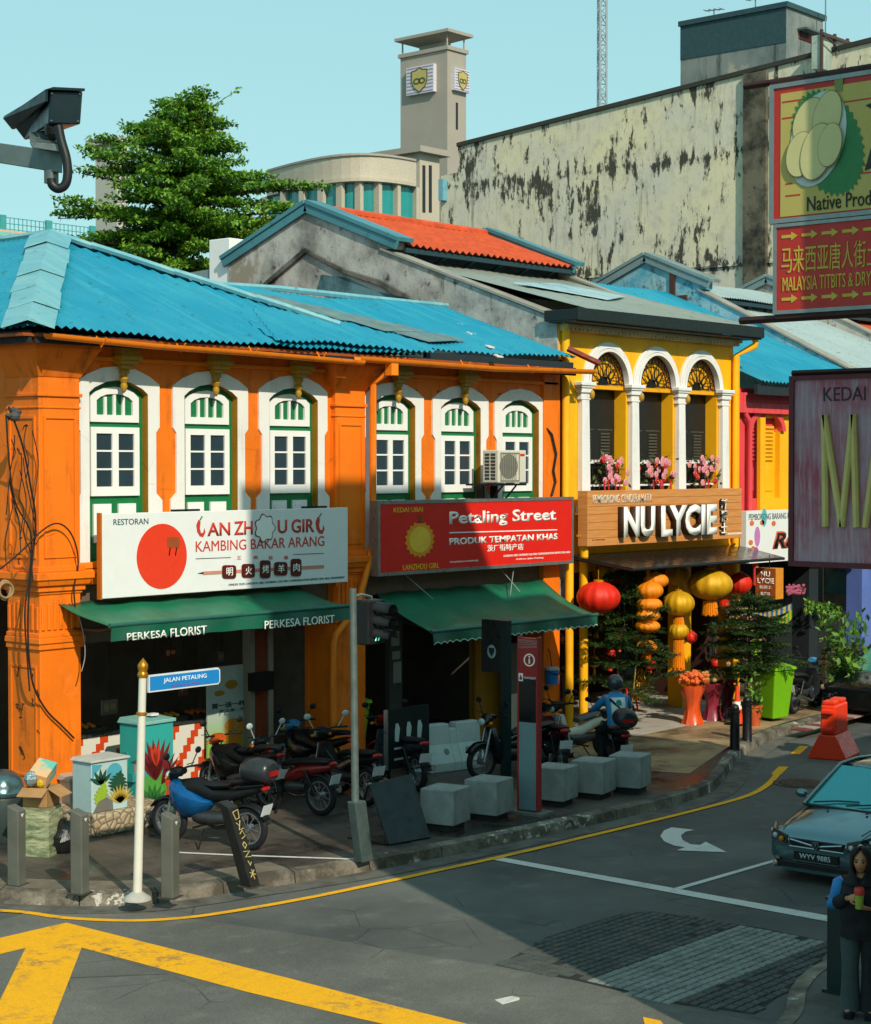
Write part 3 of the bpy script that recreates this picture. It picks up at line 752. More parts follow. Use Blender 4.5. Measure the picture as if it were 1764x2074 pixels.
B1.t('AN', 975, 1082, 225, 288, MLR, bold=.02); B1.t('ZH', 1100, 1188, 218, 283, MLR, bold=.02)
B1.t('U', 1306, 1350, 212, 275, MLR, bold=.02); B1.t('GIR', 1370, 1478, 208, 273, MLR, bold=.02)
for x, y in ((925, 210), (1486, 196)):                   # the two chilli-shaped letters L
    P = [(x + 8, y), (x - 2, y + 25), (x + 2, y + 58), (x + 14, y + 78), (x + 30, y + 82), (x + 40, y + 60), (x + 36, y + 40), (x + 30, y + 62), (x + 20, y + 64), (x + 14, y + 42), (x + 18, y + 12)]
    B1.p('chilli_letter', [B1.q(*q) for q in P], MLR)
    B1.seg(x + 14, y + 4, x + 26, y - 16, .02, plain('chilli_green', '2f7a45', .5), 'chilli_stem')
cx, cz = B1.q(1245, 250)
fl = [(cx + (.20 + .022 * cos(7 * a)) * cos(a), cz + (.20 + .022 * cos(7 * a)) * sin(a)) for a in [2 * pi * i / 56 for i in range(56)]]
B1.p('round_letter', fl, plain('letter_edge', '77453c', .5)); B1.p('round_letter', [(cx + (x - cx) * .9, cz + (z - cz) * .9) for x, z in fl], MWH, .006, .009)
B1.t('KAMBING BAKAR ARANG', 920, 1525, 312, 362, MLR)
for k, (x, y) in enumerate(((800, 300), (830, 300))):
    B1.seg(x - 6, y + 80, x, y + 40, .02, plain('skewer_wood', 'c98a74', .6), 'skewer')
    B1.p('meat_picture', [B1.q(x - 16, y - 8), B1.q(x + 14, y - 8), B1.q(x + 12, y + 42), B1.q(x - 14, y + 42)], plain('meat_brown', '9a4a20', .6), .006, .010)
for x, c_ in zip((1115, 1192, 1264, 1336), '兰州姑娘'): B1.t(c_, x, x + 18, 380, 398, MLR)
B1.seg(920, 394, 1085, 388, .008, MINK); B1.seg(1380, 374, 1523, 368, .008, MINK)
B1.seg(955, 462, 1523, 431, .05, plain('skewer_wood', 'c98a74', .6), 'skewer'); B1.p('skewer_tip', [B1.q(928, 463), B1.q(956, 456), B1.q(956, 467)], MINK)
for x, y, w_, h, c_ in ((1075, 455, 64, 62, '明'), (1165, 450, 60, 64, '火'), (1245, 443, 48, 84, '烤'), (1318, 441, 60, 64, '羊'), (1390, 435, 48, 82, '肉')):
    P = []
    for a, b, s_ in ((1, 1, 0), (-1, 1, 1), (-1, -1, 2), (1, -1, 3)):
        for k in range(4):
            an = pi / 2 * s_ + pi / 2 * k / 3; P.append(B1.q(x + a * (w_ / 2 - 12) + 12 * cos(an), y - b * (h / 2 - 12) - 12 * sin(an)))
    B1.p('meat_block', P, MBR, .006, .02); B1.t(c_, x - 15, x + 15, y - 19, y + 19, MWH, d=.021)
B1.t('DIMILIKI OLEH LANZHOU GIRL CATERING CULTURE COMMUNICATION SERVICE SDN. BHD. 202301007037', 1075, 1620, 512, 522, MTEAL)

ID = lambda x, y: (x, y)
S2Y = 19.72
s2 = thing('shop_sign', 'red souvenir shop sign with white lettering beside the air conditioner', 'sign', (23.8, S2Y + .1, 3.26))
x0, z1 = [FY(767, 1019, S2Y)[i] for i in (0, 2)]; x1 = FY(1159, 1010, S2Y).x
m = MB(); m.box(x0, x1, S2Y, S2Y + .16, 3.26, 4.40); m.build('board', MRED, s2)
m = MB(); m.ring(FRY(S2Y), [(x0 - .03, 3.23), (x1 + .03, 3.23), (x1 + .03, 4.43), (x0 - .03, 4.43)], [(x0 + .025, 3.285), (x1 - .025, 3.285), (x1 - .025, 4.375), (x0 + .025, 4.375)], -.17, .012); m.build('frame', MALU, s2)
for x in (22.0, 25.6):
    m = MB(); m.box(x - .03, x + .03, S2Y + .172, YF - .141, 3.6, 3.66); m.build('bracket', plain('black_metal', '17191a'), s2)
B2 = Board(s2, S2Y, ID)
B2.t('KEDAI UBAI', 797, 856, 1028.5, 1038, MYE); B2.t('LANZHOU GIRL', 816, 889, 1144, 1155, MYE)
cx, cz = B2.q(850, 1093)
sp = [(cx + .37 * (1 if i % 2 else .86) * cos(2 * pi * i / 36), cz + .30 * (1 if i % 2 else .86) * sin(2 * pi * i / 36)) for i in range(36)]
B2.p('fruit_disc', sp, plain('fruit_orange', 'e5921c', .5)); B2.p('fruit_rim', circ(cx, cz, .26, .21, 28), plain('fruit_yellow', 'f0bb3a', .5), .006, .010)
B2.p('fruit_stalk', [(cx - .03, cz + .27), (cx + .03, cz + .27), (cx + .06, cz + .40), (cx - .03, cz + .40)], plain('stalk_brown', '6b4a18', .6))
B2.t('Petaling Street', 910, 1126, 1036, 1070, MWH, bold=.022)
B2.seg(910, 1079, 1128, 1073, .016, MWH)
B2.t('PRODUK TEMPATAN KHAS', 910, 1129, 1090, 1104, MWH, bold=.03)
B2.t('茨厂街特产店', 987, 1060, 1104, 1118, MWH, bold=.01)
B2.t('SSM: JM0926633-K (CA0301603)', 911, 968, 1137, 1141, MWH); B2.t('LANZHOU GIRL CATERING CULTURE COMMUNICATION SERVICE SDN. BHD.', 1020, 1155, 1124, 1128, MWH); B2.t('Address: Jalan Petaling', 1045, 1100, 1131, 1135, MWH)

# ================================================================ awnings
def canvas(name, hexc):
    s = NT(name)
    n = s.noise(1.3, 6, .65); st = s.noise(1, 5, .6, s.map((7, 1.5, 7)))
    col = s.mix(s.ramp(n, [(.35, 0.0), (.7, .7)]), rgb(hexc), rgb('2a4a40'))
    col = s.mix(s.ramp(st, [(.56, 0.0), (.74, .4)]), col, rgb('123a30'))
    s.bump(s.mix(.5, n, s.noise(120, 2)), .3, .02)
    return s.done(col, s.ramp(n, [(.3, .35), (.7, .6)]), 0, .5)
CANV = canvas('green_canvas', '0b7350'); VALM = canvas('green_valance', '0a5c44')
def awning(label, x0, x1, yb, zb, yf, zf, val, scallop, sag=.03):
    t = thing('awning', label, 'awning', ((x0 + x1) / 2, yb, zb))
    m = MB(); nx, ny = 36, 6; P = []
    for j in range(ny + 1):
        v_ = j / ny; row = []
        for i in range(nx + 1):
            u = i / nx; y = yb + (yf - yb) * v_; z = zb + (zf - zb) * v_ - sag * sin(pi * v_) * (.6 + .4 * sin(u * 21)) - .012 * sin(u * 37 + v_ * 5)
            row.append(V((x0 + (x1 - x0) * u, y, z)))
        P.append(row)
    for j in range(ny):
        for i in range(nx): m.face([P[j + 1][i], P[j + 1][i + 1], P[j][i + 1], P[j][i]])
    c = m.build('canopy', CANV, t, smooth=60)
    so_ = c.modifiers.new('thick', 'SOLIDIFY'); so_.thickness = .012
    m = MB(); n = int((x1 - x0) / .02)
    for i in range(n):
        xa, xb = x0 + (x1 - x0) * i / n, x0 + (x1 - x0) * (i + 1) / n
        f = lambda x: zf - val + (scallop * abs(sin(pi * (x - x0) / .17)) if scallop else .006 * sin(x * 9))
        wy = lambda x, k: yf - .012 + k * (.025 * sin(x * 6.3) - .01)
        m.face([(xa, wy(xa, 1), f(xa)), (xb, wy(xb, 1), f(xb)), (xb, wy(xb, 0), zf + .01), (xa, wy(xa, 0), zf + .01)])
        if scallop: m.face([(xa, wy(xa, 1) - .004, f(xa) - .001), (xb, wy(xb, 1) - .004, f(xb) - .001), (xb, wy(xb, 1) - .004, f(xb) + .016), (xa, wy(xa, 1) - .004, f(xa) + .016)], 1)
    m.build('valance', [VALM, plain('valance_piping', 'b9d4c4', .7)], t)
    m = MB(); m.tube([(x0 - .02, yf, zf + .02), (x1 + .02, yf, zf + .02)], .032, 8); m.build('front_bar', plain('awning_bar', '2f6b5e', .4, .3), t, smooth=50)
    for x in (x0 + .25, x1 - .25):
        m = MB(); m.tube([(x, yb + .05, zb - .35), (x, (yb + yf) / 2, (zb + zf) / 2 - .22), (x, yf + .04, zf - .0)], .018, 6); m.build('arm', plain('awning_arm', '3a4644', .4, .6), t)
    return t
aw1 = awning('green florist awning with white lettering under the white restaurant sign', 15.25, 19.78, 20.0, 3.13, 18.9, 2.875, .19, 0)
BA = Board(aw1, 18.86, Z1)
BA.t('PERKESA', 592, 782, 744, 780, MWH, bold=.012, d=.02); BA.t('FLORIST', 797, 968, 722, 764, MWH, bold=.012, d=.02)
BA.t('PERKESA', 1240, 1408, 686, 724, MWH, bold=.0, d=.02); BA.t('FLORIST', 1422, 1568, 670, 708, MWH, bold=.0, d=.02)
aw2 = awning('green scalloped awning sloping out beside the red information pillar', 21.6, 26.0, 20.05, 2.93, 18.85, 2.36, .19, .035, .07)
m = MB()
for a, b in (((22.1, 20.0, 3.3), (22.6, 19.7, 2.8)), ((24.6, 20.0, 3.3), (24.9, 19.7, 2.8)), ((25.0, 19.9, 3.3), (24.5, 19.6, 2.74))): m.tube([a, b], .008, 5)
m.build('stay_wire', plain('wire_pale', '8d9692', .5), aw2)
# air conditioner on its bracket
ay = 19.42; a = FY(1008.8, 980, ay); b = FY(1065.6, 976, ay); tz = FY(1008.8, 911.5, ay).z; bz_ = FY(1008.8, 978, ay).z
ac = thing('air_conditioner', 'cream outdoor air conditioner unit on a bracket in front of the last green window', 'air conditioner', (a.x, ay, bz_))
ACM = plain('ac_cream', 'cfcabb', .5, 0, .1); BLK = plain('black_metal', '17191a')
m = MB(); m.box(a.x, b.x, ay, ay + .34, bz_, tz); m.build('casing', ACM, ac, bevel=.015)
m = MB(); xm = a.x + (b.x - a.x) * .37; fr = FRY(ay); m.poly(fr, circ(xm, (bz_ + tz) / 2, .245, .21, 28), .001, .006); m.build('fan', plain('ac_fan', '63635c', .6), ac)
m = MB()
for k in range(9): xx = a.x + (b.x - a.x) * (.1 + .52 * k / 8); m.rect(fr, xx - .006, xx + .006, bz_ + .04, tz - .05, .006, .014)
m.ring(fr, [(a.x + .06, bz_ + .03), (xm + .29, bz_ + .03), (xm + .29, tz - .04), (a.x + .06, tz - .04)], [(a.x + .075, bz_ + .045), (xm + .275, bz_ + .045), (xm + .275, tz - .055), (a.x + .075, tz - .055)], .006, .014); m.build('grille', plain('ac_grille', '8f8d80', .5), ac)
m = MB(); fx = FRX(a.x)
for i in range(2):
    for j in range(8):
        c0 = -(ay + .30) + i * .13; z = bz_ + .05 + j * .058; m.rect(fx, c0 + .01, c0 + .11, z, z + .042, .001, .004)
m.build('side_vents', plain('vent_dark', '3b3c36', .6), ac)
m = MB(); m.rect(fr, b.x - .17, b.x - .05, tz - .1, tz - .06, .001, .004); m.build('badge', MRED, ac)
m = MB(); m.box(a.x - .1, b.x + .05, ay + .03, YF - .05, bz_ - .05, bz_ - .015)
for x in (a.x + .2, b.x - .2): m.tube([(x, ay + .06, bz_ - .05), (x + .05, YF - .2, bz_ - .42)], .016, 6); m.box(x - .02, x + .02, YF - .2, YF - .06, bz_ - .55, bz_ - .05)
m.build('bracket', BLK, ac)
m = MB(); m.tube([(26.1, YF - .05, 5.66), (26.2, YF - .1, 5.55), (26.33, YF - .1, 5.2), (26.25, YF - .1, 4.9), (26.31, YF - .1, 4.7), (26.2, YF - .1, 4.45)], .022, 7); tag(m.build('drain_hose', plain('black_rubber', '15171a', .6), smooth=60), 'black hose hanging down the orange wall right of the air conditioner', 'hose')
# cables tangled down the corner pillar
CAB = plain('cable', '1c1512', .7)
PFa = lambda px, py, d=.06: FY(px, py, YF - .1 - d)
def cable(label, pts, r=.012, mat=CAB):
    return tag(MB().tube(smooth_path([V(p) for p in pts], 6), r, 6).build('cable', mat, smooth=80), label, 'cable', 'cables on the corner pillar')
rc = random.Random(11)
cable('thick black cable snaking down the orange corner pillar to its lower right edge', [PFa(*q) for q in ((20, 830), (45, 900), (62, 985), (72, 1050), (66, 1130), (58, 1215), (57, 1300), (62, 1360), (72, 1400), (95, 1440), (125, 1470), (150, 1495))], .013)
cable('thin cable hanging straight beside the thick one on the corner pillar', [PFa(*q) for q in ((12, 840), (20, 950), (32, 1020), (62, 1080), (60, 1160), (50, 1240), (55, 1330), (60, 1400))], .011)
cable('long black cable looping from the left edge over the pillar neck to the white sign', [PFa(*q, .12) for q in ((-40, 1180), (10, 1145), (50, 1110), (85, 1075), (115, 1060), (140, 1075), (155, 1110), (158, 1150), (150, 1190), (153, 1240))], .011)
cable('pale wire dangling in a curve at the right of the pillar below the awning end', [PFa(*q, .3) for q in ((150, 1240), (160, 1250), (170, 1290), (172, 1330), (165, 1360))], .008, plain('wire_grey', '8b8a84', .6))
for k in range(9):
    x = 18 + rc.random() * 55; y = 850 + rc.random() * 120; P = [PFa(x, y, .05 + .05 * rc.random())]
    for j in range(4): x += rc.uniform(-10, 14); y += rc.uniform(20, 70); P.append(PFa(x, y, .05 + .06 * rc.random()))
    cable('thin loose wires fanning down the upper corner pillar', P, .007)
cj = PFa(28, 838); m = MB()
for k in range(7): m.tube([cj + V((rc.uniform(-.12, .12), rc.uniform(-.05, .05), rc.uniform(-.1, .1))) for _ in range(4)], .02, 6)
m.ball(cj + V((.0, -.02, -.03)), (.09, .06, .07), 8, 6); based_ = m.build('junction_box', plain('junction_grey', '4a4a48', .6)); tag(based_, 'knot of dark cable joints high on the corner pillar', 'cable joint')
cj = PFa(8, 1195); m = MB(); m.tube([cj + V((.09 * cos(t), -.02, .12 * sin(t))) for t in [i * pi / 8 for i in range(17)]], .022, 6); m.tube([cj + V((.11 * cos(t), -.05, .10 * sin(t))) for t in [i * pi / 8 for i in range(17)]], .016, 6)
tag(m.build('cable_coil', plain('coil_tan', '9a7d56', .7)), 'small coil of tan cable hung at the left edge of the pillar', 'cable coil')
# ================================================================ row houses beyond
def weathered(name, base, dark, amt, brick=False):
    s = NT(name)
    n = s.noise(.9, 8, .68); n2 = s.noise(3.2, 7, .7); st = s.noise(1, 6, .65, s.map((3, 3, .5)))
    col = s.mix(s.ramp(n, [(.42, 0.0), (.62, 1.0)]), rgb(base), rgb(dark))
    col = s.mix(s.ramp(n2, [(.56, 0.0), (.68, amt)]), col, rgb('2e2f2c'))
    col = s.mix(s.ramp(st, [(.58, 0.0), (.72, amt)]), col, rgb('3f3f3a'))
    if brick:
        k = s.math('MULTIPLY', s.ramp(s.noise(.55, 4), [(.60, 0.0), (.63, 1.0)]), 1.0)
        br = s.n('ShaderNodeTexBrick'); s.L(s.map((1, 1, 1), (radians(90), 0, radians(90))), br.inputs[0])
        for i, v_ in ((4, 5.0),): br.inputs[i].default_value = v_
        br.inputs[1].default_value = rgb('b5653c'); br.inputs[2].default_value = rgb('8e4a2c'); br.inputs[3].default_value = rgb('8d8475')
        col = s.mix(k, col, br.outputs[0])
    s.bump(s.mix(.5, n2, n), .7, .05)
    return s.done(col, .85, 0, .2)
PARTY = weathered('weathered_plaster', 'b3afa8', '7b7872', .9, True)
PARTYB = weathered('stained_blue_plaster', '8fb5bd', '3f8fa8', .8)
COPE = roofmat('coping_metal', '44808a', '2c5c66'); COPEG = roofmat('grey_coping', '7d8f8f', '566a6c')
TILE = plain('terracotta_tile', 'cf5327', .7, 0, .35, 4); GREYROOF = roofmat('grey_roof_sheet', '8f9587', '737c74'); PALEROOF = roofmat('pale_roof_sheet', 'a3b4b3', '8ea09f')
def party_gable(root, X, yr, zr, half, zlow, yf, zf, yin, zin, mats, cope, thick=.35):
    """end wall square to the street: a raised gable over the jack roof and a sloping parapet down to the eaves"""
    m = MB(); fr = FRX(X)
    m.poly(fr, [(-yf, zf - .75), (-yf - .02, zf - .02), (-yin, zin), (-yr + half, zin + .02), (-yr + half, zlow), (-yr, zr), (-yr - half, zlow), (-yr - half, zin - 1.0), (-yr - half - 2, zin - 2.5), (-31, 2), (-yf, 2)], -thick, 0)
    g = m.build('gable_wall', mats, root)
    m = MB()
    for sg in (-1, 1):
        a, b = V((0, yr, zr)), V((0, yr + sg * (half + .18), zlow - .02))
        d = (b - a).normalized(); up_ = V((0, -d.z * sg, abs(d.y))) if True else None
        for x0, x1, lo, hi in ((X - .10, X + thick + .06, .0, .09), (X - .07, X - .001, -.17, .0)):
            P = [a + up_ * lo, b + up_ * lo, b + up_ * hi, a + up_ * hi]
            q = [V((x0, p.y, p.z)) for p in P]; r = [V((x1, p.y, p.z)) for p in P]
            m.hexa(q, r)
    m.build('gable_coping', cope, g, bevel=.01)
    m = MB(); P = [(-yf - .0, zf), (-yin, zin + .005), (-yin, zin + .05), (-yf, zf + .05)]; m.poly(fr, P, -thick - .03, .04); m.build('parapet_cap', plain('parapet_cap', '9a968b', .8, 0, .3, 3), g)
    return g
def wavy_roof(m, x0, x1, y0, z0, y1, z1, pitch, amp, mi=0, n=4, sag=.03):
    k = int((x1 - x0) / pitch * n); prev = None
    for i in range(k + 1):
        x = x0 + (x1 - x0) * i / k; h = amp * sin(2 * pi * i / n)
        cur = [(x, y0 + (y1 - y0) * t, z0 + (z1 - z0) * t + h - sag * sin(pi * (x - x0) / (x1 - x0)) * (1 - abs(2 * t - 1)) - .01 * sin(x * 2.3)) for t in (0, .25, .5, .75, 1)]
        if prev:
            for j in range(4): m.face([prev[j], cur[j], cur[j + 1], prev[j + 1]], mi)
        prev = cur
def jack_roof(root, x0, x1, yr, zr, half, zlow, mat, tile=True):
    m = MB()
    wavy_roof(m, x0, x1, yr - half, zlow, yr, zr - .08, .2 if tile else .12, .035 if tile else .018)
    wavy_roof(m, x0, x1, yr + half, zlow, yr, zr - .08, .2 if tile else .12, .035 if tile else .018)
    r = m.build('jack_roof', mat, root, smooth=60)
    m = MB(); m.box(x0, x1, yr - half + .06, yr - half + .12, zlow - .14, zlow - .05); m.box(x0, x1, yr - half + .5, yr - half + .56, zlow - .7, zlow + .1)
    for k in range(int((x1 - x0) / .9)): x = x0 + .4 + .9 * k; m.tube([(x, yr - half + .08, zlow - .1), (x, yr - half + .6, zlow - .3)], .03, 5)
    m.build('jack_roof_frame', plain('dark_teal_timber', '1e3a42', .6), r)
    if tile:
        m = MB(); m.tube([(x0, yr, zr - .05), (x1, yr, zr - .05)], .09, 8); m.build('ridge_tiles', mat, r)
YELLOW = wallpaint('yellow_paint', 'f6b20a', '7a4c06', .3, .1)
YREV = wallpaint('yellow_reveal', 'e6a408', '7a4c06', .3, .1)
COLW = wallpaint('column_white', 'e3e2df', '8d8a80', .2, .06)
yh = thing('shophouse', 'yellow shophouse with three white arched windows and a grey roof', 'building', (26.5, YF, .15))
AX = [28.02, 29.62, 31.22]; AZ, RO, RI = 6.52, .78, .62
m = MB(); fr = FRY(YF)
a = 26.53
m.rect(fr, 26.53, AX[0] - RI, 3.4, 7.62, -.27, 0)
for i, x in enumerate(AX):
    m.rect(fr, x - RI, x + RI, 3.4, 4.12, -.27, 0)
    top = [(x + RI * cos(t), AZ + RI * sin(t)) for t in [pi - pi * k / 20 for k in range(21)]]
    for k in range(20):                                  # the wall round each arch head
        p, q = top[k], top[k + 1]; m.poly(fr, [p, q, (q[0], 7.62), (p[0], 7.62)], -.27, 0)
    m.rect(fr, x + RI, (AX[i + 1] - RI) if i < 2 else 32.47, 3.4, 7.62, -.27, 0)
m.box(26.53, 32.47, 30.8, 31, .1, 7.5); m.box(26.85, 32.47, YF + .5, 30.8, 3.3, 3.5)
m.build('wall', [YELLOW], yh)
for x in AX:
    m = MB()
    oc, ic = circ(x, AZ, RO, RO, 25, 0, pi), circ(x, AZ, RI, RI, 25, 0, pi)
    m.ring(fr, oc, ic, -.02, .05, closed=False); m.ring(fr, circ(x, AZ, RO - .02, None, 25, 0, pi), circ(x, AZ, RI + .05, None, 25, 0, pi), .05, .075, closed=False); m.ring(fr, circ(x, AZ, RI + .035, None, 25, 0, pi), circ(x, AZ, RI - .015, None, 25, 0, pi), -.03, .09, closed=False)
    wn_ = m.build('window', COLW, yh, smooth=40)
    m = MB(); m.rect(fr, x - RI, x + RI, 4.12, AZ - .10, -.31, -.265); m.build('door_leaf', plain('black_door', '191c1b', .5, 0, .3, 4), wn_)
    m = MB(); m.rect(fr, x - RI, x + RI, AZ - .10, AZ - .02, -.262, -.04); m.poly(fr, circ(x, AZ - .02, RI, RI, 25, 0, pi), -.12, -.10); m.build('tympanum', YREV, wn_)
    m = MB(); z0 = 4.2
    for sg in (-1, 1):
        m.rect(fr, x + sg * .3 - .24, x + sg * .3 + .24, 5.66, 5.68, -.265, -.255)
        for k in range(19): m.rect(fr, x + sg * .3 - .14, x + sg * .3 + .14, 4.5 + .06 * k, 4.5 + .06 * k + .028, -.265, -.245)
    m.build('louvres', plain('louvre_grey', '4b4d45', .5), wn_)
    m = MB()                                             # fan grille
    for k in range(13):
        t = pi * (k + .5) / 13; c_, s_ = cos(t), sin(t); P = []
        for j in range(7): rr = .16 + .42 * j / 6; tt = t + .10 * sin(pi * j / 6 * 2) * (1 if k % 2 else -1); P.append(fr.p(x + rr * cos(tt), AZ + rr * sin(tt), -.03))
        m.tube(P, .009, 4)
        e = (x + .50 * c_, AZ + .50 * s_); m.tube([fr.p(e[0] + .05 * cos(u), e[1] + .05 * sin(u), -.03) for u in [i * pi / 5 for i in range(9)]], .008, 4)
    for rr in (.585, .17, .14, .44): m.tube([fr.p(x + rr * cos(t), AZ + rr * sin(t), -.03) for t in [pi * i / 24 for i in range(25)]], .012, 4)
    m.tube([fr.p(x - RI, AZ, -.03), fr.p(x + RI, AZ, -.03)], .015, 4); m.build('fan_grille', BLK, wn_)
    m = MB(); m.poly(fr, circ(x, AZ - .0, .13, .15, 14, 0, pi), -.099, -.06); m.build('fan_hub', BLK, wn_)
    m = MB()
    for k in range(9): m.tube([fr.p(x - RI + .06 + k * .14, 4.2, -.12), fr.p(x - RI + .06 + k * .14, 4.98, -.12)], .010, 5)
    m.rect(fr, x - RI, x + RI, 4.98, 5.02, -.14, -.10); m.build('balcony_rail', BLK, wn_)
    m = MB()
    for z in (4.60, 5.03): m.rect(fr, x - RI + .02, x + RI - .02, z, z + .035, -.09, -.05)
    for k in range(12): m.rect(fr, x - RI + .05 + k * .1, x - RI + .08 + k * .1, 5.065, 5.10, -.085, -.055)
    m.build('rail_trim', COLW, wn_)
for i, x in enumerate((AX[0] - .80, (AX[0] + AX[1]) / 2, (AX[1] + AX[2]) / 2, AX[2] + .80)):
    m = MB(); yc = YF + .02
    m.hexa([(x - .13, YF - .13, 4.25), (x + .13, YF - .13, 4.25), (x + .13, YF - .002, 4.25), (x - .13, YF - .002, 4.25)], [(x - .11, YF - .11, 6.2), (x + .11, YF - .11, 6.2), (x + .11, YF - .002, 6.2), (x - .11, YF - .002, 6.2)])
    for z0, z1, e in ((6.20, 6.24, .15), (6.24, 6.33, .13), (6.33, 6.42, .17), (6.42, 6.46, .20), (6.46, 6.53, .23), (4.13, 4.25, .17), (4.08, 4.13, .2)): m.box(x - e, x + e, YF - e * .8, YF - .002, z0, z1)
    m.build('column', COLW, yh, bevel=.012)
    if i < 3:
        m = MB(); m.ball((x + .15, YF - .14, 6.30), (.05, .05, .09), 8, 6); m.build('capital_gilding', OCHRE, yh, smooth=60)
m = MB(); m.box(26.55, 32.5, YF - .12, YF - .002, 7.44, 7.50); m.box(26.55, 32.5, YF - .2, YF - .002, 7.50, 7.56)
for k in range(48): m.box(26.6 + k * .123, 26.66 + k * .123, YF - .17, YF - .12, 7.45, 7.498)
m.build('cornice', wallpaint('cornice_cream', 'c9b98f', '5a4a2a', .4), yh)
m = MB(); m.box(26.35, 32.75, YF - .57, YF - .51, 7.60, 7.82); m.box(26.35, 32.75, YF - .51, YF + .1, 7.57, 7.60); m.box(26.35, 26.40, YF - .51, YF + .2, 7.601, 7.80); m.box(32.70, 32.75, YF - .51, YF + .2, 7.601, 7.80); m.build('box_gutter', plain('gutter_dark', '16211f', .6, 0, .3), yh, bevel=.01)
m = MB()
for x, zt in ((26.62, 7.62), (32.42, 7.4)): m = MB(); m.tube([(x, YF - .09, zt), (x, YF - .09, 3.6), (x - .02, YF - .2, 3.3), (x - .02, YF - .2, .2)] if x < 30 else [(x + .25, YF - .4, 7.56), (x + .25, YF - .4, 7.45), (x, YF - .1, 7.25), (x, YF - .1, .2)], .075, 10); m.build('rain_pipe', YELLOW, yh, smooth=50)
m = MB(); m.tube([(26.9, YF - .22, 3.75), (26.98, YF - .24, 3.65), (26.98, YF - .24, .2)], .085, 10)
m.build('rain_pipe', YELLOW, yh, smooth=50)
GY, GZ = 26.5, 10.32
sc_ = lambda *q: [(-FX(x, y, 26.48).y, FX(x, y, 26.48).z) for x, y in q]; fs_ = FRX(26.5)
SCAR = weathered('roof_scar', '6d6a64', '33332f', .95)
for q in (((500, 604), (512, 604), (622, 512), (618, 502)), ((618, 502), (622, 514), (700, 556), (775, 582), (800, 600), (830, 606), (830, 598), (770, 566), (700, 545))): m = MB(); m.poly(fs_, sc_(*q), .001, .07); m.build('roof_scar', SCAR, yh, bevel=.02)
m = MB(); m.poly(fs_, sc_((650, 556), (700, 562), (760, 590), (840, 606), (800, 612), (680, 608), (640, 590)), .001, .012); m.build('stain_patch', weathered('teal_stain', '5b7f86', '2e464c', .9), yh)
party_gable(yh, 26.5, GY, GZ, 2.35, 9.38, YF + .0, 7.66, 24.45, 9.22, PARTY, COPE)
party_gable(yh, 32.3, GY, GZ, 2.35, 9.38, YF + .3, 7.66, 24.45, 9.22, PARTY, COPE, .2)
jack_roof(yh, 26.8, 32.4, GY, GZ, 2.5, 9.32, TILE)
m = MB(); wavy_roof(m, 26.78, 32.72, YF - .51, 7.81, 25.6, 9.40, .25, .012)
gr = m.build('roof', GREYROOF, yh, smooth=60)
m = MB(); P = [(28.0, 22.3), (30.6, 23.2), (31.6, 22.2), (29.6, 21.2)]; zf = lambda y: 7.78 + (9.40 - 7.78) * (y - YF + .68) / (25.6 - YF + .68) + .02
m.hexa([(x, y, zf(y)) for x, y in P][::-1], [(x, y, zf(y) + .012) for x, y in P][::-1]); m.build('skylight_sheet', plain('skylight_sheet', 'a9cdd6', .25, 0, .2, 1, .6), gr)
m = MB(); m.tube([(26.4, YF - .3, 7.1), (26.75, YF - .75, 6.83)], .06, 5); m.build('valley_tile', plain('red_flashing', '7d2f22', .7), yh)
# back annexe behind the lean-to: grey wall, brick edge
m = MB(); m.poly(FRX(26.5), [(-31, 2), (-29.0, 2), (-29.0, 8.9), (-31, 8.1)], -.3, 0); m.build('annexe_wall', PARTY, yh)
a = FX(462, 530, 26.6); m = MB(); m.box(26.55, 27.0, a.y - .1, a.y + .55, a.z - .55, a.z + .5); wt = tag(m.build('rooftop_box', MW, bevel=.02), 'white square unit standing on the rear eave between tree and grey gable', 'rooftop unit')
a0, a1 = FX(375, 565, 26.6), FX(475, 548, 26.6)
m = MB(); m.hexa([(26.6, a0.y, a0.z - .12), (28, a0.y, a0.z - .12), (28, a1.y, a1.z - .12), (26.6, a1.y, a1.z - .12)][::-1], [(26.6, a0.y, a0.z + .12), (28, a0.y, a0.z + .4), (28, a1.y, a1.z + .4), (26.6, a1.y, a1.z + .12)][::-1]); m.build('rear_eave', COPEG, yh)
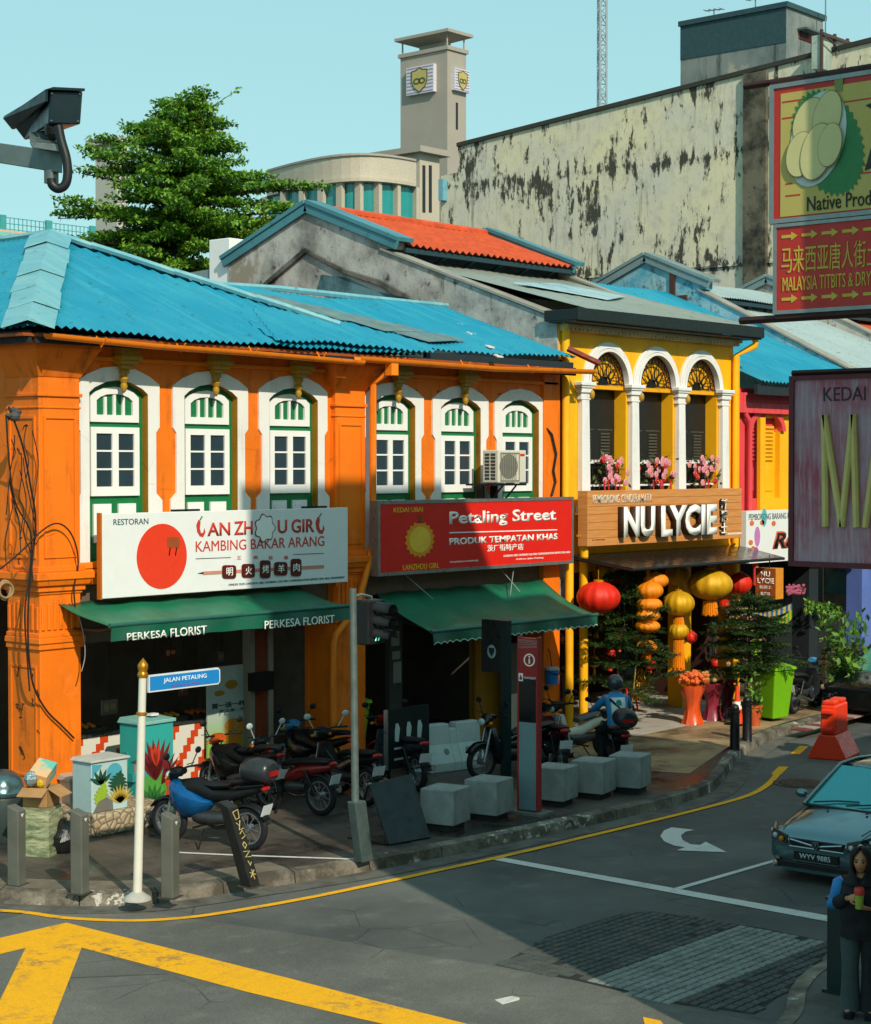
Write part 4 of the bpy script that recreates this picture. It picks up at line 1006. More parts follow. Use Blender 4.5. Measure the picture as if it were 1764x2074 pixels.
# pink and yellow house
PINK = wallpaint('pink_paint', 'e24a50', '6e1a1a', .35, .15)
ph = thing('shophouse', 'pink and yellow shophouse under a bright blue metal roof right of the yellow arches', 'building', (32.5, YF, .15))
SPL = 33.75
m = MB(); wall_open(m, fr, 32.5, SPL, 3.4, 6.6, [(33.15, SPL, 4.3, 6.0)], -.3, 0, 0); m.build('pink_wall', PINK, ph)
m = MB(); wall_open(m, fr, SPL, 38.2, 3.4, 6.6, [(SPL, 34.35, 4.3, 6.0), (35.3, 36.5, 4.3, 6.0)], -.3, 0, 0); m.box(32.6, 38.2, 30.6, 30.8, .1, 6.6); m.box(32.6, 38.2, YF + .3, 30.6, 3.3, 3.5); m.build('yellow_wall', YELLOW, ph)
for x, ma, mb_ in ((33.75, PINK, YELLOW), (35.9, YELLOW, YELLOW)):
    m = MB(); m.rect(fr, x - .6, x, 4.3, 5.95, -.2, -.12, 0); m.rect(fr, x, x + .6, 4.3, 5.95, -.2, -.12, 1)
    for k in range(9):
        z = 5.1 + k * .085
        m.poly(fr, [(x - .5, z), (x - .06, z), (x - .06, z + .05), (x - .5, z + .05)], -.12, -.085, 0); m.poly(fr, [(x + .06, z), (x + .5, z), (x + .5, z + .05), (x + .06, z + .05)], -.12, -.085, 1)
    m.rect(fr, x - .5, x - .06, 4.45, 4.95, -.12, -.10, 0); m.rect(fr, x + .06, x + .5, 4.45, 4.95, -.12, -.10, 1)
    w2 = m.build('window', [ma, mb_], ph)
    m = MB(); oc = circ(x, 5.72, .74, .5, 21, 0, pi); ic = circ(x, 5.72, .6, .38, 21, 0, pi); m.ring(fr, oc, ic, -.05, .07, closed=False)
    m.build('arch_moulding', [YELLOW if x > 35 else PINK], w2, smooth=40)
    m = MB(); m.poly(fr, circ(x, 5.72, .6, .38, 21, 0, pi), -.12, -.11); m.build('fanlight', [ma], w2)
m = MB(); m.box(32.5, 34.6, YF - .16, YF - .002, 6.08, 6.3); m.box(32.5, 34.6, YF - .1, YF - .002, 6.3, 6.5); m.build('string_course', PINK, ph, bevel=.01)
m = MB(); m.box(34.6, 38.2, YF - .16, YF - .002, 6.08, 6.3); m.box(33.4, 33.6, YF - .1, YF - .002, 3.4, 6.0); m.build('string_course', YELLOW, ph, bevel=.01)
m = MB(); m.tube([(32.75, YF - .1, 6.5), (32.75, YF - .1, 6.1), (32.95, YF - .1, 5.9), (32.95, YF - .1, 3.2), (33.05, YF - .2, 2.9), (33.05, YF - .2, 2.5)], .06, 8); m.build('rain_pipe', PINK, ph, smooth=50)
m = MB(); wavy_roof(m, 32.62, 38.25, YF - .6, 6.72, 25.6, 9.3, .14, .022, sag=.06); m.build('roof', BLUEROOF, ph, smooth=60)
m = MB(); m.box(32.6, 38.2, YF - .5, YF - .42, 6.45, 6.66); m.build('fascia', UNDER, ph)
party_gable(ph, 38.25, GY - .25, GZ - .05, 1.75, 9.5, YF + .15, 7.05, 24.7, 9.3, PARTYB, COPEG)
m = MB(); m.box(38.18, 38.248, 25.0, 25.35, 8.9, 9.2); m.box(38.19, 38.249, 25.35, 25.5, 8.95, 9.8); m.build('rust_strip', plain('rust', '4a2a20', .8), ph)
# houses further up the row
BLUEW = wallpaint('blue_paint', '5b73b8', '2a3050', .3); GREYW = wallpaint('grey_paint', '8d8f8a', '3c3c38', .4)
def far_house(name_label, x0, x1, roofm, wallm, gm, jack):
    t = thing('shophouse', name_label, 'building', (x0, YF, .15))
    m = MB(); wall_open(m, fr, x0, x1, 3.4, 6.7, [(x0 + .8 + k * 1.75, x0 + 1.9 + k * 1.75, 4.3, 6.1) for k in range(3)], -.3, 0); m.box(x0, x1, 30.4, 30.6, .1, 6.7); m.box(x0, x0 + .45, YF, YF + .5, .1, 3.4); m.build('wall', wallm, t)
    for k in range(3):
        m = MB(); m.rect(fr, x0 + .8 + k * 1.75, x0 + 1.9 + k * 1.75, 4.3, 6.1, -.28, -.2); m.rect(fr, x0 + 1.32 + k * 1.75, x0 + 1.38 + k * 1.75, 4.3, 6.1, -.2, -.17); m.build('window', GREENW, t)
    m = MB(); wavy_roof(m, x0 + .1, x1, YF - .6, 6.8, 25.6, 9.3, .14, .02); m.build('roof', roofm, t, smooth=60)
    party_gable(t, x1 - .05, GY - .3, GZ - .15, 1.6, 9.5, YF + .15, 7.1, 24.7, 9.25, gm, COPEG)
    jack_roof(t, x0 + .3, x1, GY - .3, GZ - .5, 1.6, 9.2, jack, False)
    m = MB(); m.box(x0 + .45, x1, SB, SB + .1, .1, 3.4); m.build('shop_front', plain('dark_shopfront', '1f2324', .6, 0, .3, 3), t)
    return t
far_house('shophouse with a pale grey metal roof and blue pillars at the right edge', 38.3, 44.1, PALEROOF, BLUEW, PARTY, PALEROOF)
far_house('far shophouse with a red tiled roof beyond the pale grey roof', 44.1, 50, TILE, GREYW, PARTY, BLUEROOF)
far_house('farthest shophouse with a blue roof at the end of the row', 50, 56, BLUEROOF, GREYW, PARTY, PALEROOF)
# ================================================================ background
def mouldy():
    s = NT('mouldy_cream_wall')
    X, Y, Z = s.sep()[:3]
    n = s.noise(.33, 8, .66); f = s.noise(2.4, 8, .72, s.map((1, 1, .8))); st = s.noise(1, 8, .72, s.map((4.5, 4.5, .32)))
    col = s.mix(s.ramp(n, [(.38, 0.0), (.6, 1.0)]), rgb('d6ccaa'), rgb('c6c1b2'))
    col = s.mix(s.ramp(f, [(.5, 0.0), (.62, .45)]), col, rgb('a09a88'))
    w_ = s.noise(.9, 5, .7)
    def band(z0, wd):                                    # distance to a storey line, roughened
        d = s.math('ABSOLUTE', s.math('SUBTRACT', s.math('ADD', Z, s.math('MULTIPLY', w_, .9)), z0 + .45)); return s.ramp(d, [(0.0, 1.0), (wd, 0.0)])
    b = s.math('MAXIMUM', s.math('MAXIMUM', band(11.35, .55), band(14.9, .6)), s.math('MULTIPLY', band(9.0, .7), .8))
    reg = s.math('MAXIMUM', s.ramp(s.noise(.38, 5, .65, s.map((1, 1, .8))), [(.44, 0.0), (.62, 1.0)]), b)
    speck = s.ramp(s.math('ADD', s.noise(2.2, 9, .74, s.map((1.3, 1.3, .42))), s.math('MULTIPLY', reg, .14)), [(.60, 0.0), (.65, .94)])
    col = s.mix(speck, col, rgb('2a2c28'))
    drip = s.math('MULTIPLY', s.ramp(st, [(.53, 0.0), (.66, .8)]), s.math('MAXIMUM', s.ramp(s.noise(.35, 3), [(.46, 0.0), (.6, .85)]), s.ramp(Z, [(0.0, 0.0), (1.0, 0.0)])))
    col = s.mix(drip, col, rgb('55534a'))
    tops = s.ramp(s.math('ADD', s.math('MULTIPLY', s.math('SUBTRACT', Z, 13.6), .45), s.math('MULTIPLY', s.noise(1.2, 8, .75, s.map((1.5, 1.5, .5))), 1.0)), [(1.28, 0.0), (1.52, .85)])
    col = s.mix(tops, col, rgb('2f302b'))
    s.bump(f, .4, .04)
    return s.done(col, .9, 0, .2)
MOULD = mouldy()
WX0 = 50.0
a, b = FX(893, 303, WX0), FX(1392, 178, WX0)
yl_, yr_ = a.y, 18.0
zt = lambda y: a.z + (b.z - a.z) * (y - a.y) / (b.y - a.y)
mw = thing('stained_building', 'tall windowless cream wall blotched with black mould behind the shophouses', 'building', (WX0, yl_, 0))
frw = FRX(WX0)
m = MB(); m.poly(frw, [(-yl_, 0), (-yr_, 0), (-yr_, zt(yr_)), (-yl_ + .8, zt(yl_)), (-yl_ + .8, zt(yl_) - .9), (-yl_, zt(yl_) - .95)], -14, 0); m.build('wall', MOULD, mw)
m = MB(); m.poly(frw, [(-yl_ + .8, zt(yl_) + .001), (-yr_, zt(yr_) + .001), (-yr_, zt(yr_) + .14), (-yl_ + .8, zt(yl_) + .14)], -.3, .08); m.build('parapet_cap', plain('mould_black', '3a3a34', .9, 0, .4, 1.5), mw)
p0, p1 = FX(897, 408, WX0), FX(906, 364, WX0); m = MB(); m.rect(frw, -p0.y, -p1.y, p0.z, p1.z, .001, .25); m.build('tank', plain('pale_blue', '6fa6b5', .5), mw)
y1_ = FX(1510, 300, WX0).y; y2_ = FX(1556, 300, WX0).y
m = MB(); m.rect(frw, -y1_, -y2_, 2, zt(y1_) - .05, .002, .16); m.build('pilaster', weathered('black_streaks', '6a6555', '2a2b26', .95), mw)
for py in (455, 600):
    q = FX(900, py, WX0)
    m = MB(); m.rect(frw, -yl_, -yr_, zt(yl_) * 0 + (11.3 if py == 455 else 8.2), (11.36 if py == 455 else 8.26), .002, .06); m.build('string_course', MOULD, mw)
# grey stair block on the roof
GB = concrete('grey_block_paint', '566468', '2b3638', .6, .5)
def greyblock():
    s = NT('grey_block'); n = s.noise(.5, 7, .7); Z = s.sep()[2]
    top = s.ramp(s.math('ADD', Z, s.math('MULTIPLY', n, 1.2)), [(.52, 0.0), (.56, 1.0)])
    col = s.mix(s.ramp(n, [(.4, 0.0), (.6, 1.0)]), rgb('5c6869'), rgb('7b827e'))
    col = s.mix(s.ramp(s.noise(.8, 6, .7), [(.6, 0.0), (.66, .9)]), col, rgb('a39c89'))
    st = s.noise(1, 6, .7, s.map((2, 2, .3))); col = s.mix(s.ramp(st, [(.56, 0.0), (.68, .8)]), col, rgb('2c3230'))
    s.bump(n, .3, .03); return s.done(col, .85, 0, .2)
c0, c1 = FX(1378, 190, WX0 + .3), FX(1592, 150, WX0 + .3); ztop = FX(1592, 13, WX0 + .3).z; zlow = c1.z - .6
c2 = FY(1667, 38, c1.y)
gb = thing('rooftop_block', 'grey rendered stair block with red shuttered openings on top of the stained wall', 'rooftop block', (c1.x, c1.y, zlow))
fb, fs = FRX(WX0 + .3), FRY(c1.y)
m = MB(); m.box(WX0 + .3, c2.x, c1.y, c0.y, zlow, ztop - .02); m.build('wall', greyblock(), gb)
m = MB(); m.box(WX0 + .22, c2.x + .1, c1.y - .08, c0.y + .05, ztop - .02, ztop + .14); m.box(WX0 + .28, WX0 + .298, c1.y, c0.y, ztop - 1.1, ztop - .021); m.build('roof_slab', plain('slab_teal', '2c4a50', .7, 0, .3), gb)
for px, py, qx, qy in ((1617, 62, 1645, 88), (1628, 118, 1650, 145)):
    u, v_ = FY(px, py, c1.y), FY(qx, qy, c1.y)
    m = MB(); m.rect(fs, u.x, v_.x, v_.z, u.z, .002, .03); f_ = m.build('window', plain('shutter_red', '8e2c1c', .6), gb)
    m = MB(); m.rect(fs, u.x - .08, v_.x + .12, u.z, u.z + .06, .002, .35); m.build('window_hood', GB, f_)
    m = MB()
    for k in range(4): m.rect(fs, u.x + .05, v_.x - .3, v_.z + .08 + k * (u.z - v_.z) / 4.4, v_.z + .14 + k * (u.z - v_.z) / 4.4, .03, .05)
    m.build('slats', plain('slat_dark', '241a17', .7), f_)
ANT = plain('aerial_metal', '6d7478', .4, .6)
for px, py, h, lb in ((1446, 42, 26, 'thin forked television aerial above the left part of the grey block'), (1530, 24, 30, 'crossed television aerial above the middle of the grey block'), (1672, 38, 60, 'single thin aerial rod at the right end of the grey block')):
    p = FX(px, py, WX0 + 2); hh = h * .0145
    m = MB(); m.tube([p - V((0, 0, .5)), p + V((0, 0, hh))], .022, 5)
    if h < 50:
        m.tube([p + V((0, .35, hh)), p + V((0, -.35, hh - .05))], .018, 5)
        for k in range(4): m.tube([p + V((-.18, .3 - k * .2, hh - .012 * k)), p + V((.18, .3 - k * .2, hh - .012 * k))], .012, 4)
    tag(m.build('aerial', ANT), lb, 'aerial')
# roof tank stand at top right
tk = FY(1662, 70, 27.5); tk2 = FY(1800, 40, 27.5)
tt = thing('water_tank_stand', 'panelled steel water tank in a rusty frame at the top right', 'water tank', (tk.x, 27.5, tk.z - 2))
ft = FRY(27.5); m = MB(); m.rect(ft, tk.x, tk2.x, tk.z - 1.0, tk.z, -.3, 0); m.build('tank', weathered('tank_panels', 'a9b4a6', '7f9188', .5), tt)
m = MB()
for k in range(5): x = tk.x + k * .8; m.rect(ft, x - .05, x + .05, tk.z - 2.3, tk.z + .15, .0, .07)
for z in (tk.z - 1.1, tk.z): m.rect(ft, tk.x - .05, tk2.x, z - .04, z + .05, .07, .13)
m.tube([ft.p(tk.x, tk.z - .1, .2), ft.p(tk.x + 2.6, tk.z - .9, .2)], .03, 5); m.build('frame', plain('tank_frame', '4a3a35', .7), tt)
# ---------------------------------------------------------------- clock-tower-like slab tower
DT = 118.0
GREYT = concrete('tower_render', 'a59c90', '8a8278', .3, .3)
near = FD(906, 109, DT); TX, TY = near.x, near.y
lf = FX(811, 115, TX); rg = FY(944, 120, TY)
ft1, ft2 = FRX(TX), FRY(TY)
tw = thing('tower', 'tall slim grey tower with flat cap and shield emblem panels behind the rooftops', 'tower', (TX, TY, 0))
zt_ = FX(906, 100, TX).z
m = MB(); m.box(TX, rg.x, TY, lf.y, 0, zt_); m.build('shaft', GREYT, tw)
m = MB(); m.box(TX - .12, rg.x + .12, TY - .12, lf.y + .12, zt_, zt_ + .25); m.box(TX + .75, rg.x - .5, TY + .9, lf.y - 1.0, zt_ + .25, zt_ + .75); m.build('belfry', GREYT, tw)
m = MB(); k = zt_ + .75
m.hexa([(TX + .75, TY + .9, k), (rg.x - .5, TY + .9, k), (rg.x - .5, lf.y - 1, k), (TX + .75, lf.y - 1, k)], [(TX - .3, TY - .3, k + .32), (rg.x + .3, TY - .3, k + .32), (rg.x + .3, lf.y + .2, k + .32), (TX - .3, lf.y + .2, k + .32)]); m.box(TX - .34, rg.x + .34, TY - .34, lf.y + .24, k + .32, k + .52); m.build('cap', GREYT, tw)
m = MB()
for x, y in ((TX + .1, TY + .1), (rg.x - .1, TY + .1), (TX + .1, lf.y - .1)): m.tube([(x, y, zt_ + .25), (x, y, k + .32)], .06, 6)
m.build('post', GREYT, tw)
PANW = plain('emblem_white', 'd0cad0', .6); PANL = plain('emblem_purple', '8f88a6', .6); SHG = plain('shield_gold', 'b9a765', .6); SHD = plain('shield_ink', '4b5536', .6)
for fr_, A, B, sc in ((ft1, FX(829, 140, TX), FX(884, 186, TX), 1), (ft2, FY(914, 138, TY), FY(944.5, 190, TY), 1)):
    ca = (lambda p: -p.y) if fr_ is ft1 else (lambda p: p.x)
    u0, u1, v1, v0 = ca(A), ca(B), A.z, B.z
    m = MB(); m.rect(fr_, u0, u1, v0, v1, .002, .3); pn = m.build('emblem_panel', PANW, tw)
    m = MB()
    for q in range(8): z = v0 + (v1 - v0) * (q + .3) / 8; m.rect(fr_, u0 + .05, u1 - .05, z, z + (v1 - v0) * .045, .3, .31)
    m.build('stripes', PANL, pn)
    um, vm, h = (u0 + u1) / 2, (v0 + v1) / 2, (v1 - v0) * .46; wd = (u1 - u0) * .30
    sh = [(um - wd, vm + h * .75), (um - wd * .4, vm + h * .8), (um, vm + h), (um + wd * .4, vm + h * .8), (um + wd, vm + h * .75), (um + wd, vm - h * .1), (um + wd * .7, vm - h * .6), (um, vm - h), (um - wd * .7, vm - h * .6), (um - wd, vm - h * .1)]
    m = MB(); m.poly(fr_, sh, .31, .34); m.build('shield', SHG, pn)
    m = MB()
    for s_ in (-1, 1): m.ring(fr_, circ(um + s_ * wd * .32, vm - h * .1, wd * .42, h * .25, 18), circ(um + s_ * wd * .32, vm - h * .1, wd * .26, h * .14, 18), .34, .36)
    m.ring(fr_, sh, [(um + (a_ - um) * .9, vm + (b_ - vm) * .92) for a_, b_ in sh], .34, .36)
    m.build('emblem_rings', SHD, pn)
m = MB(); xs = FY(925, 220, TY).x; m.rect(ft2, xs - .1, xs + .1, FY(925, 262, TY).z, FY(925, 208, TY).z, .002, .03)
m.build('slot_window', plain('slot_dark', '23282a', .6), tw)
# stair block and curved office building below the tower
DB = 108.0
nb = FD(850, 310, DB); BX, BY = nb.x, nb.y; l2 = FX(741, 320, BX); r2_ = FY(890, 320, BY)
ob = thing('office_building', 'beige office block with a curved parapet and a band of green windows below the tower', 'building', (BX, BY, 0))
zb_ = nb.z
m = MB(); m.box(BX, r2_.x, BY, l2.y, 0, zb_); m.build('stair_block', concrete('office_render', 'bdb2a0', '9d917e', .25, .3), ob)
OFR = MATS.get('office_render') ; 
m = MB(); m.box(BX - .5, r2_.x + .5, BY - .5, l2.y + .4, zb_, zb_ + .35); m.build('roof_slab', GREYT, ob)
fo = FRY(BY); m = MB()
for px in (858, 871):
    u = FY(px, 335, BY); m.rect(fo, u.x - .12, u.x + .12, FY(px, 430, BY).z, u.z, .002, .04)
m.build('slot_window', plain('slot_dark', '23282a'), ob)
import itertools
cc = []                                                  # curved front, swelling towards the viewer
for k in range(17):
    px = 540 + 303 * k / 16; dd = DB + 2 - 9 * sin(pi * (.12 + .6 * k / 16)); cc.append((px, dd))
ptsT = [FD(px, 338 + 40 * max(0, (k - 4) / 12) ** 1.6, dd) for k, (px, dd) in enumerate(cc)]
zT = sum(p.z for p in ptsT[:6]) / 6
def band(name, z0, z1, mat, off=0.0, ks=range(16), th=.8):
    m = MB()
    for k in ks:
        A, B = [V((p.x, p.y, 0)) for p in (ptsT[k], ptsT[k + 1])]; n_ = V((-(A.x), -(A.y), 0)).normalized(); A, B = A + n_ * off, B + n_ * off; bk = -n_ * th
        m.hexa([(A.x, A.y, z0), (B.x, B.y, z0), (B.x + bk.x, B.y + bk.y, z0), (A.x + bk.x, A.y + bk.y, z0)], [(A.x, A.y, z1), (B.x, B.y, z1), (B.x + bk.x, B.y + bk.y, z1), (A.x + bk.x, A.y + bk.y, z1)])
    return m.build(name, mat, ob)
# the parapet keeps one height; seen from the street its far end reads lower
zT = ptsT[2].z
band('parapet', zT - 1.25, zT, MATS['office_render'], .0); band('coping', zT, zT + .12, GREYT, .12, th=1.1); band('ledge', zT - 1.45, zT - 1.25, MATS['office_render'], .35, th=1.4)
band('window_band', zT - 6.0, zT - 1.45, plain('green_glass', '1f8f8c', .12, 0, .3, .4, .7), -.25, th=.3)
for k in range(0, 17, 2):
    p = ptsT[min(k, 16)]; m = MB(); m.box(p.x - .13, p.x + .13, p.y - .13, p.y + .3, zT - 6, zT - 1.45); m.build('mullion_pier', MATS['office_render'], ob)
band('spandrel', zT - 9, zT - 6, MATS['office_render'], -.2)
# slender radio mast
mp = FD(1218, 200, 150); HT = FD(1218, -40, 150).z; MS = plain('mast_steel', '93a0a6', .5, .2)
m = MB(); r = .42
cs = [V((mp.x + r * cos(t), mp.y + r * sin(t), 0)) for t in (radians(200), radians(320), radians(80))]
for c_ in cs: m.tube([c_ + V((0, 0, 10)), c_ + V((0, 0, HT))], .09, 5)
z = mp.z - 2; i = 0
while z < HT - .8:
    for q in range(3):
        a_, b_ = cs[q], cs[(q + 1) % 3]; m.tube([a_ + V((0, 0, z)), b_ + V((0, 0, z + .8))] if i % 2 else [b_ + V((0, 0, z)), a_ + V((0, 0, z + .8))], .045, 4)
        m.tube([a_ + V((0, 0, z)), b_ + V((0, 0, z))], .035, 4)
    z += .8; i += 1
m.box(mp.x - .9, mp.x + .9, mp.y - .9, mp.y + .9, 0, mp.z - 1.4)
tag(m.build('radio_mast', MS), 'thin steel lattice radio mast against the sky above the stained wall', 'mast')
# pale tower left of the tree
n_ = FD(236, 290, 130); l3 = FX(193, 292, n_.x); r3 = FY(256, 290, n_.y)
tl = thing('pale_tower', 'pale slim tower with a flat overhanging cap left behind the tree', 'tower', (n_.x, n_.y, 0))
m = MB(); m.box(n_.x, r3.x, n_.y, l3.y, 0, n_.z); m.build('shaft', plain('pale_render', 'b4b1a6', .8), tl)
m = MB(); m.box(n_.x - .5, r3.x + .5, n_.y - .5, l3.y + .5, n_.z, n_.z + .45); m.build('cap', plain('pale_render', 'b4b1a6'), tl)
# pink block with a teal fence on its roof at the left edge
q = FD(50, 470, 75); fq = FRY(q.y)
pk = thing('pink_building', 'low pink building with a teal mesh fence on its roof at the left edge', 'building', (q.x, q.y, 0))
m = MB(); m.rect(fq, q.x - 9, q.x + 3.6, 0, q.z, -6, 0); m.build('wall', wallpaint('pale_pink', 'd9a58c', '8a6a50', .2), pk)
m = MB(); m.rect(fq, q.x - 9, q.x + 3.6, q.z - .35, q.z - .1, .002, .15); m.build('ledge', wallpaint('ledge_teal', '7fc0b8', '3a6a60', .2), pk)
FT_ = plain('fence_teal', '3f9a98', .5)
m = MB()
for k in range(60): x = q.x - 9 + k * .21; m.rect(fq, x, x + .03, q.z, q.z + .55, -.2, -.18)
for z in (q.z + .05, q.z + .28, q.z + .52): m.rect(fq, q.x - 9, q.x + 3.6, z, z + .03, -.18, -.15)
m.build('mesh_fence', FT_, pk)
for k in range(6): m = MB(); x = q.x - 8 + k * 2.3; m.rect(fq, x, x + .3, q.z, q.z + .62, -.25, -.13); m.build('fence_post', FT_, pk)
m = MB(); dd = FD(283, 400, 88); m.tube([(dd.x, dd.y, 8), (dd.x, dd.y, dd.z)], .05, 5); tag(m.build('flag_pole', ANT), 'thin pole sticking up left of the tree above the roofs', 'pole')
# ---------------------------------------------------------------- big tree
def leafmat(name, a, b, tr=.25):
    s = NT(name); n = s.noise(.8, 4, .6); n2 = s.n('ShaderNodeObjectInfo')
    col = s.mix(s.ramp(n, [(.3, 0.0), (.7, 1.0)]), rgb(a), rgb(b)); s.done(col, .5, 0, .4)
    t = s.n('ShaderNodeBsdfTranslucent'); s.L(col, t.inputs[0]); mx = s.n('ShaderNodeMixShader'); mx.inputs[0].default_value = tr
    out = s.t.nodes['Material Output']; s.L(s.b.outputs[0], mx.inputs[1]); s.L(t.outputs[0], mx.inputs[2]); s.L(mx.outputs[0], out.inputs[0])
    return s.mat
BARK = concrete('bark', '4a3f33', '2a241d', .5, 1.5)
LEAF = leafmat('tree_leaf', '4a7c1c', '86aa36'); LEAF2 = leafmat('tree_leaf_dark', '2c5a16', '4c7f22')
def leaf(m, p, d, n_, L, W, mi):
    """one leaf: a bent diamond"""
    sd = d.cross(n_).normalized(); m.face([p, p + d * L * .5 + sd * W, p + d * L - n_ * L * .12, p + d * L * .5 - sd * W], mi)
def rv(r): 
    while True:
        q = V((r.uniform(-1, 1), r.uniform(-1, 1), r.uniform(-1, 1)))
        if .05 < q.length < 1: return q.normalized()
TD = 56.0
tr0 = FD(372, 560, TD); K = TD / FPX                      # metres per photo unit there
tree = thing('tiered_tree', 'large bright green tree with layered branches rising behind the blue roof', 'tree', (tr0.x, tr0.y, 0))
R_ = random.Random(5); m = MB(); lm = MB()
base = V((tr0.x, tr0.y, 0)); topz = FD(372, 205, TD).z
m.tube([base, base + V((.1, 0, topz * .5)), base + V((.0, .1, topz * .8)), base + V((.1, 0, topz))], [.32, .24, .13, .03], 8)
tiers = [(208, 60, 75, 14), (246, 105, 105, 18), (292, 160, 140, 22), (340, 205, 190, 26), (388, 225, 250, 30), (434, 250, 245, 32), (480, 272, 225, 32), (530, 235, 200, 30)]
RG, DP = RGT.copy(), V((FWD.x, FWD.y, 0)).normalized()
for py, wl, wr, nb_ in tiers:
    zc = FD(372, py, TD).z
    sh_ = RG * R_.uniform(-.2, .2); gap = R_.uniform(0, 2 * pi)
    for k in range(nb_):
        an = 2 * pi * (k + R_.random() * .8) / nb_
        if abs((an - gap + pi) % (2 * pi) - pi) < .45: continue
        c_ = cos(an); W_ = (wr if c_ > 0 else wl) * K
        L = W_ * (R_.uniform(.4, 1.0) if R_.random() > .15 else R_.uniform(1.0, 1.12))
        dirn = RG * c_ + DP * sin(an)
        st = base + V((0, 0, zc - .3 * R_.random() - .3)); en = st + dirn * L + sh_ + V((0, 0, R_.uniform(-.25, .75)))
        mid = (st + en) / 2 + V((0, 0, .15)); m.tube([st, mid, en], [.06, .035, .012], 5)
        nl = int(60 + 120 * L)
        for j in range(nl):
            t = R_.random() ** .6; c0_ = st.lerp(en, t) + V((0, 0, .12 + .1 * sin(t * 3)))
            cl = rv(R_); sp_ = .34 * (1.15 - .4 * t)
            p = c0_ + V((cl.x * sp_ * 1.3, cl.y * sp_ * 1.3, cl.z * sp_ * .30))
            d = (dirn * .6 + rv(R_) * .8 + V((0, 0, .1))).normalized(); nn = (V((0, 0, 1)) + rv(R_) * .6).normalized()
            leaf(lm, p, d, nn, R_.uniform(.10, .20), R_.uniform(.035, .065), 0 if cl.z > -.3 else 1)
for k in range(9):                                        # wispy shoots
    an = R_.uniform(-1.0, 1.0); st = base + V((0, 0, topz - R_.uniform(0, 2.2))) ; d = RG * (1.5 * R_.random() + .5) * (1 if k < 7 else -1) + V((0, 0, .6 * R_.random() + .35)); en = st + d * 1.1
    m.tube([st, st.lerp(en, .5) + V((0, 0, -.08)), en], [.03, .02, .006], 4)
    for j in range(16): p = st.lerp(en, .35 + .65 * R_.random()) + rv(R_) * .10; leaf(lm, p, (d.normalized() + rv(R_) * .7).normalized(), rv(R_), .16, .05, 0)
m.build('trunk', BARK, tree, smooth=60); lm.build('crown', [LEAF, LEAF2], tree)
# darker shrubbery left of the trunk at the pink building
sb = FD(75, 486, 62); m = MB()
for j in range(1500):
    c_ = rv(R_); p = sb + RG * R_.uniform(-1.5, 1.6) + V((0, 0, -.9)) + V((c_.x * .5, c_.y * .5, abs(c_.z) * .95)); leaf(m, p, rv(R_), rv(R_), .2, .06, R_.randint(0, 1))
m.tube([(sb.x, sb.y, 0), (sb.x, sb.y, sb.z - .6)], .1, 6, 2)
tag(m.build('bush', [LEAF, LEAF2, BARK]), 'dark bush peeping over the roof ridge at the left edge', 'bush')
# ================================================================ street furniture on the corner
STEEL = plain('grey_steel', '787d76', .45, .35, .25, 3); BOLG = plain('bollard_grey', '66685f', .55, .15, .3, 2.5)
R2 = lambda x, y: (x * .2686, 1316.5 + y * .2686)
def bollard(px, py, h, wd, rz, label, lean=(0, 0), mat=BOLG):
    b = G(px, py); t = local(thing('bollard', label, 'bollard', b, rz, 'square metal bollards along the kerb'))
    lx, ly = lean; w2 = wd / 2
    m = MB(); m.hexa([(-w2, -w2, 0), (w2, -w2, 0), (w2, w2, 0), (-w2, w2, 0)], [(-w2 + lx, -w2 + ly, h - .03), (w2 + lx, -w2 + ly, h - .03), (w2 + lx, w2 + ly, h + .03), (-w2 + lx, w2 + ly, h + .03)])
    m.build('post', mat, t, bevel=.012)
    m = MB(); m.box(-w2 - .03, w2 + .03, -w2 - .03, w2 + .03, 0, .012); m.build('base_plate', plain('base_plate', '3d3b36', .7), t)
    return t, w2, h, lx, ly
RZB = radians(18)
for px, py, lb, h in ((34, 1792, 'grey square bollard leftmost, in front of the wrapped stack', .90), (162, 1809, 'grey square bollard in front of the black rubbish bag', .93), (345, 1817, 'pale grey square bollard just right of the white street sign pole', .93)):
    t, w2, h, *_ = bollard(px, py, h, .155, RZB, lb)
    m = MB(); fr_ = Fr((0, -w2, 0), (1, 0, 0), (0, 0, 1)); m.poly(fr_, [(-.03, h - .07), (.03, h - .07), (0, h - .11)], .001, .004); m.build('reflector', plain('reflector_white', 'd8d8d0', .4), t)
t, w2, h, lx, ly = bollard(508, 1795, .98, .16, radians(5), 'dark leaning bollard scrawled with yellow graffiti', (-.25, .12), plain('dark_bollard', '2b2d2b', .5, .2, .3))
GRF = plain('graffiti_yellow', 'c9b774', .7); rg_ = random.Random(4)
m = MB(); fr_ = Fr((0, -w2 - .001, 0), (1, 0, 0), V((lx, ly, h)).normalized())
def scrawl(m, pts): m.tube([fr_.p(a, b, .004) for a, b in pts], .006, 4)
nrm = V((1, 0, 0)).cross(V((lx, ly, h)).normalized()); 
for pts in ([(-.05, .93), (.04, .95), (.03, .85), (-.03, .84), (-.05, .93)], [(-.04, .80), (.0, .75), (.03, .82), (-.02, .71), (.05, .72)], [(-.03, .66), (.02, .70), (.05, .63), (-.02, .60)], [(.0, .56), (.03, .52), (-.01, .48), (-.03, .53), (.0, .56)], [(-.05, .45), (.05, .44), (-.04, .38), (.05, .37)], [(-.02, .33), (.0, .27), (.03, .31)], [(-.04, .19), (.05, .15)], [(.0, .22), (.01, .10)], [(-.04, .13), (.04, .21)]): scrawl(m, pts)
m.build('graffiti', GRF, t)
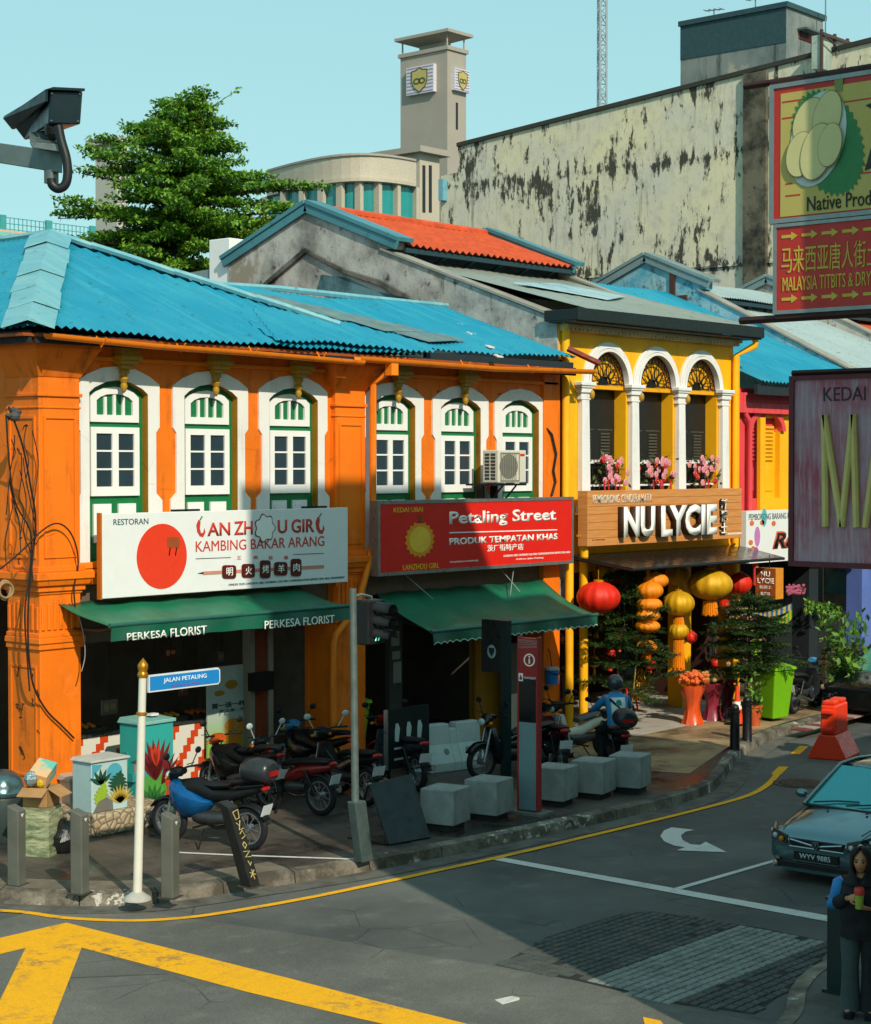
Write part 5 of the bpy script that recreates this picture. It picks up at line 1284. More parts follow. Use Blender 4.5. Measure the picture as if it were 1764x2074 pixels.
# street name post
b = G(278, 1822); sp = thing('street_sign', 'white street name post with gold finial and a blue plate reading Jalan Petaling', 'street sign', b)
PW_ = plain('post_white', 'd3d0c4', .5, 0, .1); GOLD = plain('finial_gold', 'b8801f', .35, .6, .15)
tpx = FY(289, 1375, b.y); lean = V((tpx.x - b.x, 0, 0)); H_ = FY(289, 1368, b.y).z
ax_ = (lean + V((0, 0, H_ - .15))).normalized()
m = MB(); m.tube([b + V((0, 0, .02)), b + lean + V((0, 0, H_ - .15))], [.052, .043], 14); m.build('post', PW_, sp, smooth=50)
m = MB(); m.lathe(b, [(.16, 0), (.15, .03), (.10, .06), (.06, .09)], 14); m.build('footing', concrete('white_mortar', 'b5b3aa', '6c6a62', .4), sp, smooth=50)
ft_ = b + lean + V((0, 0, H_ - .15)); m = MB(); m.lathe(ft_, [(.055, -.02), (.062, .0), (.055, .03), (.045, .045), (.06, .08), (.058, .12), (.03, .16), (.012, .18), (.0, .20)], 14, 0, ax_); r2_ = b + lean * .82 + V((0, 0, (H_ - .15) * .83)); m.lathe(r2_, [(.045, -.02), (.062, -.012), (.062, .012), (.045, .02)], 14, 0, ax_); m.build('finial', GOLD, sp, smooth=60)
u0, u1 = FY(301, 1384, b.y - .03), FY(446, 1377, b.y - .03); zt1, zt0 = FY(301, 1368, b.y - .03).z, FY(301, 1403, b.y - .03).z
fr_ = FRY(b.y - .03); r = .03
rr = [(u0.x + .0, zt0), (u1.x - r, zt0), (u1.x, zt0 + r), (u1.x, zt1 - r), (u1.x - r, zt1), (u0.x, zt1)]
m = MB(); m.poly(fr_, rr, -.03, 0); pl = m.build('plate', plain('plate_white', 'd9dde0', .4), sp)
e = .018; m = MB(); m.poly(fr_, [(u0.x + e, zt0 + e), (u1.x - r - .004, zt0 + e), (u1.x - e, zt0 + r + .004), (u1.x - e, zt1 - r - .004), (u1.x - r - .004, zt1 - e), (u0.x + e, zt1 - e)], .001, .004); m.build('blue_field', plain('sign_blue', '1f7fc4', .4, 0, .05), pl)
L_ = u1.x - u0.x; hh = zt1 - zt0
text('JALAN PETALING', fr_, u0.x + L_ * .20, u0.x + L_ * .80, zt0 + hh * .42, zt0 + hh * .74, MWH, pl, d=.004, depth=.003)
text('50000 KUALA LUMPUR', fr_, u0.x + L_ * .30, u0.x + L_ * .70, zt0 + hh * .18, zt0 + hh * .30, plain('magenta_ink', '8a3aa0', .6), pl, d=.004, depth=.003)
# dome-topped litter bin at the left edge
b = G(4, 1702); t = thing('litter_bin', 'dark litter bin with a shiny domed lid at the left edge', 'litter bin', b)
m = MB(); m.lathe(b, [(.26, 0), (.28, .04), (.29, .55), (.27, .60)], 20); m.build('drum', plain('bin_dark', '33403e', .5, .3), t, smooth=40)
m = MB(); m.lathe(b, [(.30, .60), (.31, .64), (.29, .66), (.285, .72), (.24, .83), (.14, .90), (.02, .925)], 20); m.build('dome_lid', plain('bin_lid', '5f7a7c', .25, .7), t, smooth=40)
# wrapped stack with cartons on top
b = G(84, 1728); t = thing('wrapped_stack', 'tall stack wrapped in pale green plastic film behind the leftmost bollard', 'wrapped stack', b, radians(28))
local(t); WRAP = NT('plastic_film'); n = WRAP.noise(3, 6, .7, WRAP.map((1, 1, 4))); WRAP.bump(n, .8, .04); WRAP = WRAP.done(WRAP.mix(WRAP.ramp(n, [(.4, 0.0), (.65, 1.0)]), rgb('5f6b4c'), rgb('b6b78f')), .25, 0, .6)
m = MB(); rs = []
for i in range(9):
    z = .60 * i / 8; e = .19 + .012 * sin(i * 2.3) + (.02 if i == 0 else 0); rs.append([(x * e + .01 * sin(i * 3 + k), y * e + .01 * cos(i * 2 + k), z) for k, (x, y) in enumerate(((-1, -1), (0, -1.03), (1, -1), (1.03, 0), (1, 1), (0, 1.03), (-1, 1), (-1.03, 0)))])
m.loft(rs); m.build('wrapped_body', WRAP, t, smooth=50)
CARD = plain('cardboard', 'b08656', .85, 0, .25, 4); CARDI = plain('cardboard_inside', '8a6238', .9)
t = thing('open_carton', 'brown open cardboard box with splayed flaps on the wrapped stack', 'carton', b + V((0, 0, .60)), radians(28)); local(t)
m = MB(); e = .17
for q in ((-e, -e, e, -e), (e, -e, e, e), (e, e, -e, e), (-e, e, -e, -e)):
    a_, c_ = V((q[0], q[1], 0)), V((q[2], q[3], 0)); n_ = V(((q[3] - q[1]), -(q[2] - q[0]), 0)).normalized() * .008
    m.hexa([a_, c_, c_ - n_, a_ - n_], [p + V((0, 0, .24)) for p in (a_, c_, c_ - n_, a_ - n_)])
m.box(-e, e, -e, e, .0, .015); m.build('box_walls', CARD, t)
for q, dz in (((-e, -e, e, -e), -.10), ((e, -e, e, e), -.06), ((-e, e, -e, -e), -.08)):
    a_, c_ = V((q[0], q[1], .24)), V((q[2], q[3], .24)); n_ = V(((q[3] - q[1]), -(q[2] - q[0]), 0)).normalized() * .17 + V((0, 0, dz))
    m = MB(); m.hexa([a_, a_ + n_, c_ + n_, c_], [p + V((0, 0, .008)) for p in (a_, a_ + n_, c_ + n_, c_)]); m.build('flap', CARD, t)
c0 = b + V((.02, 0, 1.0)); rot = Matrix.Rotation(radians(33), 3, 'Y') @ Matrix.Rotation(radians(20), 3, 'X')
t = thing('printed_carton', 'tilted carton printed orange and turquoise lying in the open box', 'carton', b + V((0, 0, .74)))
m = MB(); cs_ = [V((x, y, z)) for x, y, z in ((-.17, -.12, -.09), (.17, -.12, -.09), (.17, .12, -.09), (-.17, .12, -.09))]; RT = Matrix.Rotation(radians(28), 3, 'Z') @ Matrix.Rotation(radians(-24), 3, 'Y') @ Matrix.Rotation(radians(16), 3, 'X')
m.hexa([c0 + RT @ p for p in cs_], [c0 + RT @ (p + V((0, 0, .18))) for p in cs_])
PRN = NT('printed_card'); n = PRN.noise(6, 5, .6); PRN = PRN.done(PRN.mix(PRN.ramp(PRN.math('ADD', n, PRN.sep()[0]), [(.45, 0.0), (.62, 1.0)]), rgb('d9a878'), rgb('5fae9f')), .5)
m.build('box', PRN, t)
m = MB(); m.ball(b + V((-.17, -.02, .96)), (.09, .09, .10), 9, 6); fo_ = m.build('foil_bag', plain('foil', '9fb6bb', .3, .6, .4, 14, .5, .8)); tag(fo_, 'crumpled silver bag poking out of the open carton', 'bag')
m = MB(); m.ball(b + V((-.08, -.10, .90)), (.06, .05, .06), 8, 5); tag(m.build('yellow_wrapper', plain('wrapper_yellow', 'c9a21a', .5)), 'small yellow wrapper under the silver bag in the open carton', 'wrapper')
# black rubbish bag
def bag(px, py, rad, hgt, mat, label, cat='rubbish bag', seed=1):
    b = G(px, py); R_ = random.Random(seed); m = MB(); k, n = 10, 16; rs = []
    for i in range(k + 1):
        v_ = i / k; r = rad * (sin(pi * min(1, .18 + .82 * v_)) ** .55 if v_ < .9 else .16) * (1 if v_ < .5 else 1 - .35 * (v_ - .5)); r = max(r, .02)
        rs.append([(b.x + r * cos(2 * pi * j / n) * (1 + .13 * R_.uniform(-1, 1)), b.y + r * sin(2 * pi * j / n) * (1 + .13 * R_.uniform(-1, 1)), b.z + hgt * v_ + (.03 * R_.uniform(-1, 1) if 0 < i < k else 0)) for j in range(n)])
    m.loft(rs); return tag(based(m.build('rubbish_bag', mat, smooth=35), b), label, cat)
BAGM = plain('black_plastic', '14181a', .28, 0, .3, 8, .6, .6)
bag(128, 1724, .24, .42, BAGM, 'black plastic rubbish bag between the first two bollards')
bag(322, 1672, .17, .30, plain('grey_plastic_bag', '3b4a50', .3, 0, .4, 8, .6, .5), 'grey rubbish bag behind the pale bollard by the blue motorcycle', seed=3)
# electric boxes
def cabinet(b, w_, d_, h, rz, mat, label, lid, cap=.05, name='utility_box'):
    t = local(thing(name, label, 'utility box', b, rz))
    m = MB(); m.box(-w_ / 2, w_ / 2, -d_ / 2, d_ / 2, 0, h); m.build('body', mat, t, bevel=.01)
    m = MB(); m.hexa([(-w_ / 2 - .03, -d_ / 2 - .03, h), (w_ / 2 + .03, -d_ / 2 - .03, h), (w_ / 2 + .03, d_ / 2 + .03, h), (-w_ / 2 - .03, d_ / 2 + .03, h)], [(-w_ / 2 - .03, -d_ / 2 - .03, h + cap), (w_ / 2 + .03, -d_ / 2 - .03, h + cap), (w_ / 2, d_ / 2, h + cap * 1.6), (-w_ / 2, d_ / 2, h + cap * 1.6)]); m.build('lid', lid, t, bevel=.01)
    return t, Fr((0, -d_ / 2, 0), (1, 0, 0), (0, 0, 1)), Fr((-w_ / 2, 0, 0), (0, -1, 0), (0, 0, 1))
rz_ = radians(-4)
t, f1, f2 = cabinet(G(150, 1668), .30, .26, .60, rz_, plain('cream_metal', 'a9a899', .6, 0, .2), 'plain grey-cream meter box at the foot of the orange pillar', plain('cream_metal', 'a9a899'))
m = MB(); m.rect(f1, .06, .075, .12, .28, .001, .012); m.build('handle', BLK, t)
m = MB(); m.rect(f1, .10, .22, .38, .46, .001, .07); m.build('side_box', plain('cream_metal', 'a9a899'), t)
m = MB(); rs_ = random.Random(2)
for k in range(4): m.tube([f1.p(-.11 + j * .035, .46 - k * .03 + rs_.uniform(-.012, .012), .004) for j in range(6)], .004, 4)
m.build('scribble', plain('pencil', '6d6b60', .8), t)
sb_ = G(230, 1690); t = local(thing('rubble_wall', 'low rough stone plinth under the painted utility boxes', 'wall', sb_, radians(0)))
STONE = NT('rubble_stone'); v_ = STONE.vor(9); STONE.bump(STONE.vor(9, None, 'DISTANCE_TO_EDGE'), .9, .05); STONE = STONE.done(STONE.mix(STONE.ramp(STONE.vor(9, None, 'DISTANCE_TO_EDGE'), [(0, 0.0), (.12, 1.0)]), rgb('5c4a35'), STONE.mix(STONE.noise(4, 5), rgb('8d7a5e'), rgb('c0ae90'))), .9)
bp = G(238, 1648); 
m = MB(); m.box(-.30, .95, .0, 1.1, 0, .30); m.build('stone_body', STONE, t, bevel=.03)
ARTW = plain('mural_pale', 'a9c2c0', .6, 0, .1); DKL = plain('mural_dark_green', '1d4a33', .6); YGL = plain('mural_yellow_green', '8fae2c', .6); OCL = plain('mural_ochre', 'b99a3c', .6); BLM = plain('mural_blue', '4a9db0', .6); GRM = plain('mural_stone', '6d6b62', .6)
wb = V((sb_.x + .02, sb_.y + .30, .45)); t, f1, f2 = cabinet(wb, .60, .40, .66, 0, ARTW, 'pale utility box painted with tropical leaves on the stone plinth', plain('lid_white', 'b9bab2', .6), .03)
def leafshape(f, cx, cy, L, wd, ang, mat, d0, nm, t, cut=0):
    P = []; n = 22
    for i in range(n + 1):
        u = i / n; w_ = wd * sin(pi * u ** .8) * (1 - (.45 if cut and i % 3 == 2 else 0)); P.append((u * L, w_))
    P2 = P + [(a_, -b_) for a_, b_ in reversed(P[1:-1])]
    c_, s_ = cos(ang), sin(ang); return [(cx + a_ * c_ - b_ * s_, cy + a_ * s_ + b_ * c_) for a_, b_ in P2]
def fan(f, cx, cy, r, n, a0, a1, wd, d, m):
    for k in range(n):
        an = a0 + (a1 - a0) * k / max(n - 1, 1); m.poly(f, leafshape(f, cx, cy, r, wd, an, None, d, '', None), d, d + .002)
m = MB(); m.poly(f1, circ(.08, .50, .13, .12, 20), .001, .003); m.poly(f1, [(-.29, .45), (-.12, .62), (-.29, .64)], .001, .003); m.build('mural_sky', BLM, t)
m = MB(); m.poly(f1, leafshape(f1, .10, .20, .32, .17, radians(75), 0, 0, 0, 0, 1), .004, .006); fan(f1, -.14, .36, .22, 5, radians(40), radians(150), .03, .004, m); m.build('mural_leaf', DKL, t)
m = MB(); m.poly(f1, leafshape(f1, -.20, .06, .36, .12, radians(70), 0, 0, 0, 0, 1), .007, .009); m.build('mural_leaf', YGL, t)
m = MB(); fan(f1, .17, .08, .25, 9, radians(30), radians(150), .022, .007, m); m.build('mural_fern', OCL, t)
m = MB(); m.poly(f1, [(-.28, .01), (.05, .01), (.04, .12), (-.06, .19), (-.2, .14)], .010, .012); m.build('mural_rock', GRM, t)
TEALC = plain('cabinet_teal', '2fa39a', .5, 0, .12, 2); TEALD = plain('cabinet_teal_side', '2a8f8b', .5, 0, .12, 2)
tb = V((sb_.x + .80, sb_.y + .35, .33)); t, f1, f2 = cabinet(G(318, 1640) + V((0, .22, 0)), .58, .48, 1.22, radians(2), TEALC, 'tall turquoise utility cabinet painted with red flowers behind the street sign post', plain('lid_teal', '7fb6ae', .6), .05)
m = MB(); m.rect(f1, -.285, .285, .02, .5, .001, .003); m.build('mural_ground', plain('mural_green', '4f9a3c', .6, 0, .2), t)
m = MB(); fan(f1, -.05, .42, .60, 7, radians(62), radians(128), .05, .004, m); fan(f1, .05, .35, .5, 4, radians(35), radians(70), .035, .004, m); m.build('mural_bract', plain('mural_crimson', '6e1d1f', .6), t)
m = MB(); fan(f1, -.04, .62, .34, 3, radians(80), radians(110), .04, .007, m); m.build('mural_flower', plain('mural_red', 'c23a22', .6), t)
m = MB(); fan(f1, -.12, .05, .34, 6, radians(40), radians(140), .05, .007, m); m.build('mural_leaf', plain('mural_leaf_green', '2b6b2e', .6), t)
m = MB(); m.poly(f1, [(.05, .02), (.18, .02), (.28, .30), (.22, .46), (.12, .40), (.16, .28)], .010, .012); m.build('mural_bloom', plain('mural_red', 'c23a22'), t)
m = MB(); m.rect(f2, -.02, .10, .42, .54, .001, .06); m.rect(f2, -.17, -.06, .60, .82, .001, .02); m.build('meter_box', TEALD, t)
m = MB(); m.rect(f2, .07, .19, .50, .72, .001, .004); m.build('notice', plain('notice_pink', 'b99a95', .7), t)
m = MB(); m.box(.0, .14, -.10, .0, 1.31, 1.34); m.build('litter_on_top', MW, t)
# ---------------------------------------------------------------- traffic signal
b = G(737, 1744); ps = thing('traffic_signal', 'tall grey traffic signal pole with a dark visored head showing a green arrow', 'traffic light', b)
pt = FY(715, 1192, b.y + .0); mid_ = FY(722, 1632, b.y)
m = MB(); m.tube([mid_ - V((.02, 0, .06)), pt], [.048, .042], 14); m.build('pole', plain('galvanised', '76837f', .4, .5, .35, 4), ps, smooth=50)
m = MB(); q_ = [(-.10, -.07), (.10, -.07), (.10, .07), (-.10, .07)]; m.hexa([(b.x + x, b.y + y, b.z) for x, y in q_], [(mid_.x + x, b.y + y, mid_.z + .06) for x, y in q_]); m.build('base_casing', plain('casing_grey', '4f5f5e', .5, .3, .3), ps, bevel=.015)
hd = FY(752, 1255, b.y + .05); m = MB(); m.box(hd.x - .17, hd.x + .14, hd.y - .1, hd.y + .12, hd.z - .30, hd.z + .25); m.build('head', plain('signal_black', '14181a', .5), ps, bevel=.02)
for dz in (.14, -.02, -.18):
    m = MB(); m.lathe((hd.x, hd.y - .1, hd.z + dz), [(.075, 0), (.075, .01), (.0, .012)], 16, 0, (.3, -1, 0)); m.build('lens', plain('lens_dark', '1a211f', .2), ps)
    m = MB(); P = [V((hd.x + .09 * cos(a_), hd.y - .1, hd.z + dz + .09 * sin(a_))) for a_ in [radians(-10 + 200 * k / 12) for k in range(13)]]
    for k in range(12): m.face([P[k], P[k + 1], P[k + 1] + V((.07, -.20, -.03)), P[k] + V((.07, -.20, -.03))])
    v_ = m.build('visor', plain('signal_black', '14181a'), ps); sd_ = v_.modifiers.new('thick', 'SOLIDIFY'); sd_.thickness = .006
GLOW = bpy.data.materials.new('signal_green'); GLOW.use_nodes = True; GLOW.node_tree.nodes['Principled BSDF'].inputs['Emission Color'].default_value = rgb('2fd08a'); GLOW.node_tree.nodes['Principled BSDF'].inputs['Emission Strength'].default_value = .6
m = MB(); fr_ = FRY(hd.y - .125, hd.x - .01, hd.z - .2)
for a_, c_ in (((-.05, -.05), (-.01, .05)), ((.0, -.05), (.05, .04)), ((-.01, .05), (.03, .06))): m.tube([fr_.p(*a_, .0), fr_.p(*c_, .0)], .008, 5)
m.build('lit_arrow', GLOW, ps)
m = MB(); m.tube([pt + V((.0, 0, -.1)), pt + V((.15, 0, -.08)), (hd.x, hd.y, hd.z + .28), (hd.x - .05, hd.y, hd.z + .2)], .02, 6); m.build('arm', plain('galvanised', '76837f'), ps)
# ---------------------------------------------------------------- concrete cubes
CUB = concrete('cube_concrete', '969e9a', '5a6360', .6, 2.2); PLN = plain('cube_plinth', '262826', .8)
D4 = lambda x, y: (708.9 + x * .3731, 1164.6 + y * .3731)
q = D4(575, 1400); b0 = G(*q)
cube = local(thing('concrete_seat', 'x', 'concrete seat', b0 + V((0, .18, 0)), radians(13.4), 'pale concrete cube seats along the kerb'))
m = MB(); m.box(-.25, .25, -.25, .25, .09, .555); m.build('block', CUB, cube, bevel=.012)
m = MB(); m.box(-.19, .19, -.19, .19, 0, .09); m.build('plinth', PLN, cube)
for k, (p, lb) in enumerate((((575, 1395), 'concrete cube seat beside the leaning black board, nearest the signal pole'), ((812, 1340), 'concrete cube seat just left of the red information pillar'), ((1172, 1262), 'concrete cube seat just right of the red information pillar'), ((1382, 1222), 'concrete cube seat second from the right, in front of the seated rider'), ((1580, 1190), 'concrete cube seat farthest right by the wet pavement'))):
    o = cube if k == 0 else copy_tree(cube); o['label'] = lb; g = G(*D4(*p)); o.location = g + V((.10, .27, 0)); o.rotation_euler.z = radians((13.4, 11, 12, 13, 16)[k])
# ---------------------------------------------------------------- red information pillar and dark totem
REDP = plain('pillar_red', '9c2222', .4, 0, .1); SCR = plain('screen_black', '0f1516', .15, 0, .2, 2, .6); PGREY = plain('pillar_grey', '6f8c90', .45, .2, .12)
b = G(1072, 1648); zt_ = FY(1074, 1292, b.y).z - .15
t = local(thing('information_pillar', 'tall red and grey information pillar with a white i symbol between the cubes', 'information pillar', b, radians(8)))
w_, d_ = .11, .33                                        # narrow along the kerb, wide towards it
m = MB(); m.box(-w_ / 2, w_ / 2, -d_ / 2 + .03, d_ / 2 - .03, .06, 1.28); m.build('lower_body', PGREY, t)
m = MB(); m.box(-w_ / 2 + .003, w_ / 2 - .003, -d_ / 2 + .03, d_ / 2 - .03, 1.28, 1.36 + (zt_ - 1.36) * .50); m.build('screen', SCR, t)
m = MB(); m.box(-w_ / 2, w_ / 2, -d_ / 2 + .03, d_ / 2 - .03, 1.36 + (zt_ - 1.36) * .50, zt_); m.build('red_head', REDP, t)
m = MB(); m.box(-w_ / 2 - .005, w_ / 2 + .005, -d_ / 2, -d_ / 2 + .03, .04, zt_ + .02); m.box(-w_ / 2 - .005, w_ / 2 + .005, d_ / 2 - .03, d_ / 2, .04, zt_ + .02); m.build('red_edge', REDP, t, bevel=.006)
m = MB(); m.box(-.16, .2, -.3, .3, 0, .04); m.build('foot_slab', concrete('slab', '77776f', '44443f', .4), t)
fi = Fr((-w_ / 2, 0, 0), (0, -1, 0), (0, 0, 1)); zi = zt_ - .30
m = MB(); m.ring(fi, circ(.03, zi, .09, .09, 26), circ(.03, zi, .07, .07, 26), .001, .006); m.rect(fi, .02, .042, zi - .05, zi + .02, .001, .006); m.poly(fi, circ(.031, zi + .045, .014, .014, 10), .001, .006); m.build('symbol', MWH, t)
m = MB(); m.rect(fi, -.14, -.07, zi - .30, zi - .19, .001, .005); m.build('pictogram', MWH, t)
text('MAKLUMAT PELANCONG', fi, -.055, .13, zi - .265, zi - .235, MWH, t, depth=.003, d=.001)
m = MB(); m.poly(fi, [(-.125, zi - .28), (-.085, zi - .28), (-.085, zi - .25), (-.105, zi - .21), (-.125, zi - .25)], .005, .008); m.build('pictogram_figure', REDP, t)
m = MB()
for k in range(6): m.tube([fi.p(-.15, zt_ - .02 - k * .022 + .01 * sin(k), .006), fi.p(.15, zt_ - .03 - k * .018, .006)], .003, 4)
m.build('scratches', plain('scratch_pale', 'b9a9a4', .7), t)
DKT = plain('totem_dark', '16302f', .4, .2, .2)
b = G(1022, 1578); zt2 = FY(1022, 1257, b.y).z - .15
t = thing('dark_totem', 'dark teal sign totem with a shield badge left of the red information pillar', 'totem', b)
p0 = FX(977, 1300, b.x).y; p1 = FX(1012, 1300, b.x).y
m = MB(); m.box(b.x - .03, b.x + .09, b.y - .06, b.y + .06, .15, .15 + zt2); m.build('post', DKT, t)
m = MB(); m.box(b.x - .02, b.x + .06, b.y + .062, p0, FX(990, 1361, b.x).z, .15 + zt2 - .0); m.build('panel', plain('totem_panel', '0e1d1d', .35), t)
fx = FRX(b.x - .02); um = -(b.y + p0) / 2 - .02; vm = FX(992, 1319, b.x).z
sh = lambda k: [(um - .055 * k, vm + .06 * k), (um + .055 * k, vm + .06 * k), (um + .055 * k, vm), (um, vm - .085 * k), (um - .055 * k, vm)]
m = MB(); m.poly(fx, circ(um, vm - .0, .085, .105, 22), .001, .004); bd = m.build('badge', plain('badge_pale', '8fa5a5', .5), t); m = MB(); m.poly(fx, sh(1), .004, .007); m.build('badge_shield', DKT, t)
# ---------------------------------------------------------------- black boards near the signal pole
b = G(835, 1705); A_ = [D4(100, 1140), D4(330, 1085), D4(430, 1430), D4(205, 1470)]
t = thing('leaning_board', 'large plain black board propped at a slant beside the signal pole', 'board', b)
P0, P1 = G(*A_[3]), G(*A_[2]); up_ = FY(*A_[0], P0.y + .55); up2 = FY(*A_[1], P1.y + .55)
nb_ = (P1 - P0).cross(up_ - P0).normalized() * .03
m = MB(); m.hexa([P0, P1, up2, up_], [p + nb_ for p in (P0, P1, up2, up_)]); m.build('panel', plain('board_black', '12201f', .45, 0, .3, 3), t, bevel=.006)
m = MB(); m.tube([P0 + V((0, 0, .02)), P0 + V((0, .7, .0))], .02, 5); m.tube([P1 + V((0, 0, .02)), P1 + V((.15, .3, .0))], .02, 5); m.tube([up_, V((up_.x, up_.y + .25, .15))], .02, 5); m.build('prop', BLK, t)
Q_ = [D4(205, 735), D4(430, 700), D4(430, 1050), D4(205, 1060)]
gy = G(*D4(320, 1150)).y; a_, c_ = FY(*Q_[3], gy), FY(*Q_[1], gy)
t = thing('black_stand', 'upright black board with white shirt shapes and dashes behind the leaning board', 'board', (a_.x, gy, .15))
m = MB(); m.box(a_.x, c_.x, gy, gy + .05, a_.z, c_.z); m.build('panel', plain('board_black', '12201f'), t)
m = MB(); m.box(a_.x + .03, a_.x + .07, gy + .01, gy + .05, .15, a_.z); m.box(c_.x - .07, c_.x - .03, gy + .01, gy + .05, .15, a_.z); m.build('legs', BLK, t)
m = MB(); m.box(a_.x - .025, a_.x - .001, gy - .01, gy + .06, a_.z, c_.z); m.build('edge_strip', MALU, t)
fr_ = FRY(gy); W_ = c_.x - a_.x; H2 = c_.z - a_.z
for u in (.22, .50, .76):
    m = MB(); x = a_.x + W_ * u; z = a_.z + H2 * .62; m.poly(fr_, [(x - .05, z - .14), (x + .03, z - .16), (x + .06, z + .04), (x + .02, z + .12), (x - .03, z + .12), (x - .05, z + .02)], .001, .004); m.build('shirt_print', plain('print_white', 'b9c6c4', .6), t)
for u in (.15, .45):
    for v_ in (.14, .32):
        m = MB(); x, z = a_.x + W_ * u, a_.z + H2 * v_; m.rect(fr_, x, x + W_ * .22, z, z + .03, .001, .004); m.build('dash_print', plain('print_white', 'b9c6c4'), t)
# white plastic barrier
b = G(*D4(590, 1058)); t = local(thing('traffic_barrier', 'white plastic road barrier standing in the shade behind the cube seats', 'barrier', b + V((.0, .2, 0)), radians(-12)))
prof = [(-.27, 0), (-.27, .12), (-.13, .40), (-.10, .74), (-.03, .74), (-.03, .68), (.03, .68), (.03, .74), (.10, .74), (.13, .40), (.27, .12), (.27, 0)]
prof = [(-.25, 0), (-.25, .14), (-.12, .42), (-.09, .74), (.09, .74), (.12, .42), (.25, .14), (.25, 0)]
m = MB(); m.loft([[(x, y, z) for y, z in prof] for x in (-.55, -.07)]); m.loft([[(x, y * .99, z if z < .7 else .66) for y, z in prof] for x in (-.07, .07)]); m.loft([[(x, y, z) for y, z in prof] for x in (.07, .55)])
m.build('body', plain('barrier_white', 'b9c4bf', .5, 0, .15), t, bevel=.015)
for x in (-.18, .25):
    m = MB(); m.lathe((x, -.155, .30), [(.055, 0), (.055, .02), (.03, .022)], 14, 0, (0, -1, .45)); m.build('drain_hole', plain('hole_grey', '6d7a78', .6), t)
# ================================================================ people
def skinmesh(joints, bones, sub=2):
    """grow one continuous surface round a skeleton: joints name -> ((x,y,z), radius or (rx, ry))"""
    names = list(joints); ix = {n: i for i, n in enumerate(names)}
    me = bpy.data.meshes.new('figure'); me.from_pydata([joints[n][0] for n in names], [(ix[a], ix[b]) for a, b in bones], [])
    o = bpy.data.objects.new('figure', me); C.objects.link(o)
    sk = o.modifiers.new('skin', 'SKIN'); sk.use_smooth_shade = True; ss = o.modifiers.new('sub', 'SUBSURF'); ss.levels = ss.render_levels = sub
    for i, n in enumerate(names):
        r = joints[n][1]; me.skin_vertices[0].data[i].radius = r if isinstance(r, tuple) else (r, r)
        me.skin_vertices[0].data[i].use_root = (i == 0)
    bpy.context.view_layer.update()
    out = bpy.data.meshes.new_from_object(o.evaluated_get(bpy.context.evaluated_depsgraph_get()))
    bpy.data.objects.remove(o); bpy.data.meshes.remove(me); return out
def addmesh(m, me, mi=0):
    b = len(m.v); m.v += [v.co.copy() for v in me.vertices]
    for p in me.polygons: m.f.append([b + i for i in p.vertices]); m.m.append(mi)
    bpy.data.meshes.remove(me)
def ell(cx, cy, z, rx, ry, n=16, tilt=0): return [(cx + rx * cos(2 * pi * i / n), cy + ry * sin(2 * pi * i / n), z + tilt * cos(2 * pi * i / n)) for i in range(n)]
def hand(m, w_, d, side, palm_n, curl=.9, mi=0):
    """palm and five bent fingers from wrist w_ along d; palm_n is the direction the palm faces"""
    w_, d = V(w_), V(d).normalized(); pn = (V(palm_n) - d * V(palm_n).dot(d)).normalized(); s_ = d.cross(pn) * side
    m.loft([[w_ + d * a + s_ * (r * cos(t)) + pn * (.5 * r * sin(t)) for t in [2 * pi * k / 8 for k in range(8)]] for a, r in ((-.01, .02), (.02, .032), (.055, .038), (.08, .036))], mi)
    for k, L in enumerate((.062, .070, .066, .052)):
        p = w_ + d * .075 + s_ * (.027 - .018 * k); a_ = curl
        q = p + (d * cos(a_ * .5) + pn * sin(a_ * .5)) * L * .45; r = q + (d * cos(a_ * 1.2) + pn * sin(a_ * 1.2)) * L * .32; e_ = r + (d * cos(a_ * 1.8) + pn * sin(a_ * 1.8)) * L * .25
        m.tube([p, q, r, e_], [.0095, .009, .008, .006], 6, mi)
    p = w_ + d * .03 + s_ * .032; q = p + (d * .6 + s_ * .5 + pn * .5).normalized() * .03; r = q + (d * .6 + pn * .8).normalized() * .028
    m.tube([p, q, r], [.011, .010, .007], 6, mi)
def head(m, c, f, r=(.078, .066, .102), mi=0):
    """head with brow, nose, chin, ears; f = facing angle"""
    R_ = Matrix.Rotation(f, 3, 'Z'); c = V(c); b = len(m.v); n, k = 18, 14
    for i in range(k + 1):
        a = -pi / 2 + pi * i / k
        for j in range(n):
            t = 2 * pi * j / n; q = V((r[0] * cos(a) * cos(t), r[1] * cos(a) * sin(t), r[2] * sin(a)))
            if q.x > 0:
                q.x *= 1.0 + .10 * (1 if abs(q.z + .01) < .09 else 0); q.y *= 1 - .22 * max(0, -q.z / r[2])
                if abs(q.y) < .018 and -.035 < q.z < .02: q.x += .018
                if .015 < abs(q.y) < .05 and .0 < q.z < .03: q.x -= .008
            m.v.append(c + R_ @ q)
    for i in range(k):
        for j in range(n): q = (j + 1) % n; m.f.append([b + i * n + j, b + i * n + q, b + (i + 1) * n + q, b + (i + 1) * n + j]); m.m.append(mi)
    for s_ in (-1, 1): m.ball(c + R_ @ V((-.005, s_ * r[1], -.005)), (.018, .010, .028), 8, 5, mi)
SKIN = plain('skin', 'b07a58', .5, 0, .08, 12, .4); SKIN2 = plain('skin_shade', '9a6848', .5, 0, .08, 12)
BLKC = plain('black_cloth', '14161a', .85, 0, .3, 5); BLUEC = plain('blue_nylon', '1677b8', .5, 0, .15, 6); DENIM = plain('dark_denim', '434f50', .85, 0, .35, 4); EYE = plain('eye_dark', '140d0a', .3); LIP = plain('lip', '8a4a40', .5)
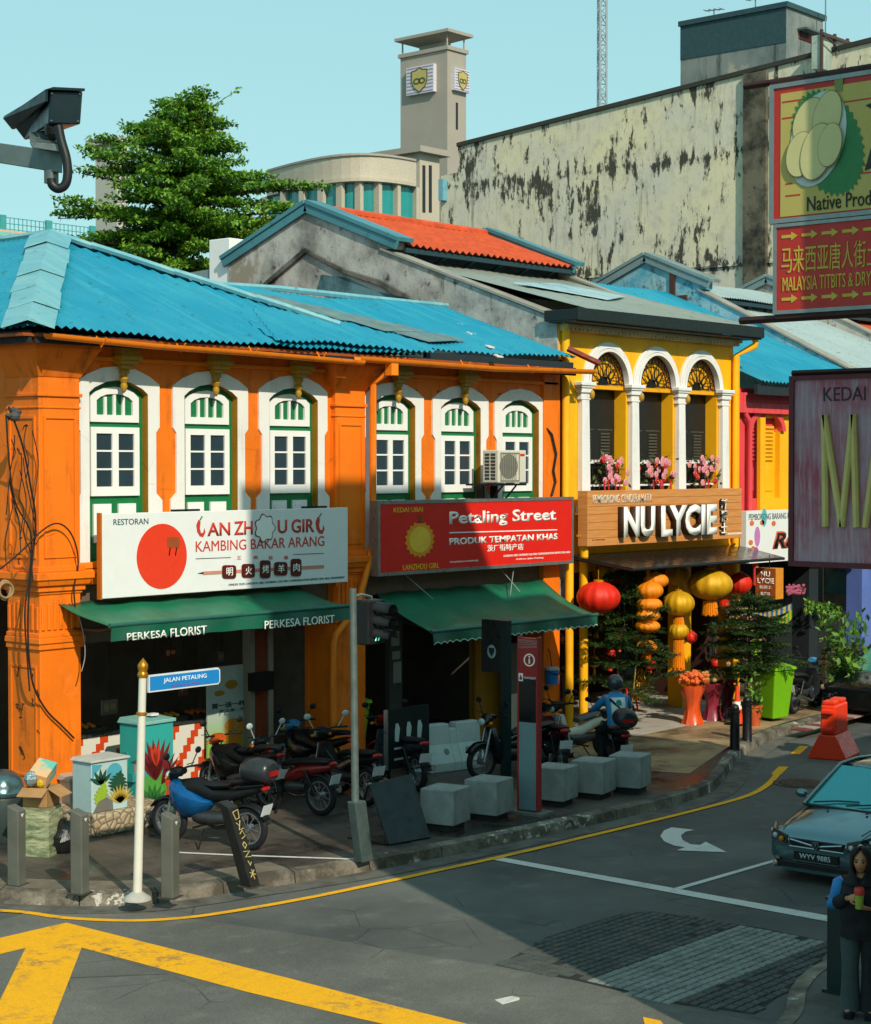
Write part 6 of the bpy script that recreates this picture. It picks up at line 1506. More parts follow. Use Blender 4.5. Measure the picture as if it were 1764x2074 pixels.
# --- woman with a cup at the lower right
pb = G(1742, 2056); az = atan2(-pb.y, -pb.x) - .10
pw = local(thing('person', 'person in black hood and blue and black jacket holding a green drink in both hands', 'person', pb, az))
J = {'pel': ((0, 0, .80), (.13, .10)), 'spi': ((0, 0, .95), (.11, .09)), 'che': ((0, 0, 1.10), (.13, .095)), 'nec': ((0, 0, 1.235), .045), 'hea': ((.012, 0, 1.29), .05),
     'sl': ((-.01, .15, 1.185), .05), 'el': ((-.01, .235, .96), .038), 'wl': ((.165, .10, .985), .026), 'sr': ((-.01, -.15, 1.185), .05), 'er': ((.0, -.235, .965), .038), 'wr': ((.175, -.085, 1.075), .026),
     'hl': ((0, .08, .76), .085), 'kl': ((.02, .085, .42), .055), 'al': ((-.01, .085, .08), .036), 'tl': ((.13, .10, .03), .03), 'hr': ((0, -.08, .76), .085), 'kr': ((.03, -.085, .42), .055), 'ar': ((0, -.085, .08), .036), 'tr': ((.14, -.10, .03), .03)}
BN = [('pel', 'spi'), ('spi', 'che'), ('che', 'nec'), ('nec', 'hea'), ('che', 'sl'), ('sl', 'el'), ('el', 'wl'), ('che', 'sr'), ('sr', 'er'), ('er', 'wr'), ('pel', 'hl'), ('hl', 'kl'), ('kl', 'al'), ('al', 'tl'), ('pel', 'hr'), ('hr', 'kr'), ('kr', 'ar'), ('ar', 'tr')]
m = MB(); addmesh(m, skinmesh(J, BN)); head(m, (.03, 0, 1.365), 0)
hand(m, (.165, .10, .985), (.55, -.75, .25), 1, (.1, -.6, .8), .7); hand(m, (.175, -.085, 1.075), (.5, .7, .2), -1, (.3, .5, .1), 1.0)
m.build('body', SKIN, pw, smooth=70)
m = MB()
for s_ in (-1, 1): m.ball((.103, s_ * .028, 1.375), (.010, .014, .008), 8, 5); m.tube([(.103, s_ * .012, 1.395), (.100, s_ * .045, 1.396)], .004, 4)
m.build('eyes', EYE, pw); m = MB(); m.ball((.104, 0, 1.318), (.007, .022, .007), 8, 5); m.build('mouth', LIP, pw)
m = MB(); rg = []
for z, rx, ry, cx in ((.70, .16, .185, 0), (.80, .165, .19, 0), (.95, .15, .18, 0), (1.08, .155, .195, 0), (1.17, .13, .19, -.005), (1.215, .085, .11, -.01), (1.235, .06, .07, -.01)): rg.append(ell(cx, 0, z, rx, ry, 20))
m.loft(rg); m.build('tunic', BLKC, pw, smooth=70)
for s_, e_, w_ in ((1, 'el', 'wl'), (-1, 'er', 'wr')):
    S_, E_, W_ = V((-.01, s_ * .14, 1.19)), V(J[e_][0]), V(J[w_][0]); m = MB(); m.tube([S_, S_.lerp(E_, .15) + V((0, s_ * .02, .0)), S_.lerp(E_, .6), E_ + V((-.01, 0, -.005)), E_.lerp(W_, .35)], [.05, .077, .074, .068, .060], 12); m.build('sleeve', BLUEC, pw, smooth=70)
    m = MB(); m.tube([E_.lerp(W_, .30), E_.lerp(W_, .6), E_.lerp(W_, .88)], [.063, .055, .043], 12); m.build('cuff', BLKC, pw, smooth=70)
for s_ in (-1, 1):
    m = MB(); rg = []
    for z, r, cx in ((.80, .105, 0), (.60, .092, .01), (.43, .078, .02), (.25, .085, .01), (.05, .10, .01)): rg.append(ell(cx, s_ * .085, z, r, r * .95, 14))
    m.loft(rg); m.build('trouser_leg', DENIM if s_ < 0 else plain('black_trouser', '1b2022', .85), pw, smooth=70)
    m = MB(); m.loft([[(x, s_ * .09 + y * wd, z) for y, z in ((-.045, 0), (.045, 0), (.045, .04), (.02, h), (-.02, h), (-.045, .04))] for x, wd, h in ((-.08, .8, .07), (.0, 1, .08), (.12, 1.05, .06), (.17, .7, .045))]); m.build('shoe', BLKC, pw, smooth=50)
m = MB(); rg = []                                          # hood: open at the face
R0 = [(cos(t), sin(t)) for t in [radians(42 + 276 * k / 18) for k in range(19)]]
prev = None
for z, rx, ry, cx, op in ((1.17, .15, .165, .0, 0), (1.21, .115, .135, .0, 8), (1.25, .10, .10, .01, 16), (1.30, .108, .092, .012, 40), (1.36, .112, .094, .010, 46), (1.42, .108, .090, .010, 40), (1.455, .09, .078, .012, 22), (1.482, .06, .055, .012, 10), (1.495, .015, .015, .012, 4)):
    cur = [(cx + rx * cos(t), ry * sin(t), z) for t in [radians(op + (360 - 2 * op) * k / 22) for k in range(23)]]
    if prev: 
        for k in range(22): m.face([prev[k], prev[k + 1], cur[k + 1], cur[k]])
    prev = cur
hd_ = m.build('hood', BLKC, pw, smooth=80); sd_ = hd_.modifiers.new('thick', 'SOLIDIFY'); sd_.thickness = .012; sd_.offset = 0
m = MB(); m.tube([(.05, .15, 1.2), (.14, .13, 1.08), (.12, .16, .92), (.0, .19, .82)], .014, 6); m.tube([(-.05, .17, 1.18), (-.02, .25, 1.02), (-.05, .26, .86)], .02, 6); m.build('bag_strap', plain('strap_white', 'b5c0bf', .6), pw)
m = MB(); m.ball((-.17, .06, 1.02), (.11, .19, .20), 12, 8); m.build('backpack', plain('pack_teal', '1f5560', .6), pw, smooth=60)
cp = pb + Matrix.Rotation(az, 3, 'Z') @ V((.235, .01, 1.0)); 
cup = thing('drink_cup', 'green drink in a clear cup with a red lid held by the person', 'cup', cp)
m = MB(); m.lathe(cp, [(.032, 0), (.042, .12)], 14); m.build('drink', plain('drink_green', '8f9e3a', .3, 0, .1), cup, smooth=40); m = MB(); m.lathe(cp, [(.043, .12), (.045, .135), (.045, .17), (.036, .185)], 14); m.build('lid', plain('lid_red', 'c2382a', .4), cup, smooth=40)
p_ = G(1702, 2008, .15); t = thing('dark_post', 'dark square post standing behind the person with the drink', 'post', p_)
h_ = FY(1702, 1712 + 110, p_.y).z; m = MB(); m.box(p_.x - .1, p_.x + .12, p_.y - .09, p_.y + .09, .15, h_); m.build('shaft', DKT, t, bevel=.01); m = MB(); m.box(p_.x - .13, p_.x + .15, p_.y - .12, p_.y + .12, .15, .18); m.box(p_.x - .11, p_.x + .13, p_.y - .1, p_.y + .1, h_, h_ + .03); m.build('cap', DKT, t)
def bystander(label, b, rz, shirt, legs, bare=False, hgt=1.65):
    """plain standing figure for the shade of the shop"""
    k = hgt / 1.65; t = local(thing('person', label, 'person', b, rz)); s_ = lambda q: tuple(c * k for c in q)
    J = {'pel': (s_((0, 0, .88)), .11), 'che': (s_((0, 0, 1.2)), (.14, .10)), 'nec': (s_((0, 0, 1.39)), .05), 'hea': (s_((.01, 0, 1.44)), .05), 'sl': (s_((0, .17, 1.33)), .05), 'el': (s_((.03, .22, 1.07)), .038), 'wl': (s_((.2, .15, 1.0)), .027), 'sr': (s_((0, -.17, 1.33)), .05), 'er': (s_((.0, -.22, 1.05)), .038), 'wr': (s_((.1, -.22, .82)), .027), 'hl': (s_((0, .09, .84)), .08), 'kl': (s_((.03, .09, .46)), .056), 'al': (s_((0, .1, .08)), .038), 'tl': (s_((.14, .11, .03)), .032), 'hr': (s_((0, -.09, .84)), .08), 'kr': (s_((.02, -.1, .46)), .056), 'ar': (s_((-.02, -.1, .08)), .038), 'tr': (s_((.12, -.11, .03)), .032)}
    m = MB(); addmesh(m, skinmesh(J, BN2)); head(m, s_((.02, 0, 1.53)), 0); hand(m, J['wl'][0], (.7, -.2, -.2), 1, (0, -.5, -.5), .8); hand(m, J['wr'][0], (.2, 0, -1), -1, (.3, .6, 0), .6); m.build('body', SKIN2, t, smooth=70)
    m = MB(); m.loft([ell(0, 0, z * k, rx, ry, 16) for z, rx, ry in ((.86, .15, .18), (1.1, .14, .18), (1.3, .14, .2), (1.37, .09, .12), (1.40, .055, .06))])
    for e_, sg in (('el', 1), ('er', -1)): m.tube([V(s_((0, sg * .15, 1.33))), V(s_((.0, sg * .2, 1.25))), V(J[e_][0])], [.06, .07, .06], 10)
    m.build('shirt', shirt, t, smooth=70)
    m = MB()
    if bare: m.loft([ell(0, 0, z * k, rx, ry, 16) for z, rx, ry in ((.50, .17, .21), (.7, .16, .2), (.9, .145, .18))])
    else:
        for sg in (-1, 1): m.loft([ell(0.01, sg * .095, z * k, r, r, 12) for z, r in ((.06, .075), (.45, .08), (.88, .10))])
    m.build('skirt' if bare else 'trousers', legs, t, smooth=70)
    m = MB(); m.ball(s_((-.005, 0, 1.56)), (.088, .08, .10), 12, 8); m.build('hair', BLKC, t, smooth=70)
    for sg in (-1, 1): m = MB(); m.ball((.05, sg * .1, .03), (.12, .045, .035), 10, 6); m.build('shoe', BLKC, t)
    return t
BN2 = [('pel', 'che'), ('che', 'nec'), ('nec', 'hea'), ('che', 'sl'), ('sl', 'el'), ('el', 'wl'), ('che', 'sr'), ('sr', 'er'), ('er', 'wr'), ('pel', 'hl'), ('hl', 'kl'), ('kl', 'al'), ('al', 'tl'), ('pel', 'hr'), ('hr', 'kr'), ('kr', 'ar'), ('ar', 'tr')]
# ================================================================ motorcycles
RUB = plain('tyre_rubber', '16171a', .8); RIMM = plain('rim_metal', '8b9094', .35, .7); ENG = plain('engine_grey', '4c4f50', .4, .6, .3, 12); SEATM = plain('seat_black', '191a1c', .5); GLS = plain('lamp_glass', 'a9b5b5', .1, 0, .1, 3, .8); REDL = plain('tail_red', 'a01818', .25); PLB = plain('plate_white', 'd9dde0'); CHR = plain('chrome', 'b5babb', .15, .9)
def esec(m, secs, mi=0, n=12):
    """rounded body through stations (x, z, half width, half height)"""
    m.loft([[(x, w_ * cos(t) * (1 if abs(cos(t)) < .8 else .95), z + h * sin(t)) for t in [2 * pi * k / n for k in range(n)]] for x, z, w_, h in secs], mi)
def motorcycle(label, rear, front, paint_, accent=None, box=False, step=True, lamp=None, seatm=None, group='motorcycles parked on the pavement', steer=0.0):
    rear, front = V(rear), V(front); d = (front - rear); rz = atan2(d.y, d.x); mid = (rear + front) / 2; mid.z = rear.z
    t = local(thing('motorcycle', label, 'motorcycle', mid, rz, group)); accent = accent or paint_; r = .28
    for x in (-.61, .62):
        c = V((x, 0, r)); m = MB(); prof = [(r - .045 + .045 * cos(a), .042 * sin(a)) for a in [radians(-130 + 260 * k / 8) for k in range(9)]]
        m.lathe(c, [(r - .075, -.032)] + prof + [(r - .075, .032), (r - .075, -.032)], 28, 0, (0, 1, 0), False); wh = m.build('wheel', RUB, t, smooth=60)
        m = MB(); m.ring(Fr(c, (1, 0, 0), (0, 0, 1)), circ(0, 0, r - .07, None, 24), circ(0, 0, r - .095, None, 24), -.028, .028); m.lathe(c, [(.05, -.06), (.05, .06)], 12, 0, (0, 1, 0))
        for k in range(10): a = 2 * pi * k / 10; m.tube([c + V((.04 * cos(a), .02, .04 * sin(a))), c + V(((r - .09) * cos(a + .25), 0, (r - .09) * sin(a + .25)))], .006, 4)
        m.build('rim', RIMM, wh)
        m = MB(); P = [(c.x + (r + .035) * cos(a), 0, c.z + (r + .035) * sin(a)) for a in [radians((35 if x > 0 else 50) + (125 if x > 0 else 100) * k / 8) for k in range(9)]]
        m.loft([[V(p) + V((0, y, (-.02 if abs(y) > .05 else 0))) for y in (-.07, -.045, 0, .045, .07)] + [V(p) + V((0, y, -.035)) for y in (.07, 0, -.07)] for p in P]); m.build('mudguard', accent if x > 0 else BLK, t, smooth=60)
    m = MB(); esec(m, [(-.35, .38, .06, .05), (-.1, .36, .10, .09), (.12, .36, .11, .10), (.22, .37, .08, .08)]); m.lathe((.02, -.12, .34), [(.085, 0), (.085, .03), (.05, .04)], 14, 0, (0, -1, 0)); m.tube([(.2, 0, .4), (.34, 0, .42)], [.07, .055], 8); m.build('engine', ENG, t, smooth=50)
    m = MB(); m.tube([(.22, -.10, .28), (0, -.15, .2), (-.35, -.17, .27), (-.8, -.18, .36)], [.018, .022, .042, .048], 10); m.build('exhaust', CHR if step else ENG, t, smooth=50)
    m = MB()
    for s_ in (-1, 1): m.tube([(.62, s_ * .075, .28), (.49, s_ * .075, .78)], [.024, .02], 8)
    m.build('fork', RIMM, t)
    m = MB()
    for s_ in (-1, 1): m.tube([(-.61, s_ * .10, .28), (-.42, s_ * .12, .62)], [.02, .028], 8)
    m.tube([(-.61, 0, .28), (-.2, 0, .33)], .03, 6); m.tube([(.0, .12, .24), (-.05, .30, .02)], .012, 5); m.tube([(.05, -.28, .27), (.05, .28, .27)], .014, 6); m.build('swingarm', BLK, t)
    m = MB()                                              # bodywork
    if step:
        m.loft([[(x - .02, -w_, z), (x + .035, -w_ * .7, z), (x + .05, 0, z), (x + .035, w_ * .7, z), (x - .02, w_, z), (x - .035, w_ * .6, z), (x - .03, 0, z), (x - .035, -w_ * .6, z)] for x, z, w_ in ((.28, .22, .13), (.36, .36, .19), (.42, .58, .18), (.44, .80, .10))])
        esec(m, [(.40, .62, .04, .06), (.2, .46, .055, .08), (-.02, .48, .08, .10), (-.3, .60, .11, .11), (-.62, .66, .10, .08), (-.82, .70, .05, .04)])
    else:
        esec(m, [(.50, .72, .05, .08), (.36, .70, .13, .13), (.12, .74, .14, .13), (-.1, .66, .10, .10), (-.4, .68, .10, .08), (-.7, .77, .08, .06), (-.88, .82, .03, .03)])
        m.build('body', BLK, t, smooth=50); m = MB()
        m.loft([[(x, w_ * cos(a), z + h * sin(a) + sk * cos(a) ** 2) for a in [2 * pi * k / 14 for k in range(14)]] for x, z, w_, h, sk in ((.60, .70, .05, .08, 0), (.52, .62, .14, .20, .05), (.36, .56, .185, .24, .07), (.18, .52, .18, .18, .08), (.02, .52, .15, .09, .05), (-.08, .56, .11, .03, .02))])
    m.build('body' if step else 'fairing', paint_, t, smooth=40)
    m = MB()
    if step: esec(m, [(.05, .66, .09, .04), (-.1, .70, .12, .05), (-.35, .735, .13, .05), (-.65, .76, .12, .045), (-.80, .77, .08, .03)])
    else: esec(m, [(.02, .79, .09, .035), (-.15, .79, .13, .05), (-.38, .82, .13, .045), (-.42, .86, .12, .05), (-.72, .90, .10, .04), (-.82, .90, .06, .03)])
    m.build('seat', seatm or SEATM, t, smooth=50)
    m = MB(); hx, hz = .47, .93 + (.02 if step else -.02); esec(m, [(hx + .12, hz - .07, .06, .06), (hx + .08, hz - .03, .11, .085), (hx, hz, .12, .07), (hx - .08, hz + .01, .08, .04)]); m.build('handlebar_cowl', accent, t, smooth=50)
    m = MB(); m.tube([(hx - .12, -.34, hz + .05), (hx - .02, -.18, hz + .04), (hx, 0, hz + .02), (hx - .02, .18, hz + .04), (hx - .12, .34, hz + .05)], [.018, .014, .014, .014, .018], 8); m.tube([(hx, -.33, hz + .07), (hx + .02, -.2, hz + .06)], .007, 4); m.tube([(hx, .33, hz + .07), (hx + .02, .2, hz + .06)], .007, 4); m.build('handlebar', BLK, t)
    for s_ in (-1, 1):
        m = MB(); a_ = V((hx - .04, s_ * .22, hz + .05)); b_ = V((hx - .06, s_ * .34, hz + .24)); m.tube([a_, b_], .008, 5); m.ball(b_, (.018, .065, .045), 10, 6); m.build('mirror', BLK if lamp is None else GLS, t)
    m = MB(); m.ball((hx + .145, 0, hz - .06), (.045, .075, .06), 12, 8); m.build('headlight', GLS, t, smooth=60)
    for s_ in (-1, 1): m = MB(); m.ball((hx + .08, s_ * .15, hz - .07), (.03, .035, .025), 8, 5); m.build('indicator', plain('indicator_amber', 'd07a14', .3), t)
    m = MB(); m.ball((-.86 if not step else -.84, 0, .74 if step else .80), (.04, .09, .035), 10, 6); m.build('tail_light', REDL, t)
    m = MB(); m.hexa([(-.86, -.10, .46), (-.86, .10, .46), (-.85, .10, .46), (-.85, -.10, .46)], [(-.91, -.10, .60), (-.91, .10, .60), (-.90, .10, .60), (-.90, -.10, .60)]); m.build('number_plate', PLB, t)
    if box:
        m = MB(); esec(m, [(-.98, 1.02, .13, .11), (-.93, 1.02, .19, .15), (-.75, 1.03, .21, .16), (-.60, 1.02, .19, .15), (-.55, 1.02, .13, .11)], 0, 16); bx_ = m.build('top_box', plain('box_grey', '2a2e31', .3, 0, .2), t, smooth=50)
        m = MB(); m.hexa([(-1.0, -.09, .97), (-1.0, .09, .97), (-.97, .09, .97), (-.97, -.09, .97)], [(-1.0, -.09, 1.03), (-1.0, .09, 1.03), (-.97, .09, 1.03), (-.97, -.09, 1.03)]); m.build('reflector', REDL, bx_)
        m = MB(); m.tube([(-.5, -.1, .80), (-.9, -.1, .86)], .012, 5); m.tube([(-.5, .1, .80), (-.9, .1, .86)], .012, 5); m.build('rack', BLK, t)
    return t, mid, rz
MBLUE = plain('moto_blue', '0f5f9c', .2, .3, .25, 6, .6); MREDP = plain('moto_red', '7d150f', .22, .1, .2, 6, .6); MDARK = plain('moto_black', '15181b', .22, .2, .2, 5, .6); MGR = plain('moto_grey', '30383c', .3, .2, .2); MWHI = plain('moto_white', 'd9d3c4', .25, 0, .1)
def along(p_rear, p_front, L=1.23):
    a = G(*p_rear); b_ = G(*p_front); d = (b_ - a).normalized(); return a, a + d * L
R3 = lambda x, y: (303.8 + x * .2583, 1265.8 + y * .2583)
motorcycle('blue and black motorcycle with a grey top box parked behind the leaning bollard', *along((505, 1722), (338, 1702)), MBLUE, MDARK, box=True, step=False)
motorcycle('black motorcycle with a red nose and red leg shield parked second from the kerb', *along((650, 1652), (520, 1632)), MREDP, MDARK, step=True, lamp=1)
motorcycle('dark motorcycle without red parts, half hidden by the traffic signal pole', *along((745, 1632), (640, 1606)), MDARK, MGR, step=True, lamp=1)
motorcycle('black motorcycle with orange stripes standing behind the blue one', *along((545, 1640), (400, 1612)), MDARK, plain('moto_orange', 'c2531a', .3), step=False)
motorcycle('dark motorcycle with a pale blue tail behind the red one, nearest the orange pillar', *along((690, 1604), (575, 1582)), MDARK, plain('moto_sky', '3f86b5', .3), step=False)
motorcycle('grey motorcycle with red front parts between the black boards and the white barrier', *along((845, 1602), (752, 1572)), MGR, MREDP, step=True)
motorcycle('dark scooter facing left beside the dark totem', *along((1100, 1563), (1030, 1572)), MDARK, MDARK, step=True)
motorcycle('black and maroon motorcycle showing its tail behind the red information pillar', *along((1138, 1572), (1085, 1535)), plain('moto_maroon', '4a1420', .25, .1), MDARK, step=True)
motorcycle('white step-through motorcycle with a cream leg shield left of the rider', *along((1226, 1532), (1140, 1544)), MWHI, BLK, step=True, seatm=plain('seat_grey', '4c5354', .5))
rb, rf = along((1262, 1578), (1204, 1538)); tb_, mid, rz = motorcycle('black delivery motorcycle ridden by the person in the blue jacket', rb, rf, MDARK, MGR, box=True, step=True, group='motorcycle with a rider'); tb_.scale = (.94,) * 3
motorcycle('motorcycle with a pale blue mudguard parked behind the lime wheelie bin', *along((1608, 1446), (1655, 1430)), BLK, plain('moto_sky', '3f86b5'), step=True)
# --- the rider
rd = local(thing('person', 'rider in a blue and white jacket and grey helmet seen from behind on a motorcycle', 'person', mid, rz)); rd.scale = (.94,) * 3
J = {'pel': ((-.25, 0, .86), (.13, .11)), 'spi': ((-.24, 0, 1.02), .11), 'che': ((-.18, 0, 1.20), (.14, .10)), 'nec': ((-.13, 0, 1.36), .05), 'hea': ((-.10, 0, 1.42), .055), 'sl': ((-.16, .17, 1.30), .05), 'el': ((.06, .28, 1.10), .04), 'wl': ((.31, .30, 1.02), .028), 'sr': ((-.16, -.17, 1.30), .05), 'er': ((.06, -.28, 1.10), .04), 'wr': ((.31, -.30, 1.02), .028), 'hl': ((-.2, .10, .84), .085), 'kl': ((.16, .20, .66), .06), 'al': ((.02, .20, .28), .04), 'tl': ((.16, .21, .26), .035), 'hr': ((-.2, -.10, .84), .085), 'kr': ((.16, -.20, .66), .06), 'ar': ((.02, -.22, .10), .04), 'tr': ((.16, -.24, .04), .035)}
m = MB(); addmesh(m, skinmesh(J, BN)); head(m, (-.08, 0, 1.50), 0); hand(m, (.31, .30, 1.02), (.9, .1, -.15), 1, (0, 0, -1), 1.3); hand(m, (.31, -.30, 1.02), (.9, -.1, -.15), -1, (0, 0, -1), 1.3); m.build('body', SKIN, rd, smooth=70)
m = MB(); m.loft([[(x + cx, y, z + .0) for x, y, z in ell(0, 0, z, rx, ry, 18)] for z, rx, ry, cx in ((.84, .15, .17, -.25), (1.0, .14, .17, -.245), (1.15, .14, .19, -.2), (1.28, .13, .20, -.165), (1.36, .08, .11, -.14), (1.39, .06, .07, -.13))])
for s_, e_, w_ in ((1, 'el', 'wl'), (-1, 'er', 'wr')): S_, E_, W_ = V((-.16, s_ * .15, 1.30)), V(J[e_][0]), V(J[w_][0]); m.tube([S_, S_.lerp(E_, .2), S_.lerp(E_, .7), E_, E_.lerp(W_, .5), E_.lerp(W_, .92)], [.055, .072, .066, .06, .052, .042], 12)
m.build('jacket', plain('jacket_blue', '2a83b8', .6, 0, .15, 6), rd, smooth=70)
m = MB(); rg = []
for z, cx, rx, ry in ((.92, -.247, .147, .10), (1.05, -.23, .147, .115), (1.18, -.19, .147, .125), (1.30, -.162, .135, .12)): rg.append([(cx + rx * cos(t), ry / .62 * sin(t), z) for t in [radians(180 - 38 + 76 * k / 8) for k in range(9)]])
for i in range(3):
    for k in range(8): m.face([rg[i][k], rg[i + 1][k], rg[i + 1][k + 1], rg[i][k + 1]])
bp_ = m.build('back_panel', plain('jacket_white', 'd5dcd9', .6), rd, smooth=80); sd_ = bp_.modifiers.new('thick', 'SOLIDIFY'); sd_.thickness = .008
m = MB(); m.tube([(-.30, .14, 1.28), (-.345, .0, 1.14), (-.385, -.16, .95)], .020, 6); m.build('bag_strap', BLKC, rd)
m = MB(); c_ = V((-.348, .0, 1.22)); m.poly(Fr(c_, (0, -1, 0), (.2, 0, 1)), [(-.05, -.04), (.05, -.04), (.04, .03), (0, .055), (-.04, .03)], .0, .008); m.build('jacket_logo', plain('logo_teal', '1f8f86', .6), rd)
m = MB()
for s_, k in ((1, 'l'), (-1, 'r')): m.tube([J['h' + k][0], J['k' + k][0], J['a' + k][0]], [.10, .08, .06], 12)
m.build('trousers', BLKC, rd, smooth=70)
for s_, k in ((1, 'l'), (-1, 'r')): m = MB(); a_ = V(J['a' + k][0]); m.ball(a_ + V((.07, 0, -.03)), (.14, .05, .05), 10, 6); m.build('shoe', BLKC, rd)
hm = thing('helmet', 'shiny grey open-face helmet worn by the rider', 'helmet', mid + Matrix.Rotation(rz, 3, 'Z') @ V((-.085, 0, 1.354)), rz); local(hm)
m = MB(); m.ball((-.005, 0, .085), (.145, .125, .13), 18, 12); m.build('shell', plain('helmet_grey', '3d4a50', .18, .2, .15, 3, .7), hm, smooth=80); m = MB(); m.tube([(.02, .122, .06), (-.06, .11, .02), (-.14, 0, .01), (-.06, -.11, .02), (.02, -.122, .06)], .016, 6); m.build('rim_trim', BLK, hm)
# ================================================================ car
CARP = plain('car_paint', '6d8a8e', .13, .85, .06, 1, .7); CGL = plain('car_glass', '3fa3a6', .06, .5, .05, 1, .9); CBL = plain('car_black', '0d0f10', .4);  # teal base colour of the glass stands in for reflected sky
def car(label, b, rz, paint_, detail=True):
    t = local(thing('parked_car' if not detail else 'sedan_car', label, 'car', b, rz))
    # x forward, nose at x = 0
    ST = [(.0, .60, .30, .60), (-.03, .72, .24, .66), (-.12, .80, .22, .715), (-.35, .82, .22, .77), (-.8, .845, .22, .85), (-1.15, .85, .22, .915), (-1.6, .855, .22, .94), (-2.6, .855, .22, .95), (-3.3, .85, .22, .97), (-3.9, .83, .24, .98), (-4.2, .78, .28, .94), (-4.3, .66, .34, .86)]
    m = MB(); rg = []
    for x, w_, zb, h in ST: rg.append([(x, s_ * w_ * a, zb + (h - zb) * c_) for s_, a, c_ in ((-1, .88, 0), (-1, .97, .12), (-1, 1.0, .35), (-1, 1.0, .62), (-1, .97, .82), (-1, .90, .95), (-1, .70, 1.0), (-1, .30, 1.03), (1, .30, 1.03), (1, .70, 1.0), (1, .90, .95), (1, .97, .82), (1, 1.0, .62), (1, 1.0, .35), (1, .97, .12), (1, .88, 0))])
    m.loft(rg); body = m.build('body', paint_, t, smooth=60, sub=2)
    m = MB(); G_ = [(-1.12, .72, .91, .0), (-1.85, .585, 1.385, 0), (-2.3, .58, 1.43, 0), (-3.0, .57, 1.41, 0), (-3.85, .68, .97, 0)]
    gl = [(-1.10, .74, .90), (-1.88, .60, 1.385), (-3.05, .585, 1.38), (-3.80, .72, .95)]
    m.face([(-1.10, -.74, .915), (-1.10, .74, .915), (-1.88, .60, 1.39), (-1.88, -.60, 1.39)]); m.build('windscreen', CGL, t)
    m = MB(); m.face([(-3.05, -.585, 1.385), (-3.05, .585, 1.385), (-3.80, .70, .97), (-3.80, -.70, .97)]); m.build('rear_window', CGL, t)
    for s_ in (-1, 1): m = MB(); m.face([(-1.12, s_ * .752, .91), (-1.90, s_ * .612, 1.37), (-3.02, s_ * .60, 1.37), (-3.7, s_ * .725, .96)]); m.build('side_window', CGL, t)
    m = MB(); m.loft([[(x, y, z + dz) for y, dz in ((-w_, -.03), (-w_ * .8, .01), (0, .035), (w_ * .8, .01), (w_, -.03), (0, -.04))] for x, w_, z in ((-1.84, .605, 1.39), (-2.1, .60, 1.43), (-2.7, .59, 1.43), (-3.1, .59, 1.385))]); m.build('roof', paint_, t, smooth=60, sub=1)
    for s_ in (-1, 1):
        m = MB(); m.tube([(-1.05, s_ * .76, .90), (-1.5, s_ * .68, 1.17), (-1.9, s_ * .605, 1.40), (-2.4, s_ * .60, 1.425), (-3.05, s_ * .59, 1.39), (-3.85, s_ * .73, .95)], [.03, .035, .035, .03, .035, .05], 8); m.build('pillar', paint_, t, smooth=60)
        m = MB(); m.tube([(-1.35, s_ * .80, .95), (-1.35, s_ * .90, .97)], .02, 6); m.ball((-1.35, s_ * .96, 1.0), (.06, .10, .065), 12, 8); m.build('mirror', paint_, t, smooth=60)
        for x in (-.78, -3.35):
            c = V((x, s_ * .77, .30)); m = MB(); r = .30; m.lathe(c, [(r - .1, -.09), (r - .02, -.09), (r, -.06), (r, .06), (r - .02, .09), (r - .1, .09)], 28, 0, (0, 1, 0)); wh = m.build('wheel', RUB, t, smooth=50); m = MB(); m.lathe(c, [(r - .1, -.06 * s_), (r - .1, .095 * s_), (.04, .07 * s_)], 24, 0, (0, 1, 0)); m.build('rim', RIMM, wh, smooth=40)
            m = MB(); m.ring(Fr(c + V((0, s_ * .065, 0)), (1, 0, 0), (0, 0, 1)), circ(0, .02, .37, .36, 24, 0, pi), circ(0, .02, .325, .32, 24, 0, pi), -.03, .03, closed=False); m.build('wheel_arch', CBL, t)
    if not detail: return t
    fr_ = lambda x: Fr((x, 0, 0), (0, 1, 0), (0, 0, 1))
    f0 = fr_(.012)
    m = MB(); m.poly(f0, [(-.40, .515), (.40, .515), (.44, .62), (-.44, .62)], -.06, .0); m.build('grille', CBL, t, bevel=.01)
    m = MB(); P = [(-.40, .60), (-.24, .575), (-.08, .55), (0, .535), (.08, .55), (.24, .575), (.40, .60)]
    m.tube([f0.p(a, c, .01) for a, c in P], .015, 6); m.tube([f0.p(-.42, .50, .0), f0.p(.42, .50, .0)], .011, 6); m.build('chrome_bar', CHR, t)
    m = MB(); m.poly(f0, [(-.05, .605), (.05, .605), (.055, .55), (0, .49), (-.055, .55)], .0, .03); bd = m.build('emblem', CBL, t, bevel=.004); m = MB(); m.ring(f0, [(-.05, .605), (.05, .605), (.055, .55), (0, .49), (-.055, .55)], [(-.04, .595), (.04, .595), (.043, .553), (0, .505), (-.043, .553)], .03, .035); m.poly(f0, [(-.02, .58), (.02, .58), (0, .53)], .03, .034); m.build('emblem_mark', CHR, bd)
    m = MB(); m.rect(f0, -.34, .34, .325, .445, -.02, .02); pn = m.build('number_plate', CBL, t); text('WYV 9885', Fr((.012, 0, 0), (0, 1, 0), (0, 0, 1)), -.25, .23, .35, .425, plain('plate_digits', 'c5d3d3', .5), pn, d=.021, depth=.003, bold=.01)
    m = MB(); m.tube([f0.p(-.34, .315, .02), f0.p(.34, .315, .02)], .006, 4); m.build('plate_edge', CHR, pn)
    m = MB(); m.poly(fr_(.0), [(-.62, .19), (.62, .19), (.60, .29), (-.60, .29)], -.12, .015); m.build('air_intake', CBL, t, bevel=.015)
